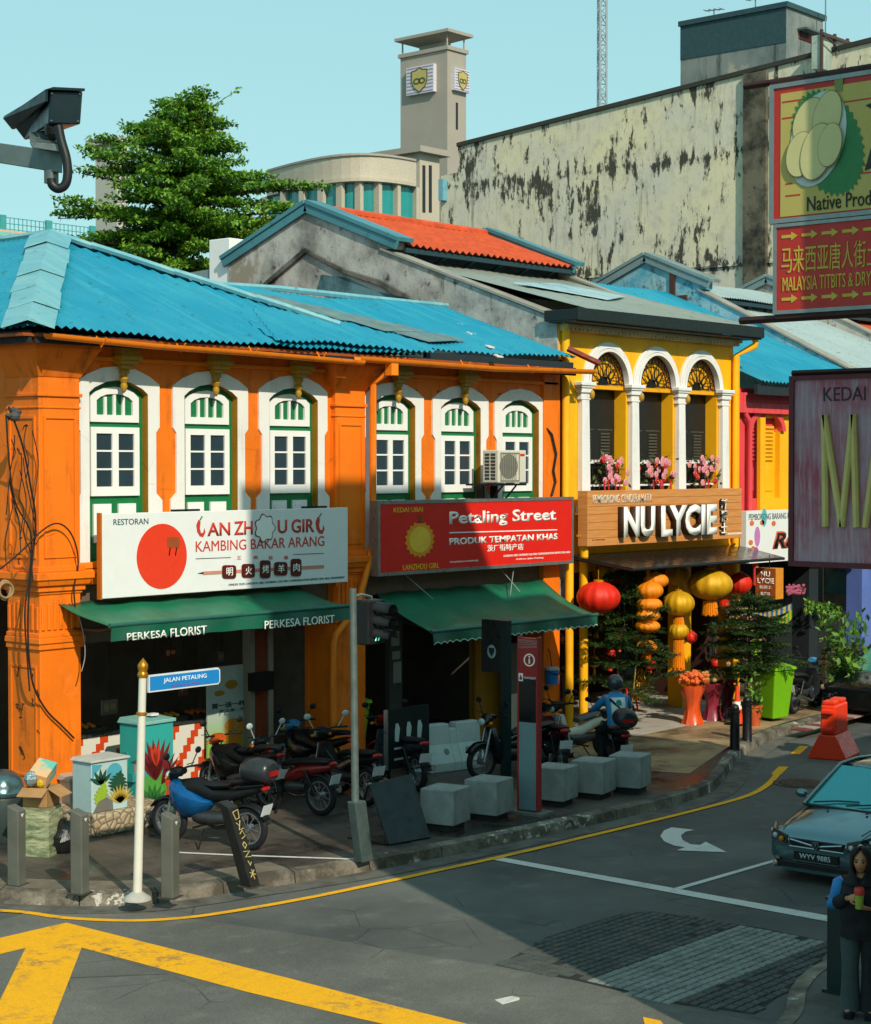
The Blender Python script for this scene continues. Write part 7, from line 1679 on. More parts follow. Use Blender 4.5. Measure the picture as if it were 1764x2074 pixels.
    m = MB(); m.loft([[(x - .02, y, .16), (x + .03, y, .16), (x + .03, y, .20), (x - .02, y, .215)] for x, y in ((-.20, -.78), (-.07, -.68), (.0, -.45), (.01, 0), (.0, .45), (-.07, .68), (-.20, .78))]); m.build('lip_spoiler', paint_, t, smooth=50)
    for s_ in (-1, 1):
        m = MB(); A = [(-.01, s_ * .45, .52), (-.02, s_ * .45, .645), (-.08, s_ * .68, .705), (-.32, s_ * .80, .75), (-.24, s_ * .82, .64), (-.06, s_ * .72, .54)]
        out = [V(a) + V((.03, s_ * .015, .012)) for a in A]; m.hexa([V(a) for a in A] if s_ < 0 else [V(a) for a in A][::-1], out if s_ < 0 else out[::-1]); hl = m.build('headlight', plain('lamp_dark', '20282a', .1, 0, .1, 2, .9), t, bevel=.01)
        for x, y, z, r in ((.005, .54, .59, .04), (-.04, .66, .62, .042), (-.15, .76, .67, .03)):
            m = MB(); m.ball((x + .02, s_ * y, z), (.03, r, r), 10, 6); m.build('reflector_bowl', GLS if x < 0 or s_ > 0 else plain('indicator_amber', 'd07a14'), hl, smooth=60)
        m = MB(); m.ball((-.01, s_ * .60, .30), (.05, .055, .05), 10, 6); m.build('fog_lamp', plain('lamp_dark', '20282a'), t)
    for y0, y1 in ((-.1, .60), (-.62, .05)): m = MB(); m.tube([(-1.08, y0, .945), (-1.16, (y0 + y1) / 2, .985), (-1.20, y1, 1.0)], .012, 5); m.build('wiper', CBL, t)
    m = MB(); m.box(-1.12, -1.0, -.72, .72, .885, .915); m.build('cowl', CBL, t)
    m = MB(); m.tube([(-.13, -.62, .745), (-1.0, -.70, .905)], .008, 4); m.tube([(-.13, .62, .745), (-1.0, .70, .905)], .008, 4); m.build('bonnet_seam', CBL, t)
    for s_ in (-.3, .32): m = MB(); m.ball((-.9, s_, .905), (.03, .02, .012), 8, 5); m.build('washer_jet', CBL, t)
    return t
car('dark grey saloon car with number plate WYV 9885 waiting behind the lane line', (G(1652, 1738, .325).x + .02, G(1652, 1738, .325).y, 0), pi + radians(1.5), CARP).scale = (.85,) * 3
q = G(1737, 1470, 0); car('dark car whose bonnet just shows at the right edge beyond the red barrier', (q.x + .2, q.y + .15, 0), pi, plain('car_navy', '14181c', .2, .4, .1), False)
# ================================================================ shop fronts of the orange house
Z5 = lambda x, y: (1114 + x * .3686, 1063.3 + y * .3686)
CHK = NT('checker_tile')
sx = CHK.sep(); br = CHK.n('ShaderNodeTexBrick'); CHK.L(CHK.map((1, 1, 1), (radians(90), 0, 0)), br.inputs[0]); br.offset = .5; br.inputs[4].default_value = 1.0; br.inputs[5].default_value = .004; br.inputs[8].default_value = .15; br.inputs[9].default_value = .105
br.inputs[1].default_value = rgb('c8431a'); br.inputs[2].default_value = rgb('d5d2c6'); br.inputs[3].default_value = rgb('a9a090'); br.inputs[7].default_value = 0.0
# diagonal steps: orange tile every third one, shifted row by row
row = CHK.math('FLOOR', CHK.math('DIVIDE', sx[2], .105)); col_ = CHK.math('FLOOR', CHK.math('DIVIDE', CHK.math('ADD', sx[0], CHK.math('MULTIPLY', row, .075)), .15))
par = CHK.math('LESS_THAN', CHK.math('MODULO', CHK.math('ADD', CHK.math('SUBTRACT', col_, row), 300.0), 3.0), 1.0)
CHK = CHK.done(CHK.mix(par, rgb('d5d2c6'), rgb('c8431a')), .35)
cy = YF + .75; x0, x1 = FY(142, 1500, cy).x, FY(417, 1500, cy).x; zt_ = FY(400, 1462, cy).z
t = thing('shop_counter', 'low counter faced with white and orange stepped tiles behind the painted cabinets', 'counter', ((x0 + x1) / 2, cy, .15))
m = MB(); m.box(x0, x1, cy, cy + .5, .15, zt_); m.build('tiled_front', CHK, t); m = MB(); m.box(x0 - .03, x1 + .03, cy - .03, cy + .55, zt_, zt_ + .05); m.build('top', plain('counter_steel', '4b4c48', .35, .5), t)
# food trays on the counter
for k, (px, c_) in enumerate(((175, 'c2741a'), (280, '8a5a1a'), (345, 'd0901c'), (400, 'b5531a'))):
    q = FY(px, 1440, cy + .2); tr = thing('food_tray', ('steel tray of dark skewers at the left of the tiled counter', 'steel tray of brown snacks behind the turquoise cabinet', 'steel tray of yellow snacks right of the turquoise cabinet', 'steel tray of orange snacks at the right of the tiled counter')[k], 'tray', (q.x, cy + .25, zt_ + .05))
    m = MB(); m.box(q.x - .22, q.x + .22, cy + .05, cy + .45, zt_ + .05, zt_ + .10); m.build('pan', plain('counter_steel', '4b4c48'), tr)
    m = MB()
    for j in range(9): m.ball((q.x - .17 + .042 * j, cy + .15 + .1 * (j % 3), zt_ + .12), (.035, .05, .03), 7, 5)
    m.build('food', plain('food_%d' % k, c_, .5), tr)
# hanging menu cards inside
MN = plain('menu_paper', '8c8474', .7, 0, .3, 12); MN2 = plain('menu_red', '7a2a22', .7, 0, .3, 12); MN3 = plain('menu_pink', '9a5a52', .7, 0, .3, 9)
for i, (px, py, w_, h_, mt, lb) in enumerate(((345, 1322, .24, .16, MN2, 'pair of red lit-up badge cards hanging behind the street sign plate'), (600, 1342, .26, .15, MN2, 'pair of red badge cards hanging in the dark doorway'), (222, 1432, .30, .22, MN, 'brown picture card low behind the counter left of the cabinet'), (312, 1515 - 130, .20, .24, MN, 'picture card hanging left of the pink poster'), (372, 1390, .18, .30, MN3, 'pink poster hanging below the street sign plate'), (448, 1330, .12, .16, MN, 'small round-cornered card hung near the poster top'))):
    q = FY(px, py, YF + 1.5); t = thing('menu_card', lb, 'card', (q.x, YF + 1.5, q.z - h_ / 2)); fr_ = FRY(YF + 1.5)
    m = MB(); m.rect(fr_, q.x - w_ / 2, q.x + w_ / 2, q.z - h_ / 2, q.z + h_ / 2, -.02, 0); m.build('card', mt, t)
    m = MB(); m.poly(fr_, circ(q.x - w_ * .2, q.z, w_ * .16, h_ * .3, 14), .001, .004); m.rect(fr_, q.x + w_ * .05, q.x + w_ * .4, q.z - h_ * .15, q.z + h_ * .2, .001, .004); m.build('picture', plain('card_print', 'b09a78', .7), t)
    m = MB(); m.tube([(q.x, YF + 1.49, q.z + h_ / 2), (q.x, YF + 1.49, 3.28)], .004, 4); m.build('string', BLK, t)
# drink poster
py_ = YF + .62; A, B = FY(420, 1398, py_), FY(500, 1398, py_); zb = FY(430, 1545, py_).z; zt_ = FY(430, 1352, py_).z
t = thing('drink_poster', 'tall upright poster with an orange drink on a pale green ground in the shop', 'poster', (A.x, py_, zb)); fr_ = FRY(py_); W_, H2 = B.x - A.x, zt_ - zb
PST = NT('poster_ground'); PST = PST.done(PST.mix(PST.ramp(PST.sep()[2], [(.25, 0.0), (.75, 1.0)]), rgb('7fb04a'), rgb('a9b5ae')), .5)
m = MB(); m.rect(fr_, A.x, B.x, zb, zt_, -.03, 0); m.build('panel', PST, t)
X = lambda u, v_: (A.x + W_ * u, zb + H2 * v_)
m = MB(); m.poly(fr_, [X(.50, .06), X(.80, .06), X(.92, .36), X(.42, .36)], .001, .004); m.poly(fr_, circ(*X(.67, .38), W_ * .25, H2 * .06, 16), .005, .008); m.build('cup_picture', plain('drink_orange', 'cf8420', .6), t)
m = MB(); m.ring(fr_, [X(.14, .16), X(.36, .16), X(.36, .30), X(.14, .30)], [X(.18, .18), X(.32, .18), X(.32, .28), X(.18, .28)], .001, .004); m.rect(fr_, *[X(.14, 0)[0], X(.36, 0)[0]], X(0, .225)[1], X(0, .24)[1], .001, .004); m.build('chair_drawing', plain('ink_green', '24432c', .7), t)
text('買一送一杯', fr_, X(.10, 0)[0], X(.95, 0)[0], X(0, .56)[1], X(0, .62)[1], MINK, t, bold=.02); text('飲品第二杯', fr_, X(.30, 0)[0], X(.95, 0)[0], X(0, .51)[1], X(0, .545)[1], MINK, t)
m = MB(); m.poly(fr_, circ(*X(.3, .72), W_ * .13, H2 * .03, 14), .001, .004); m.poly(fr_, circ(*X(.6, .80), W_ * .16, H2 * .05, 14), .001, .004); m.build('fruit_picture', plain('fruit_dull', 'a97a24', .7), t)
# brown timber door frame and inner doorway
x0, x1 = FY(504, 1400, YF + .5).x, FY(551, 1400, YF + .5).x
t = thing('door_surround', 'brown timber door post with pale edges between poster and dark doorway', 'door frame', (x0, YF + .5, .15))
m = MB(); m.box(x0 + .1, x1 - .1, YF + .5, YF + .62, .15, 2.72); m.build('post', plain('brown_timber', '7a3512', .6, 0, .25, 3), t)
for a in (x0, x1 - .1): m = MB(); m.box(a, a + .1, YF + .47, YF + .64, .15, 2.72); m.build('pale_edge', plain('pale_post', '8d8574', .6), t)
m = MB(); m.box(x0 - .03, x1 - .1, YF + .35, YF + .49, 1.52, 1.80); m.build('box', BLK, t)
# second shop: pale post, papers, ochre partition, white dado
x0 = FY(892, 1350, YF + .4).x
t = thing('paper_post', 'slim grey post stuck with white paper notices under the scalloped awning', 'post', (FY(800, 1400, YF + .6).x, YF + .6, .15)); q = FY(802, 1330, YF + .6)
m = MB(); m.box(q.x - .16, q.x + .16, YF + .6, YF + .7, .15, 2.9); m.build('post', plain('post_dull', '4a4f4c', .7), t)
for dx, z0, z1 in ((-.02, 1.95, 2.2), (.0, 1.72, 1.86), (.03, 1.32, 1.68)):
    m = MB(); m.rect(FRY(YF + .6), q.x + dx - .1, q.x + dx + .1, z0, z1, .001, .006); m.build('notice', plain('notice_paper', 'a4a79f', .7), t)
a_, b_ = FY(957, 1400, YF + .5), FY(1012, 1400, YF + .5)
t = thing('ochre_partition', 'dull yellow partition panel standing inside the shop left of the dark totem', 'partition', (a_.x, YF + .5, .15)); m = MB(); m.box(a_.x, b_.x, YF + .5, YF + .58, .15, 2.9); m.build('panel', plain('ochre_panel', 'a6740f', .6, 0, .2, 2), t)
m = MB(); m.box(b_.x - .05, b_.x, YF + .46, YF + .499, .15, 2.9); m.box(a_.x, a_.x + .05, YF + .46, YF + .499, .15, 2.9); m.build('frame', plain('ochre_edge', '8a5c0c', .6), t)
a_, b_ = FY(1030, 1450, YF + .2), FY(1128, 1450, YF + .2)
t = thing('white_dado', 'low cream wall beside the yellow pipes behind the parked motorcycles', 'wall', (a_.x, YF + .2, .15)); m = MB(); m.box(a_.x, b_.x, YF + .2, YF + .32, .15, FY(1060, 1402, YF + .2).z); m.build('wall', wallpaint('dado_white', 'cfc5b2', '6a5a40', .4), t)
m = MB(); m.box(a_.x, b_.x, YF + .19, YF + .33, FY(1060, 1402, YF + .2).z, FY(1060, 1402, YF + .2).z + .9); m.build('upper_panel', plain('upper_grey', '6a6a62', .7), t)
q = FY(1118, 1370, YF - .15); t = thing('blue_bucket', 'blue plastic bucket with white lid hung on the wall beside the red pillar', 'bucket', (q.x, YF - .15, q.z - .14))
m = MB(); m.lathe((q.x, YF - .15, q.z - .14), [(.11, 0), (.13, .26)], 18); m.build('pail', plain('bucket_blue', '1f7fc8', .4), t, smooth=40); m = MB(); m.lathe((q.x, YF - .15, q.z + .12), [(.135, 0), (.135, .03), (.10, .06)], 18); m.build('lid', plain('bucket_lid', 'b5c4cc', .4), t, smooth=40); m = MB(); m.tube([(q.x + .135 * cos(a), YF - .15 - .135 * sin(a), q.z + .12 - .08 * sin(a)) for a in [pi * k / 10 for k in range(11)]], .008, 5); m.build('handle', BLK, t); m = MB(); m.tube([(q.x, YF - .15, q.z + .13), (q.x, YF - .1, q.z + .45), (q.x, YF - .05, q.z + .5)], .01, 5); m.build('hook', BLK, t)
def wheelie(b, rz, mat, label, h=1.0):
    t = local(thing('wheelie_bin', label, 'wheelie bin', b, rz)); m = MB()
    m.hexa([(-.22, -.20, .06), (.22, -.20, .06), (.22, .22, .06), (-.22, .22, .06)], [(-.29, -.30, h), (.29, -.30, h), (.29, .30, h), (-.29, .30, h)]); m.build('body', mat, t, bevel=.025)
    m = MB(); m.loft([[(x, -.33 + .02 * abs(x), h + .005), (x, -.31, h + .05), (x, 0, h + .10), (x, .32, h + .06), (x, .34, h + .005)] for x in (-.31, -.1, .1, .31)]); m.build('lid', mat, t, smooth=40)
    m = MB(); m.tube([(-.27, .38, h - .02), (.27, .38, h - .02)], .02, 8); m.build('handle', mat, t)
    for s_ in (-1, 1): m = MB(); m.lathe((s_ * .25, .22, .10), [(.10, -.03), (.10, .03)], 16, 0, (1, 0, 0)); m.build('wheel', RUB, t)
    return t
LIME = plain('lime_plastic', '6fae14', .4, 0, .1)
wheelie(G(772, 1560) + V((0, .8, 0)), 0, plain('lime_plastic_pale', '78b01c', .45), 'lime green wheelie bin half hidden behind the traffic signal pole')  # slightly paler lime than the other wheelie bin
lb_ = G(1578, 1462); wb_ = wheelie(lb_ + V((.1, .2, 0)), radians(-10), LIME, 'bright lime green wheelie bin beside the potted plants', .98)
text('ALAM FLORA', Fr((0, -.285, 0), (1, 0, 0), (0, .1, .94)), -.13, .13, .66, .70, MWH, wb_, depth=.002, d=.006); 
# ================================================================ the yellow souvenir shop
S3Y = 19.68; WOODS = NT('sign_wood'); n = WOODS.noise(2, 5, .6, WOODS.map((1, 1, 14))); WOODS.bump(n, .2, .01); WOODS = WOODS.done(WOODS.mix(WOODS.ramp(n, [(.35, 0.0), (.65, 1.0)]), rgb('bd7a3c'), rgb('cf8f50')), .55)
x0, x1 = FY(1190, 1050, S3Y).x, FY(1502, 1040, S3Y).x; z0, z1 = 3.52, 4.53
s3 = thing('shop_sign', 'timber shop sign with raised white letters NU LYCIE above the black canopy', 'sign', ((x0 + x1) / 2, S3Y, z0))
m = MB(); m.box(x0, x1, S3Y, S3Y + .22, z0, z1); m.build('board', WOODS, s3, bevel=.006)
m = MB()
for k in range(6): z = z0 + (z1 - z0) * (k + 1) / 7; m.box(x0 + .01, x1 - .01, S3Y - .0015, S3Y, z, z + .008)
m.build('plank_joint', plain('plank_line', '8a5526', .7), s3)
for x in (x0 + .6, x1 - .6): m = MB(); m.box(x - .04, x + .04, S3Y + .222, YF - .205, 3.8, 3.88); m.build('bracket', BLK, s3)
Zq = lambda x, y: (1114 + x * .3686, 506 + y * .3686)
B3 = Board(s3, S3Y, Zq); SDK = plain('letter_side', '3a2414', .6)
B3.t('PEMBORONG CENDERAMATA', 235, 560, 1347, 1396, plain('pale_timber_letter', 'd8cdb8', .5), depth=.008, bold=.012)
B3.t('NU', 372, 545, 1412, 1582, MWH, depth=.14, bold=.045, side=SDK); B3.t('LYCIE', 578, 886, 1404, 1578, MWH, depth=.14, bold=.045, side=SDK)
for i, c_ in enumerate('新麗士'): B3.t(c_, 927, 962, 1368 + i * 66, 1426 + i * 66, MWH, depth=.06, bold=.02, side=SDK)
B3.t('No. 113 Jalan Petaling', 232, 300, 1592, 1599, SDK); B3.t('PEMBORONG BARANG CENDERAMATA', 975, 1052, 1556, 1566, MWH)
ca_ = thing('black_canopy', 'flat glossy black canopy over the souvenir shop under the timber sign', 'canopy', (29.6, 20, 3.2))
CANB = plain('canopy_black', '191c1c', .22, 0, .3, 3, .6)
m = MB(); P0 = [(26.9, 18.72, 3.16), (32.15, 18.72, 3.16), (32.55, 20.04, 3.36), (26.75, 20.04, 3.36)]; m.hexa([V(p) - V((0, 0, .05)) for p in P0], P0); m.build('sheet', CANB, ca_)
m = MB(); m.tube([(26.88, 18.72, 3.13), (32.17, 18.72, 3.13)], .03, 6); m.tube([(26.9, 18.72, 3.12), (26.75, 20.0, 3.30)], .025, 6); m.tube([(32.17, 18.72, 3.12), (32.55, 20.0, 3.30)], .025, 6)
for k in range(5): x = 27.9 + k; m.tube([(x, 18.74, 3.12), (x, 20.0, 3.30)], .015, 5)
m.build('frame', BLK, ca_)
# interior and floor
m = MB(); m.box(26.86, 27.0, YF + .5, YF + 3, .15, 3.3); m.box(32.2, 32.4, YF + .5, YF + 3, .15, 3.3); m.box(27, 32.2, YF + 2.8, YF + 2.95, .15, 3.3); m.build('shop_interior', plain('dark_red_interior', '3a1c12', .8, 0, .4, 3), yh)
m = MB(); m.box(26.85, 32.45, YF - .02, YF + .48, 3.02, 3.4); m.build('lintel', YELLOW, yh)
fl = [(p.x, p.y) for p in (G(1288, 1492), G(1432, 1462), V((31.9, 20.2)), V((32.1, 22.9)), V((27.1, 22.9)), V((27.3, 20.0)))]
m = MB(); m.face([(x, y, .156) for x, y in fl]); struct('tiled_floor', m, plain('pale_tile', 'b9b3a6', .4, 0, .15, 1.5))
for px in (1390, 1490):
    q = FY(px, 1400, YF + .05); m = MB(); m.box(q.x - .15, q.x + .15, YF + .04, YF + .4, .15, 3.02); m.build('pillar', YELLOW, yh, bevel=.01)
for x, z0 in ((32.2, .2),): 
    m = MB(); m.tube([(x + .06, YF - .2, 3.4), (x + .06, YF - .2, .2)], .06, 8); m.build('rain_pipe', YELLOW, yh, smooth=50)
def goldtex(name, hexc, spark=.0):
    s = NT(name); n = s.noise(5, 4, .6); v_ = s.vor(60); col = s.mix(s.ramp(n, [(.3, .0), (.7, 1.0)]), rgb(hexc), tuple(c * .8 for c in rgb(hexc)[:3]) + (1,))
    if spark: col = s.mix(s.ramp(v_, [(.1, spark), (.22, 0.0)]), col, rgb('f3e7a0'))
    s.bump(v_, .4, .01); return s.done(col, .5, .2 if spark else 0, .4)
LANR, LANY, LANO, LANG = goldtex('lantern_red', 'dd2408'), goldtex('lantern_yellow', 'd9a200', .9), goldtex('lantern_orange', 'f08a0a'), goldtex('lantern_gold', 'c99606', .9)
def lantern(px, py, rx, rz_, Y, mat, label, tas=None, top=3.12, kind='lantern'):
    c = FY(px, py, Y); kx = (FY(px + rx, py, Y).x - c.x) ; k = 1 / 105.0
    R_, H_ = rx * k * 1.02, rz_ * k * 1.05; t = thing('lantern', label, 'lantern', c - V((0, 0, H_)), 0, 'lanterns hanging in the souvenir shop front')
    m = MB(); n, kk = 48, 12; b = len(m.v)
    for i in range(kk + 1):
        a = -pi / 2 + pi * i / kk
        for j in range(n): an = 2 * pi * j / n; r = R_ * max(cos(a), .12) * (1 + (.03 if j % 4 == 0 else (-.045 if j % 4 == 2 else 0))); m.v.append(c + V((r * cos(an), r * sin(an), H_ * sin(a))))
    for i in range(kk):
        for j in range(n): q = (j + 1) % n; m.f.append([b + i * n + j, b + i * n + q, b + (i + 1) * n + q, b + (i + 1) * n + j]); m.m.append(0)
    m.build('shade', mat, t, smooth=80)
    m = MB(); m.lathe(c, [(R_ * .22, H_ * .96), (R_ * .24, H_ * 1.08), (R_ * .1, H_ * 1.10)], 12); m.lathe(c, [(R_ * .1, -H_ * 1.10), (R_ * .24, -H_ * 1.08), (R_ * .22, -H_ * .96)], 12); m.tube([c + V((0, 0, H_)), (c.x, c.y, max(top, c.z + H_ + .02))], .006, 4); m.build('cap', LANG, t, smooth=40)
    if tas:
        w_, h = tas[0] * k, tas[1] * k; m = MB()
        for i in range(18): a = 2 * pi * i / 18; m.tube([c + V((w_ * .8 * cos(a), w_ * .8 * sin(a), -H_ * 1.05)), c + V((w_ * cos(a), w_ * sin(a), -H_ * 1.05 - h * (.92 + .08 * (i % 2))))], w_ * .22, 4)
        m.build('tassel', mat if mat is not LANY else LANO, t)
    return t
for px, py, rx, rz_, Y, mat, lb, tas in (
    (1212, 1210, 40, 29, 19.3, LANR, 'large red lantern leftmost in the shop, beside the green awning', None), (1222, 1162, 22, 22, 20.0, LANG, 'dull gold lantern high under the canopy behind the big red one', None),
    (1328, 1176, 24, 15, 19.0, LANO, 'orange lantern topmost in the stacked string by the small pine', None), (1315, 1196, 26, 17, 19.0, LANO, 'orange lantern second in the stacked string', None), (1314, 1224, 25, 14, 19.0, LANO, 'orange lantern third in the stacked string', None), (1312, 1246, 23, 13, 19.0, LANO, 'orange lantern fourth in the stacked string', None), (1311, 1268, 24, 12, 19.0, LANO, 'orange lantern fifth in the stacked string', None), (1308, 1311, 21, 14, 19.1, LANO, 'single orange lantern low down below the stacked string', (9, 14)),
    (1372, 1166, 26, 20, 19.9, LANG, 'dull gold lantern high behind the middle of the canopy', None), (1374, 1222, 31, 24, 19.25, LANY, 'glittering yellow lantern in the middle of the shop front', (10, 16)), (1374, 1278, 20, 16, 19.25, LANY, 'small glittering yellow lantern hanging below the middle one', (11, 60)), (1438, 1184, 44, 30, 19.1, LANY, 'largest glittering yellow lantern under the right of the canopy', (14, 30)), (1499, 1182, 24, 22, 19.3, LANR, 'red lantern rightmost, next to the small hanging sign', None), (1399, 1290, 13, 12, 19.4, LANR, 'smallest red lantern beside the small yellow one', None), (1245, 1185, 26, 20, 20.2, LANR, 'dark red lantern in shade behind the largest red one', None), (1470, 1225, 15, 12, 19.6, LANR, 'little red lantern in shade behind the largest yellow one', None)):
    lantern(px, py, rx, rz_, Y, mat, lb, tas)
R_ = random.Random(31)
for k in range(16):
    px, py = R_.uniform(1190, 1500), R_.uniform(1240, 1345); Y_ = R_.uniform(20.6, 21.6); q = FY(px, py, Y_); c_ = R_.choice((LANR, LANO, LANG)); t = thing('ornament', ['small red ornament dangling inside the souvenir shop', 'small orange ornament dangling inside the souvenir shop', 'small gold ornament dangling inside the souvenir shop'][[LANR, LANO, LANG].index(c_)], 'ornament', q, 0, 'red ornaments in the shop' if c_ is LANR else 'orange ornaments in the shop' if c_ is LANO else 'gold ornaments in the shop')
    m = MB(); m.lathe(q, [(.02, -.12), (.10, -.08), (.12, 0), (.08, .09), (.03, .12)], 10); m.tube([q + V((0, 0, .12)), (q.x, q.y, 3.25)], .006, 4); m.build('bauble', c_, t, smooth=40); m = MB(); m.tube([q - V((0, 0, .12)), q - V((0, 0, .34))], [.018, .05], 6); m.build('tassel', c_, t)
tn = FY(1298, 1385, 19.1); m = MB(); R_ = random.Random(8)
for k in range(260): p = tn + V((R_.uniform(-.14, .14), R_.uniform(-.1, .1), R_.uniform(-.28, .3))); leaf(m, p, (V((0, 0, -1)) + rv(R_) * .6).normalized(), rv(R_), .07, .012, 0)
tag(m.build('tinsel', plain('gold_tinsel', 'c98f10', .2, .8, .3, 20)), 'glittering gold tinsel hanging low beside the small pine trunk', 'tinsel')
# small hanging box sign
hx = 31.75; A, B = FX(1530, 1160, hx), FX(1571, 1148, hx); zt_, zb = FX(1530, 1150, hx).z, FX(1530, 1212, hx).z
hs = thing('hanging_sign', 'small orange-brown box sign hung at the canopy corner reading NU LYCIE', 'sign', (hx, B.y, zb)); fx = FRX(hx)
m = MB(); m.rect(fx, -A.y, -B.y, zb, zt_, -.3, 0, 0, 1); m.build('box', [plain('hang_brown', 'a8561c', .5), plain('hang_orange', 'd98a24', .5)], hs)
W_, H2 = A.y - B.y, zt_ - zb; tx = lambda s_, u0, u1, v0, v1, **k: text(s_, fx, -A.y + W_ * u0, -A.y + W_ * u1, zb + H2 * v0, zb + H2 * v1, MWH, hs, d=.001, **k)
tx('NU', .26, .72, .72, .90, bold=.02); tx('LYCIE', .1, .92, .50, .68, bold=.02); tx('新麗士', .2, .8, .33, .44); 
m = MB(); m.rect(fx, -A.y + W_ * .2, -A.y + W_ * .8, zb + H2 * .10, zb + H2 * .26, .001, .004); m.build('red_label', plain('label_red', '9a2a18', .5), hs); tx('批发站', .26, .74, .12, .23, depth=.01)
m = MB(); m.tube([(hx + .1, B.y + .2, zt_), (hx + .1, B.y + .2, 3.2)], .012, 5); m.build('hanger', BLK, hs)
# ---------------------------------------------------------------- flower boxes in the arched windows
PINKF = plain('blossom_pink', 'd98a98', .6, 0, .2, 14); REDF = plain('ribbon_red', 'b81e22', .5, 0, .2); GRF_ = plain('leaf_dull', '4c5a24', .6, 0, .3); YLF = plain('blossom_yellow', 'c9b03c', .6)
def bouquet(c, w_, h, seed, label):
    R_ = random.Random(seed); t = thing('flower_box', label, 'flowers', c, 0, 'flower boxes in the arched windows'); mb_, ml, mr, my = MB(), MB(), MB(), MB()
    for k in range(24):
        p = c + V((R_.gauss(0, .33) * w_, R_.uniform(-.12, .05), R_.uniform(.02, 1) * h)); p.x = min(max(p.x, c.x - w_ * .62), c.x + w_ * .62); tgt = mb_ if R_.random() < .78 else mr
        for j in range(6): a = 2 * pi * j / 6; q = p + V((.035 * cos(a), -.02, .035 * sin(a))); tgt.ball(q, (.038, .02, .038), 6, 4)
        my.ball(p + V((0, -.04, 0)), .014, 5, 4)
    for k in range(70): p = c + V((R_.gauss(0, .4) * w_, R_.uniform(-.05, .1), R_.uniform(-.05, 1.1) * h)); leaf(ml, p, rv(R_), rv(R_), .12, .03, 0)
    for k in range(5):
        x = R_.uniform(-.45, .45) * w_; p = c + V((x, -.12, .1)); L = R_.uniform(.35, .6); q = .02
        mr.hexa([p + V((-q, 0, 0)), p + V((q, 0, 0)), p + V((q, .004, 0)), p + V((-q, .004, 0))], [p + V((-q + .03, -.02, -L)), p + V((q + .03, -.02, -L)), p + V((q + .03, -.016, -L)), p + V((-q + .03, -.016, -L))])
    mb_.build('blossoms', PINKF, t); ml.build('leaves', GRF_, t); mr.build('ribbons', REDF, t); my.build('stamens', YLF, t)
for i, (x, lb) in enumerate(zip(AX, ('pink flowers and red ribbons in the left arched window', 'pink flowers with yellow sprigs in the middle arched window', 'pink flowers in the right arched window of the yellow house'))): bouquet(V((x + .02, YF - .04, 4.62)), .95, .52, 20 + i, lb)
# ---------------------------------------------------------------- potted pines
NEED = leafmat('pine_needle', '1f3a16', '3f5a22', .15)
def potted_pine(base, top, whorls, seed, label, pot):
    R_ = random.Random(seed); t = thing('potted_pine', label, 'potted tree', base); m = MB(); H_ = top - base.z; lm = MB()
    m.tube([base + V((0, 0, .2)), base + V((.04, 0, H_ * .5)), base + V((.0, .0, H_))], [.035, .025, .008], 7)
    for fz, L, nb_ in whorls:
        for k in range(nb_):
            an = 2 * pi * (k + R_.random() * .6) / nb_; d = V((cos(an), sin(an), 0)); l_ = L * R_.uniform(.55, 1.08); st = base + V((.02, 0, H_ * fz + R_.uniform(-.09, .09))); dr = R_.uniform(.6, 1.9); pts = [st + d * l_ * u + V((0, 0, l_ * (.10 * u - .30 * dr * u * u + .22 * u ** 3))) for u in (0, .25, .5, .75, 1)]
            m.tube(pts, [.012, .010, .008, .006, .004], 5); sd_ = V((-d.y, d.x, 0))
            ns = int(5 + 16 * l_)
            for j in range(ns):
                u = .18 + .82 * j / ns; i = min(int(u * 4), 3); p = pts[i].lerp(pts[i + 1], u * 4 - i); tl = (.27 * (1 - .55 * u) + .06) * R_.uniform(.6, 1.2)
                for s_ in (-1, 1):
                    td = (d * .65 + sd_ * s_ + V((0, 0, R_.uniform(-.1, .25)))).normalized()
                    for q in range(9): e = p + td * tl * q / 9; leaf(lm, e, (td + rv(R_) * .55).normalized(), (V((0, 0, 1)) + rv(R_) * .5).normalized(), .095, .012, 0)
    for q in range(30): e = base + V((0, 0, H_ * R_.uniform(.86, 1.0))); leaf(lm, e, (V((0, 0, .6)) + rv(R_)).normalized(), rv(R_), .12, .012, 0)
    m.build('trunk', BARK, t); lm.build('needles', NEED, t)
    m = MB(); m.lathe(base, [(.16, 0), (.22, .30), (.235, .31), (.235, .35), (.20, .35), (.19, .30)], 20); m.build('pot', pot, t, smooth=40); m = MB(); m.lathe(base, [(.19, .29), (.19, .32)], 16); m.build('soil', plain('soil', '2a2019', .95), t)
    return t
b1 = G(1280, 1476) + V((0, .2, 0)); potted_pine(b1, FY(1278, 1150, b1.y).z, ((.30, 1.05, 8), (.41, 1.1, 9), (.52, 1.0, 9), (.62, .95, 9), (.72, .8, 8), (.81, .62, 8), (.88, .5, 7), (.94, .35, 6)), 3, 'tall potted pine with drooping branches in front of the lanterns beside the rider', plain('pot_black', '1b1c1c', .5))
m = MB(); q = G(1274, 1482); m.tube([q, FY(1284, 1390, q.y), FY(1292, 1300, q.y)], .014, 6); tag(m.build('bamboo_stake', plain('bamboo', '8a7a3c', .6)), 'thin bamboo stake leaning against the taller pine', 'stake')
b2 = G(1548, 1464) + V((0, .35, 0)); potted_pine(b2, FY(1500, 1200, b2.y).z, ((.40, .8, 8), (.50, 1.0, 9), (.59, 1.0, 9), (.68, .95, 9), (.77, .8, 8), (.86, .6, 7), (.93, .4, 6)), 9, 'shorter potted pine by the traffic cone at the right of the shop', plain('pot_black', '1b1c1c'))
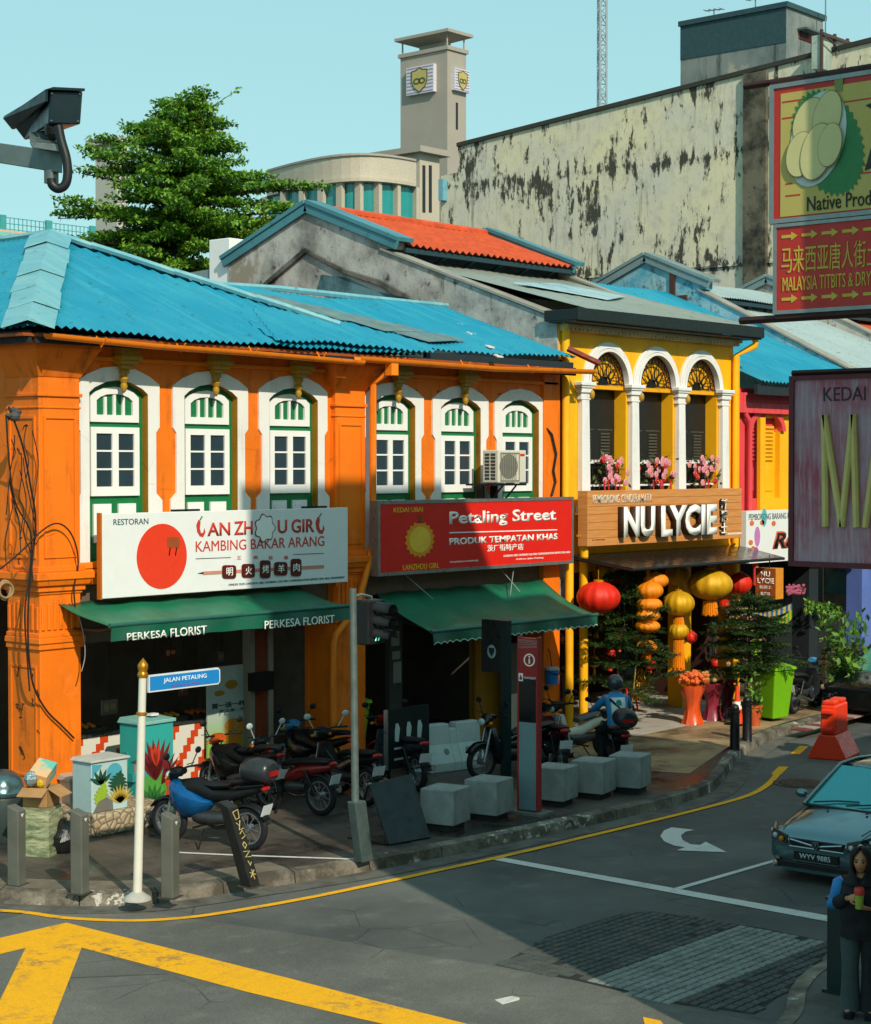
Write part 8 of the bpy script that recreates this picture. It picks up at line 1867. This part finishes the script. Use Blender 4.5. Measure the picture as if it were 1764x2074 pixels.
def leafy(base, h, r, n, seed, label, mats, pot=None, lsz=.14, pr=.15, ph=.28):
    R_ = random.Random(seed); t = thing('potted_plant', label, 'potted plant', base); m = MB(); lm = MB()
    for k in range(9):
        an = R_.uniform(0, 2 * pi); e = base + V((r * .7 * cos(an), r * .7 * sin(an), h * R_.uniform(.6, 1.0))); m.tube([base + V((0, 0, .2)), base.lerp(e, .5) + V((0, 0, .05)), e], [.012, .009, .004], 5)
        for j in range(n // 9): u = R_.uniform(.3, 1.05); p = base.lerp(e, u) + rv(R_) * r * .28; leaf(lm, p, (rv(R_) + V((0, 0, .15))).normalized(), (V((0, 0, 1)) + rv(R_) * .7).normalized(), lsz * R_.uniform(.7, 1.2), lsz * .26, R_.randint(0, len(mats) - 1))
    m.build('stems', BARK, t); lm.build('leaves', mats, t)
    if pot: m = MB(); m.lathe(base, [(pr * .7, 0), (pr, ph), (pr * 1.1, ph + .01), (pr * 1.1, ph + .05), (pr * .9, ph + .05)], 18); m.build('pot', pot, t, smooth=40)
    return t
PL1 = leafmat('plant_leaf', '2c5a1c', '4c7a2a', .2); PL2 = leafmat('plant_leaf_light', '5d8a2c', '86a83c', .2)
leafy(G(1528, 1470), .95, .22, 130, 1, 'leafy plant in a terracotta pot beside the black bollards', [PL1, PL2], plain('terracotta_pot', 'c2552a', .6, 0, .15), pr=.14, ph=.34)
leafy(G(1562, 1458) + V((.25, .3, 0)), 1.0, .3, 150, 2, 'leafy plant in a black pot left of the lime wheelie bin', [PL1], plain('pot_black', '1b1c1c'), pr=.2)
# wrapped bouquets
def wrap(b, h, r, mat, fl, label, seed):
    R_ = random.Random(seed); t = thing('wrapped_bouquet', label, 'bouquet', b); m = MB(); n = 18; rs = []
    for i in range(8): u = i / 7; rr = r * (1.0 - .35 * sin(pi * min(u * 1.2, 1)) + .5 * max(0, u - .75)); rs.append([b + V((rr * cos(2 * pi * k / n) * (1 + .1 * (k % 2)), rr * sin(2 * pi * k / n) * (1 + .1 * (k % 2)), h * u + .02 * sin(k * 2.2))) for k in range(n)])
    m.loft(rs); m.build('wrapping', mat, t, smooth=50); m = MB()
    for k in range(60): d = V((R_.gauss(0, .6), R_.gauss(0, .6), R_.uniform(.3, 1.1))); p = b + V((0, 0, h)) + d * r * 1.1; m.ball(p, (.05, .05, .04), 6, 4)
    for k in range(40): d = V((R_.gauss(0, .8), R_.gauss(0, .8), R_.uniform(.2, 1.4))); leaf(m, b + V((0, 0, h)) + d * r * .8, rv(R_), rv(R_), .13, .03, 0)
    m.build('flowers', fl, t); return t
wrap(G(1402, 1466), .72, .20, plain('wrap_orange', 'd9501a', .3, 0, .2, 6, .6), plain('flower_orange', 'e0682a', .6, 0, .2), 'tall bouquet wrapped in shiny orange film at the shop entrance', 1)
wrap(G(1443, 1458), .70, .19, plain('wrap_pink', '8a2a3c', .3, 0, .25, 6, .6), plain('flower_cream', 'b89a5a', .7, 0, .3), 'bouquet of dried cream flowers wrapped in dark pink film', 2)
wrap(G(1472, 1452), .62, .15, plain('wrap_maroon', '5a1c20', .4, 0, .25, 6), plain('flower_maroon', '7a2a34', .7), 'narrow maroon wrapped bouquet right of the cream flowers', 3)
q = G(1300, 1440) + V((0, .4, 0)); t = thing('red_stool', 'red plastic stool in the shop entrance behind the taller pine', 'stool', q); m = MB(); m.lathe(q, [(.16, .42), (.17, .44), (.15, .46)], 16); m.build('seat', plain('stool_red', 'b81a14', .4), t)
for sx_ in (-1, 1):
    for sy_ in (-1, 1): m = MB(); m.tube([q + V((sx_ * .11, sy_ * .11, .43)), q + V((sx_ * .18, sy_ * .18, 0))], .022, 6); m.build('leg', plain('stool_red', 'b81a14'), t)
bystander('person in dark shirt and beige trousers standing behind the taller pine', G(1190, 1458) + V((.1, .7, 0)), radians(200), plain('shirt_dark', '241d1c', .8), plain('trouser_beige', '8c7a5e', .8), False)
bystander('person with bare legs in a grey blue skirt inside the shop', G(1342, 1445) + V((.2, 1.0, 0)), radians(230), plain('shirt_black', '191a1c', .8), plain('skirt_blue', '3f5a66', .8), True, 1.58)
# traffic cone, round black bollards, red barrier
q = G(1493, 1468); t = thing('traffic_cone', 'orange traffic cone with a white band beside the black bollards', 'traffic cone', q); CO = plain('cone_orange', 'e0481a', .5, 0, .12)
m = MB(); m.lathe(q, [(.12, .03), (.045, .55), (.035, .72), (.0, .73)], 18); m.build('cone', CO, t, smooth=60); m = MB(); m.lathe(q, [(.0855, .30), (.065, .44)], 18); m.build('white_band', MWH, t); m = MB(); m.box(q.x - .18, q.x + .18, q.y - .18, q.y + .18, .15, .185); m.build('base', BLK, t, bevel=.01)
for (px, py, lb) in ((1488, 1518, 'round black bollard nearer the kerb, left of the other'), (1513, 1500, 'round black bollard farther from the kerb beside the terracotta pot')):
    q = G(px, py); t = thing('round_bollard', lb, 'bollard', q, 0, 'round black bollards by the souvenir shop'); m = MB(); m.lathe(q, [(.095, 0), (.085, .02), (.08, .62), (.095, .63), (.095, .66), (.075, .67)], 16); m.build('post', plain('cast_black', '1a1d1f', .4, .3), t, smooth=40); m = MB(); m.lathe(q, [(.06, .66), (.08, .70), (.06, .76), (.0, .785)], 16); m.build('cap', plain('cast_black', '1a1d1f'), t, smooth=60)
q = G(1712, 1540, 0); t = local(thing('red_barrier', 'bright orange-red plastic road barrier standing on the road beyond the car', 'barrier', q + V((.25, .35, 0)), radians(12)))
RB_ = plain('barrier_red', 'e8380f', .4, 0, .1)
m = MB(); m.loft([[(x, y, z) for y, z in ((-.33, 0), (-.33, .05), (-.14, .42), (.14, .42), (.33, .05), (.33, 0))] for x in (-.42, .42)]); m.build('base', RB_, t, bevel=.02)
m = MB(); m.loft([[(x, y, z) for y, z in ((-.14, .42), (-.13, .92), (.13, .92), (.14, .42))] for x in (-.36, .36)])
m.build('upper', RB_, t, bevel=.03); m = MB(); m.box(-.34, -.08, -.11, .11, .92, .99); m.box(.08, .34, -.11, .11, .92, .99); m.build('lug', RB_, t, bevel=.02)
for z in (.48, .78): m = MB(); m.box(-.45, .45, -.10, .10, z, z + .07); m.build('coupling', RB_, t, bevel=.015)
# painted kerb beyond
KA, KB_ = G(1632, 1482), G(1770, 1445); m = MB(); d = (KB_ - KA); nn = V((-d.y, d.x, 0)).normalized() * .3
for k in range(10):
    a_, b_ = KA + d * k / 10, KA + d * (k + 1) / 10; z = V((0, 0, .012 + .15)); m.hexa([a_ + V((0, 0, .0)), b_, b_ + nn, a_ + nn], [a_ + V((0, 0, .02)), b_ + V((0, 0, .02)), b_ + nn + V((0, 0, .025)), a_ + nn + V((0, 0, .025))], k % 2)
struct('painted_kerb', m, [plain('kerb_red', '7a3430', .8, 0, .4, 8), plain('kerb_pale', 'a09a8c', .8, 0, .4, 8)])
# bunting, flower stand, lime cloth
P = [FY(*Z5(x, y), 19.0) for x, y in ((1078, 425), (1140, 452), (1200, 465), (1265, 455), (1330, 428))]; P = smooth_path(P, 5); m = MB()
for i in range(len(P) - 1):
    a_, b_ = P[i], P[i + 1]; m.face([a_ - V((0, 0, .14)), b_ - V((0, 0, .14)), b_, a_], 0 if i % 2 else 1)
m.tube(P, .008, 4, 2); tag(m.build('bunting', [plain('bunting_blue', '1c5f9a', .6), plain('bunting_yellow', 'c2a23c', .6), BLK]), 'string of blue and yellow bunting below the small hanging sign', 'bunting')
P = [FY(*Z5(x, y), 19.4) for x, y in ((1330, 455), (1295, 490), (1250, 515), (1200, 525))]; P = smooth_path(P, 4); m = MB()
for i in range(len(P) - 1): a_, b_ = P[i], P[i + 1]; m.face([a_ - V((0, 0, .22)), b_ - V((0, 0, .22)), b_, a_], i % 2)
m.tube(P, .008, 4, 2); tag(m.build('bunting', [plain('flag_green', '4f9a24', .6), plain('flag_yellow', 'b9ae2c', .6), BLK]), 'string of green and yellow flags lower and farther right', 'bunting')
q = G(1590, 1440) + V((0, .9, 0)); t = thing('flower_stand', 'tall stand of dried cream and pink flowers behind the lime wheelie bin', 'flower stand', q); R_ = random.Random(6); m = MB(); m.tube([q, q + V((0, 0, 1.2))], .03, 6)
m.build('stem', BARK, t); m = MB()
for k in range(150): p = q + V((R_.gauss(0, .2), R_.gauss(0, .15), R_.uniform(.75, 2.0))); m.ball(p, R_.uniform(.03, .06), 6, 4, R_.choice((0, 0, 0, 1, 2)))
m.build('flowers', [plain('flower_dry', 'a58a68', .8, 0, .3, 10), plain('flower_pinkish', 'b0708a', .7), plain('flower_leaf', '3f5a30', .7)], t)
q = FY(*Z5(1128, 700), 20.0); m = MB(); m.loft([ell(q.x, q.y, z, rx, .1, 14) for z, rx in ((q.z - 1.2, .30), (q.z - .4, .24), (q.z + .15, .17), (q.z + .35, .05))]); tag(m.build('lime_dress', plain('lime_cloth', '7fc41c', .7, 0, .2, 4), smooth=60), 'lime green dress on display behind the shorter pine', 'dress')
q = FY(*Z5(1098, 830), 19.5); m = MB(); m.ball(q, (.13, .12, .18), 10, 7); m.tube([(q.x, q.y, .15), q], .02, 5); tag(m.build('pink_balloon', plain('balloon_pink', 'b03a8c', .5)), 'magenta round decoration beside the shorter pine', 'decoration')
q = FY(1528, 1162, 19.3); R_ = random.Random(12); m = MB(); m.tube([FY(*Z5(1260, 400), 19.2), FY(*Z5(1330, 360), 19.1), FY(*Z5(1405, 345), 19.0)], .01, 5, 1)
for k in range(70): p = FY(*Z5(1300 + 100 * R_.random(), 330 + 50 * R_.random()), 19.05); m.ball(p, R_.uniform(.02, .04), 6, 4)
tag(m.build('blossom_branch', [plain('blossom_rose', 'a8506a', .6), BARK]), 'branch of rose blossom sticking out right of the small hanging sign', 'blossom')
# white party-shop sign on the pink house
S4Y = 19.75; x0, x1 = FY(1511, 1090, S4Y).x, FY(1511, 1090, S4Y).x + 5.2; z1, z0 = FY(1511, 1035, S4Y).z, FY(1511, 1142, S4Y).z
s4 = thing('shop_sign', 'white party shop sign with balloons and slanted black lettering on the pink house', 'sign', (x0, S4Y, z0)); m = MB(); m.box(x0, x1, S4Y, S4Y + .15, z0, z1); m.build('board', MW, s4)
for x in (x0 + 1, x1 - 1): m = MB(); m.box(x - .03, x + .03, S4Y + .152, YF - .002, z0 + .4, z0 + .46); m.build('bracket', BLK, s4)
B4 = Board(s4, S4Y, Zq)
B4.t('PEMBORONG BARANG PERHIASAN', 1092, 1400, 1452, 1486, plain('ink_grey', '4a5a60', .6))
for x, y, r, c_ in ((1176, 1470, 24, '5fb7b8'), (1138, 1575, 26, 'c27ab8'), (1132, 1655, 20, 'b85aa8')):
    cx, cz = B4.q(x, y); rr = r * .3686 / 88; B4.p('balloon', circ(cx, cz, rr, rr * 1.9 if r > 20 else rr, 20), plain('balloon_' + c_, c_, .5))
for x, y in ((1108, 1502), (1165, 1498), (1228, 1503), (1102, 1608), (1115, 1642)): cx, cz = B4.q(x, y); B4.p('dot', circ(cx, cz, .085, .055, 14), plain('dot_orange', 'd9703a', .5))
B4.t('Resinna', 1222, 1560, 1548, 1645, plain('slant_orange', 'c9502a', .5), shear=.25, bold=.07, depth=.012); B4.t('Resinna', 1228, 1550, 1556, 1638, plain('slant_black', '141414', .5), shear=.25, bold=.01, d=.013, depth=.01)
# right-hand arcade: dark boards, blue pillars, plants
m = MB(); m.box(32.7, 38.2, YF + 1.6, YF + 1.75, .15, 3.3); m.build('shop_front', plain('dark_shopfront', '1f2324'), ph); m = MB(); m.box(35.6, 36.0, YF - .02, YF + .4, .15, 3.4); m.build('pillar', plain('pillar_dark', '20282c', .6), ph); m = MB(); m.box(32.5, 38.25, YF - .04, YF + .25, 2.95, 3.42); m.build('lintel', plain('lintel_dark', '2b2a26', .7), ph)
m = MB(); m.box(37.85, 38.3, YF - .12, YF + .3, .15, 3.42); m.build('pillar', BLUEW, ph, bevel=.015); m = MB(); m.box(37.72, 38.42, YF - .25, YF + .35, .15, .45); m.build('pillar_base', plain('base_dark', '1f262c', .6), ph)
m = MB(); m.box(36.2, 37.8, YF - .1, YF + .0, .8, .9); m.box(36.2, 36.25, YF - .1, YF, .15, .9); m.box(37.75, 37.8, YF - .1, YF, .15, .9); tag(m.build('low_railing', plain('rail_brown', '4a3c2a', .7)), 'low brown rail across the dark arcade at the right', 'railing')
q = FY(*Z5(1500, 450), 20.0); R_ = random.Random(15); m = MB()
for k in range(260): u = R_.random(); p = FY(*Z5(1405 + 190 * u, 405 + 40 * u + 70 * R_.random()), 19.7 + .5 * R_.random()); leaf(m, p, (rv(R_) + V((0, 0, -.3))).normalized(), (V((0, 0, 1)) + rv(R_) * .6).normalized(), .13, .035, R_.randint(0, 1))
m.tube([FY(*Z5(1500, 425), 20), FY(*Z5(1500, 200), 20)], .008, 4, 2); tag(m.build('hanging_plant', [PL1, PL2, BARK]), 'bright green plant hanging in the dark arcade beside the blue pillar', 'hanging plant')
bp_ = G(1738, 1440) + V((.1, .4, 0)); leafy(bp_, 1.9, .55, 420, 5, 'big bushy potted plant before the blue pillar at the right edge', [PL1, PL2], plain('pot_black', '1b1c1c'), .2, .3, .45)
leafy(G(1700, 1432) + V((-.1, .5, 0)), .9, .28, 90, 6, 'small dark potted plant at the foot of the blue pillar', [PL1], plain('pot_black', '1b1c1c'), .14, .18)
# ================================================================ surveillance camera on its arm, upper left
D0 = 8.0; CD = plain('camera_dark', '1c2c30', .35, .4, .2, 5); CG = plain('camera_galv', '6b7876', .4, .5, .3, 8)
cc = FD(110, 300, D0); t = thing('surveillance_camera', 'boxy surveillance camera with sunshield on a grey arm at the upper left', 'camera', cc)
rr = [FD(x, y, D0) for x, y in ((98, 250), (163, 252), (168, 186), (101, 184))]; ff = [FD(x, y, d) for x, y, d in ((50, 284, D0 + .42), (92, 276, D0 + .55), (72, 226, D0 + .55), (16, 240, D0 + .42))]
m = MB(); m.hexa(rr, ff); m.build('housing', CD, t, bevel=.006)
m = MB(); ro = [FD(x, y, D0 - .02) for x, y in ((92, 181), (172, 184), (172, 179), (108, 176))]; fo_ = [FD(x, y, d) for x, y, d in ((6, 240, D0 + .45), (72, 222, D0 + .6), (73, 218, D0 + .6), (8, 235, D0 + .45))]; m.hexa(ro, fo_); s0 = [FD(x, y, D0 - .015) for x, y in ((92, 181), (97, 181), (97, 205), (92, 205))]; s1_ = [FD(x, y, D0 + .45) for x, y in ((6, 240), (11, 240), (30, 262), (24, 262))]; m.hexa(s0, s1_); m.build('sunshield', CD, t)
m = MB()
for x, y in ((105, 190), (162, 191), (158, 246), (104, 245)): m.ball(FD(x, y, D0 - .004), .006, 6, 4)
m.build('screws', CG, t)
m = MB(); m.hexa([FD(x, y, D0 + .1) for x, y in ((60, 290), (112, 292), (118, 308), (70, 310))], [FD(x, y, D0 + .2) for x, y in ((58, 268), (100, 262), (116, 278), (66, 280))]); m.hexa([FD(x, y, D0 - .02) for x, y in ((72, 288), (118, 292), (122, 308), (66, 300))], [FD(x, y, D0 + .12) for x, y in ((72, 280), (112, 282), (117, 292), (70, 290))]); m.build('bracket', CG, t, bevel=.004)
m = MB(); m.ball(FD(108, 262, D0 + .06), (.04, .04, .05), 10, 6); m.build('gland', BLK, t)
m = MB(); m.tube(smooth_path([FD(x, y, D0 - .03) for x, y in ((118, 255), (124, 285), (134, 320), (137, 352), (132, 374), (118, 382), (106, 374), (104, 362))], 5), .021, 10); m.build('cable', plain('conduit_black', '14191b', .5), t, smooth=60)
arm_l = FD(-150, 292, D0 + .25); 
m = MB(); q0 = [FD(x, y, D0 + .05) for x, y in ((126, 351), (126, 308))]; q1 = [FD(x, y, D0 + .22) for x, y in ((126, 351), (126, 308))]; l0 = [FD(x, y, D0 + .3) for x, y in ((-190, 300), (-190, 262))]; l1 = [FD(x, y, D0 + .45) for x, y in ((-190, 300), (-190, 262))]
m.hexa([q0[0], q1[0], q1[1], q0[1]], [l0[0], l1[0], l1[1], l0[1]]); am = thing('camera_arm', 'grey steel arm reaching in from the left and carrying the surveillance camera', 'arm', (l0[0].x, l0[0].y, 0)); m.build('beam', CG, am, bevel=.004)
m = MB(); c_ = FD(104, 362, D0 + .1); m.lathe(c_ - V((0, 0, .02)), [(.032, 0), (.032, .06)], 14); m.build('socket', CG, am, smooth=40)
pq = FD(-200, 290, D0 + .4); m = MB(); m.tube([(pq.x, pq.y, 0), (pq.x, pq.y, pq.z + .3)], .09, 12); m.build('mast', CG, am, smooth=50)
# ================================================================ hanging signs at the right
NX = 13.0; SF = plain('sign_frame_silver', '8d9696', .4, .6); NR = plain('native_red', 'b52a20', .4, 0, .08, 3); NY = plain('native_yellow', 'b9a85a', .45, 0, .1, 2); NYT = plain('native_arrow', 'c2a83c', .5); IRON = plain('iron_brown', '3a1f1c', .6, .2, .3, 5)
fx = FRX(NX); Zn = lambda x, y: (810 + x * .5408, y * .5408)
def P2(x, y): p = FX(*Zn(x, y), NX); return -p.y, p.z
u0, z1 = P2(1386, 320); _, zm = P2(1406, 838); _, z0 = P2(1414, 1178); u1 = u0 + 1.75
u0b = P2(1408, 860)[0]
nsg = thing('hanging_sign', 'upper right hanging sign with a painted durian above a red arrow panel', 'sign', (NX, -u0, z0))
m = MB(); m.rect(fx, u0 + .02, u1, zm + .02, z1 - .02, -.09, 0, 0); m.build('upper_panel', NR, nsg)
m = MB(); m.ring(fx, [(u0, zm), (u1 + .02, zm), (u1 + .02, z1), (u0, z1)], [(u0 + .04, zm + .035), (u1 - .02, zm + .035), (u1 - .02, z1 - .035), (u0 + .04, z1 - .035)], -.1, .012); m.build('upper_frame', SF, nsg)
a0, b1 = P2(1427, 352); _, b0 = P2(1440, 812); m = MB(); m.rect(fx, a0, u1 - .14, b0, b1, .001, .004); m.build('yellow_field', NY, nsg)
m = MB()
for x0, x1_, y in ((1432, 1530, 384), (1650, 1764, 385), (1432, 1500, 445), (1735, 1764, 620), (1445, 1470, 690), (1445, 1500, 735), (1725, 1764, 650)):
    a, z = P2(x0, y); b, _ = P2(x1_, y); m.rect(fx, a, b if x1_ < 1760 else b + .3, z - .006, z + .006, .004, .006)
m.build('red_rules', NR, nsg)
def drawing(name, pts, mat, d): m = MB(); m.poly(fx, [P2(*p) for p in pts], d, d + .003); return m.build(name, mat, nsg)
cx, cy, tl = 1605, 535, radians(-16); sp = []
for k in range(76):
    a = 2 * pi * k / 76; r = 1.0 if k % 2 else .915; x, y = 132 * r * cos(a), 208 * r * sin(a); sp.append((cx + x * cos(tl) - y * sin(tl), cy + x * sin(tl) + y * cos(tl)))
drawing('husk', sp, plain('husk_green', '2f7a45', .5, 0, .15, 8), .006)
drawing('stalk', [(1632, 340), (1628, 290), (1640, 282), (1662, 290), (1658, 342)], plain('husk_stalk', '7a8a4a', .5), .007)
def oval(cx, cy, rx, ry, t_, n=26): return [(cx + rx * cos(a) * cos(t_) - ry * sin(a) * sin(t_), cy + rx * cos(a) * sin(t_) + ry * sin(a) * cos(t_)) for a in [2 * pi * k / n for k in range(n)]]
drawing('rind', oval(1568, 520, 98, 186, radians(16)), plain('rind_white', 'bccbc6', .5), .010)
for i, (x, y, rx, ry, t_) in enumerate(((1535, 455, 52, 92, radians(22)), (1605, 440, 50, 100, radians(14)), (1507, 580, 50, 85, radians(14)), (1570, 570, 56, 108, radians(16)), (1620, 545, 42, 82, radians(12)))):
    drawing('pulp', oval(x, y, rx * 1.05, ry * 1.04, t_), plain('pulp_line', '8a7f4c', .5), .013 + .007 * i); drawing('pulp', oval(x, y, rx, ry, t_), plain('pulp_cream', 'c8bf86', .5, 0, .1, 5), .0165 + .007 * i)
drawing('leaf_mark', [(1742, 640), (1764, 560), (1800, 500), (1790, 620)], plain('husk_dark', '1c2420', .5), .006); drawing('leaf_mark', [(1745, 395), (1770, 385), (1800, 400), (1770, 410)], plain('husk_dark', '1c2420'), .006)
a, b1 = P2(1527, 738); _, b0 = P2(1527, 792); e = P2(1766, 738)[0]; text('Native Produce', fx, a, a + (e - a) * 1.3, b0, b1, plain('native_ink', '141614', .5), nsg, d=.006)
m = MB(); m.rect(fx, u0b, u1, z0 + .02, zm - .03, -.09, 0); m.build('lower_panel', NR, nsg)
m = MB(); m.ring(fx, [(u0b - .02, z0), (u1 + .02, z0), (u1 + .02, zm - .008), (u0b - .02, zm - .008)], [(u0b + .01, z0 + .03), (u1 - .02, z0 + .03), (u1 - .02, zm - .035), (u0b + .01, zm - .035)], -.1, .012); m.build('lower_frame', SF, nsg)
for yy, sl_ in ((888, 0), (1122, 0)):
    for k in range(7):
        a, z = P2(1430 + k * 73, yy); w_ = (P2(1490, yy)[0] - P2(1430, yy)[0]); z = P2(1430, yy)[1]; a = P2(1430, yy)[0] + k * w_ * 1.24; h = .028
        m = MB(); m.poly(fx, [(a, z - h * .45), (a + w_ * .6, z - h * .45), (a + w_ * .6, z - h * 1.25), (a + w_, z), (a + w_ * .6, z + h * 1.25), (a + w_ * .6, z + h * .45), (a, z + h * .45)], .001, .005); m.build('arrow', NYT, nsg)
a, b1 = P2(1430, 925); _, b0 = P2(1430, 1025); ch = P2(1473, 925)[0] - P2(1430, 925)[0]; text('马来西亚唐人街土产', fx, a, a + ch * 9 * 1.02, b0, b1, NYT, nsg, d=.001)
a, b1 = P2(1434, 1040); _, b0 = P2(1434, 1092); e = P2(1702, 1040)[0]; text('MALAYSIA TITBITS & DRY FOODS', fx, a, a + (e - a) * 1.62, b0, b1, NYT, nsg, d=.001)
m = MB(); A_, B_ = FX(1508, 176, NX + .06), FX(1500, 650, NX + .06); m.tube([A_, (NX + .06, CY + .0, A_.z)], .028, 6); m.build('support_bar', IRON, nsg); m = MB(); m.tube([B_, (NX + .06, CY + .0, B_.z)], .034, 6); m.box(NX + .0, NX + .10, -u1, -u0, z1, z1 + .03); m.box(NX, NX + .1, -u1, -u0b, z0 - .035, z0 - .001); m.build('support_bar', IRON, nsg)
MX = 15.0; fm = FRX(MX); FADE = NT('faded_maroon'); n = FADE.noise(1, 6, .7, FADE.map((30, 30, 2.2))); n2 = FADE.noise(1.6, 4, .6); Zc = FADE.sep()[2]
colr = FADE.mix(FADE.ramp(n2, [(.35, 0.0), (.68, 1.0)]), rgb('9a4658'), rgb('a5909e')); colr = FADE.mix(FADE.ramp(n, [(.48, 0.0), (.66, .55)]), colr, rgb('b0b0b6')); FADE = FADE.done(colr, .6)
def M2(x, y): p = FX(1114 + x * .3686, 506 + y * .3686, MX); return -p.y, p.z
u0, z1 = M2(1318, 695); _, z0 = M2(1340, 1738); u1 = u0 + 2.3
ms = thing('hanging_sign', 'faded maroon hanging sign with tall beige capitals at the right edge', 'sign', (MX, -u0, z0))
m = MB(); m.rect(fm, u0 + .03, u1, z0 + .03, z1 - .03, -.1, 0); m.build('panel', FADE, ms)
m = MB(); m.ring(fm, [(u0, z0), (u1 + .03, z0), (u1 + .03, z1), (u0, z1)], [(u0 + .05, z0 + .05), (u1 - .02, z0 + .05), (u1 - .02, z1 - .04), (u0 + .05, z1 - .04)], -.12, .02); m.build('frame', plain('frame_maroon', '5f1c26', .5, 0, .2), ms)
a, b1 = M2(1503, 757); _, b0 = M2(1503, 832); e = M2(1735, 757)[0]; text('KEDAI', fm, a, e, b0, b1, plain('ink_maroon', '33262e', .6), ms, d=.001, depth=.004)
BEI = plain('beige_letter', 'cfc078', .5)
m = MB(); pts = [M2(x, y) for x, y in ((1520, 1520), (1513, 908), (1608, 1518), (1672, 902), (1690, 1518))]; bz = pts[0][1]; L_ = [(a, (b if i % 2 else bz)) for i, (a, b) in enumerate(pts)]; tz = pts[1][1]; L_[3] = (L_[3][0], tz); L_[1] = (L_[1][0], tz); [m.tube([fm.p(*L_[i], .018), fm.p(*L_[i + 1], .018)], .034, 8) for i in range(4)]; m.build('lettering', BEI, ms)
m = MB(); w_ = L_[4][0] - L_[0][0]; a = L_[4][0] + w_ * .28; m.tube([fm.p(a, bz, .018), fm.p(a + w_ * .45, tz, .018)], .034, 8); m.tube([fm.p(a + w_ * .45, tz, .018), fm.p(a + w_ * .9, bz, .018)], .034, 8); m.tube([fm.p(a + w_ * .15, bz + (tz - bz) * .33, .018), fm.p(a + w_ * .75, bz + (tz - bz) * .33, .018)], .014, 8); m.build('lettering', BEI, ms)
m = MB(); m.tube([(MX + .05, -u0, z1 + .03), (MX + .05, CY, z1 + .03)], .03, 6); m.build('support_bar', IRON, ms)
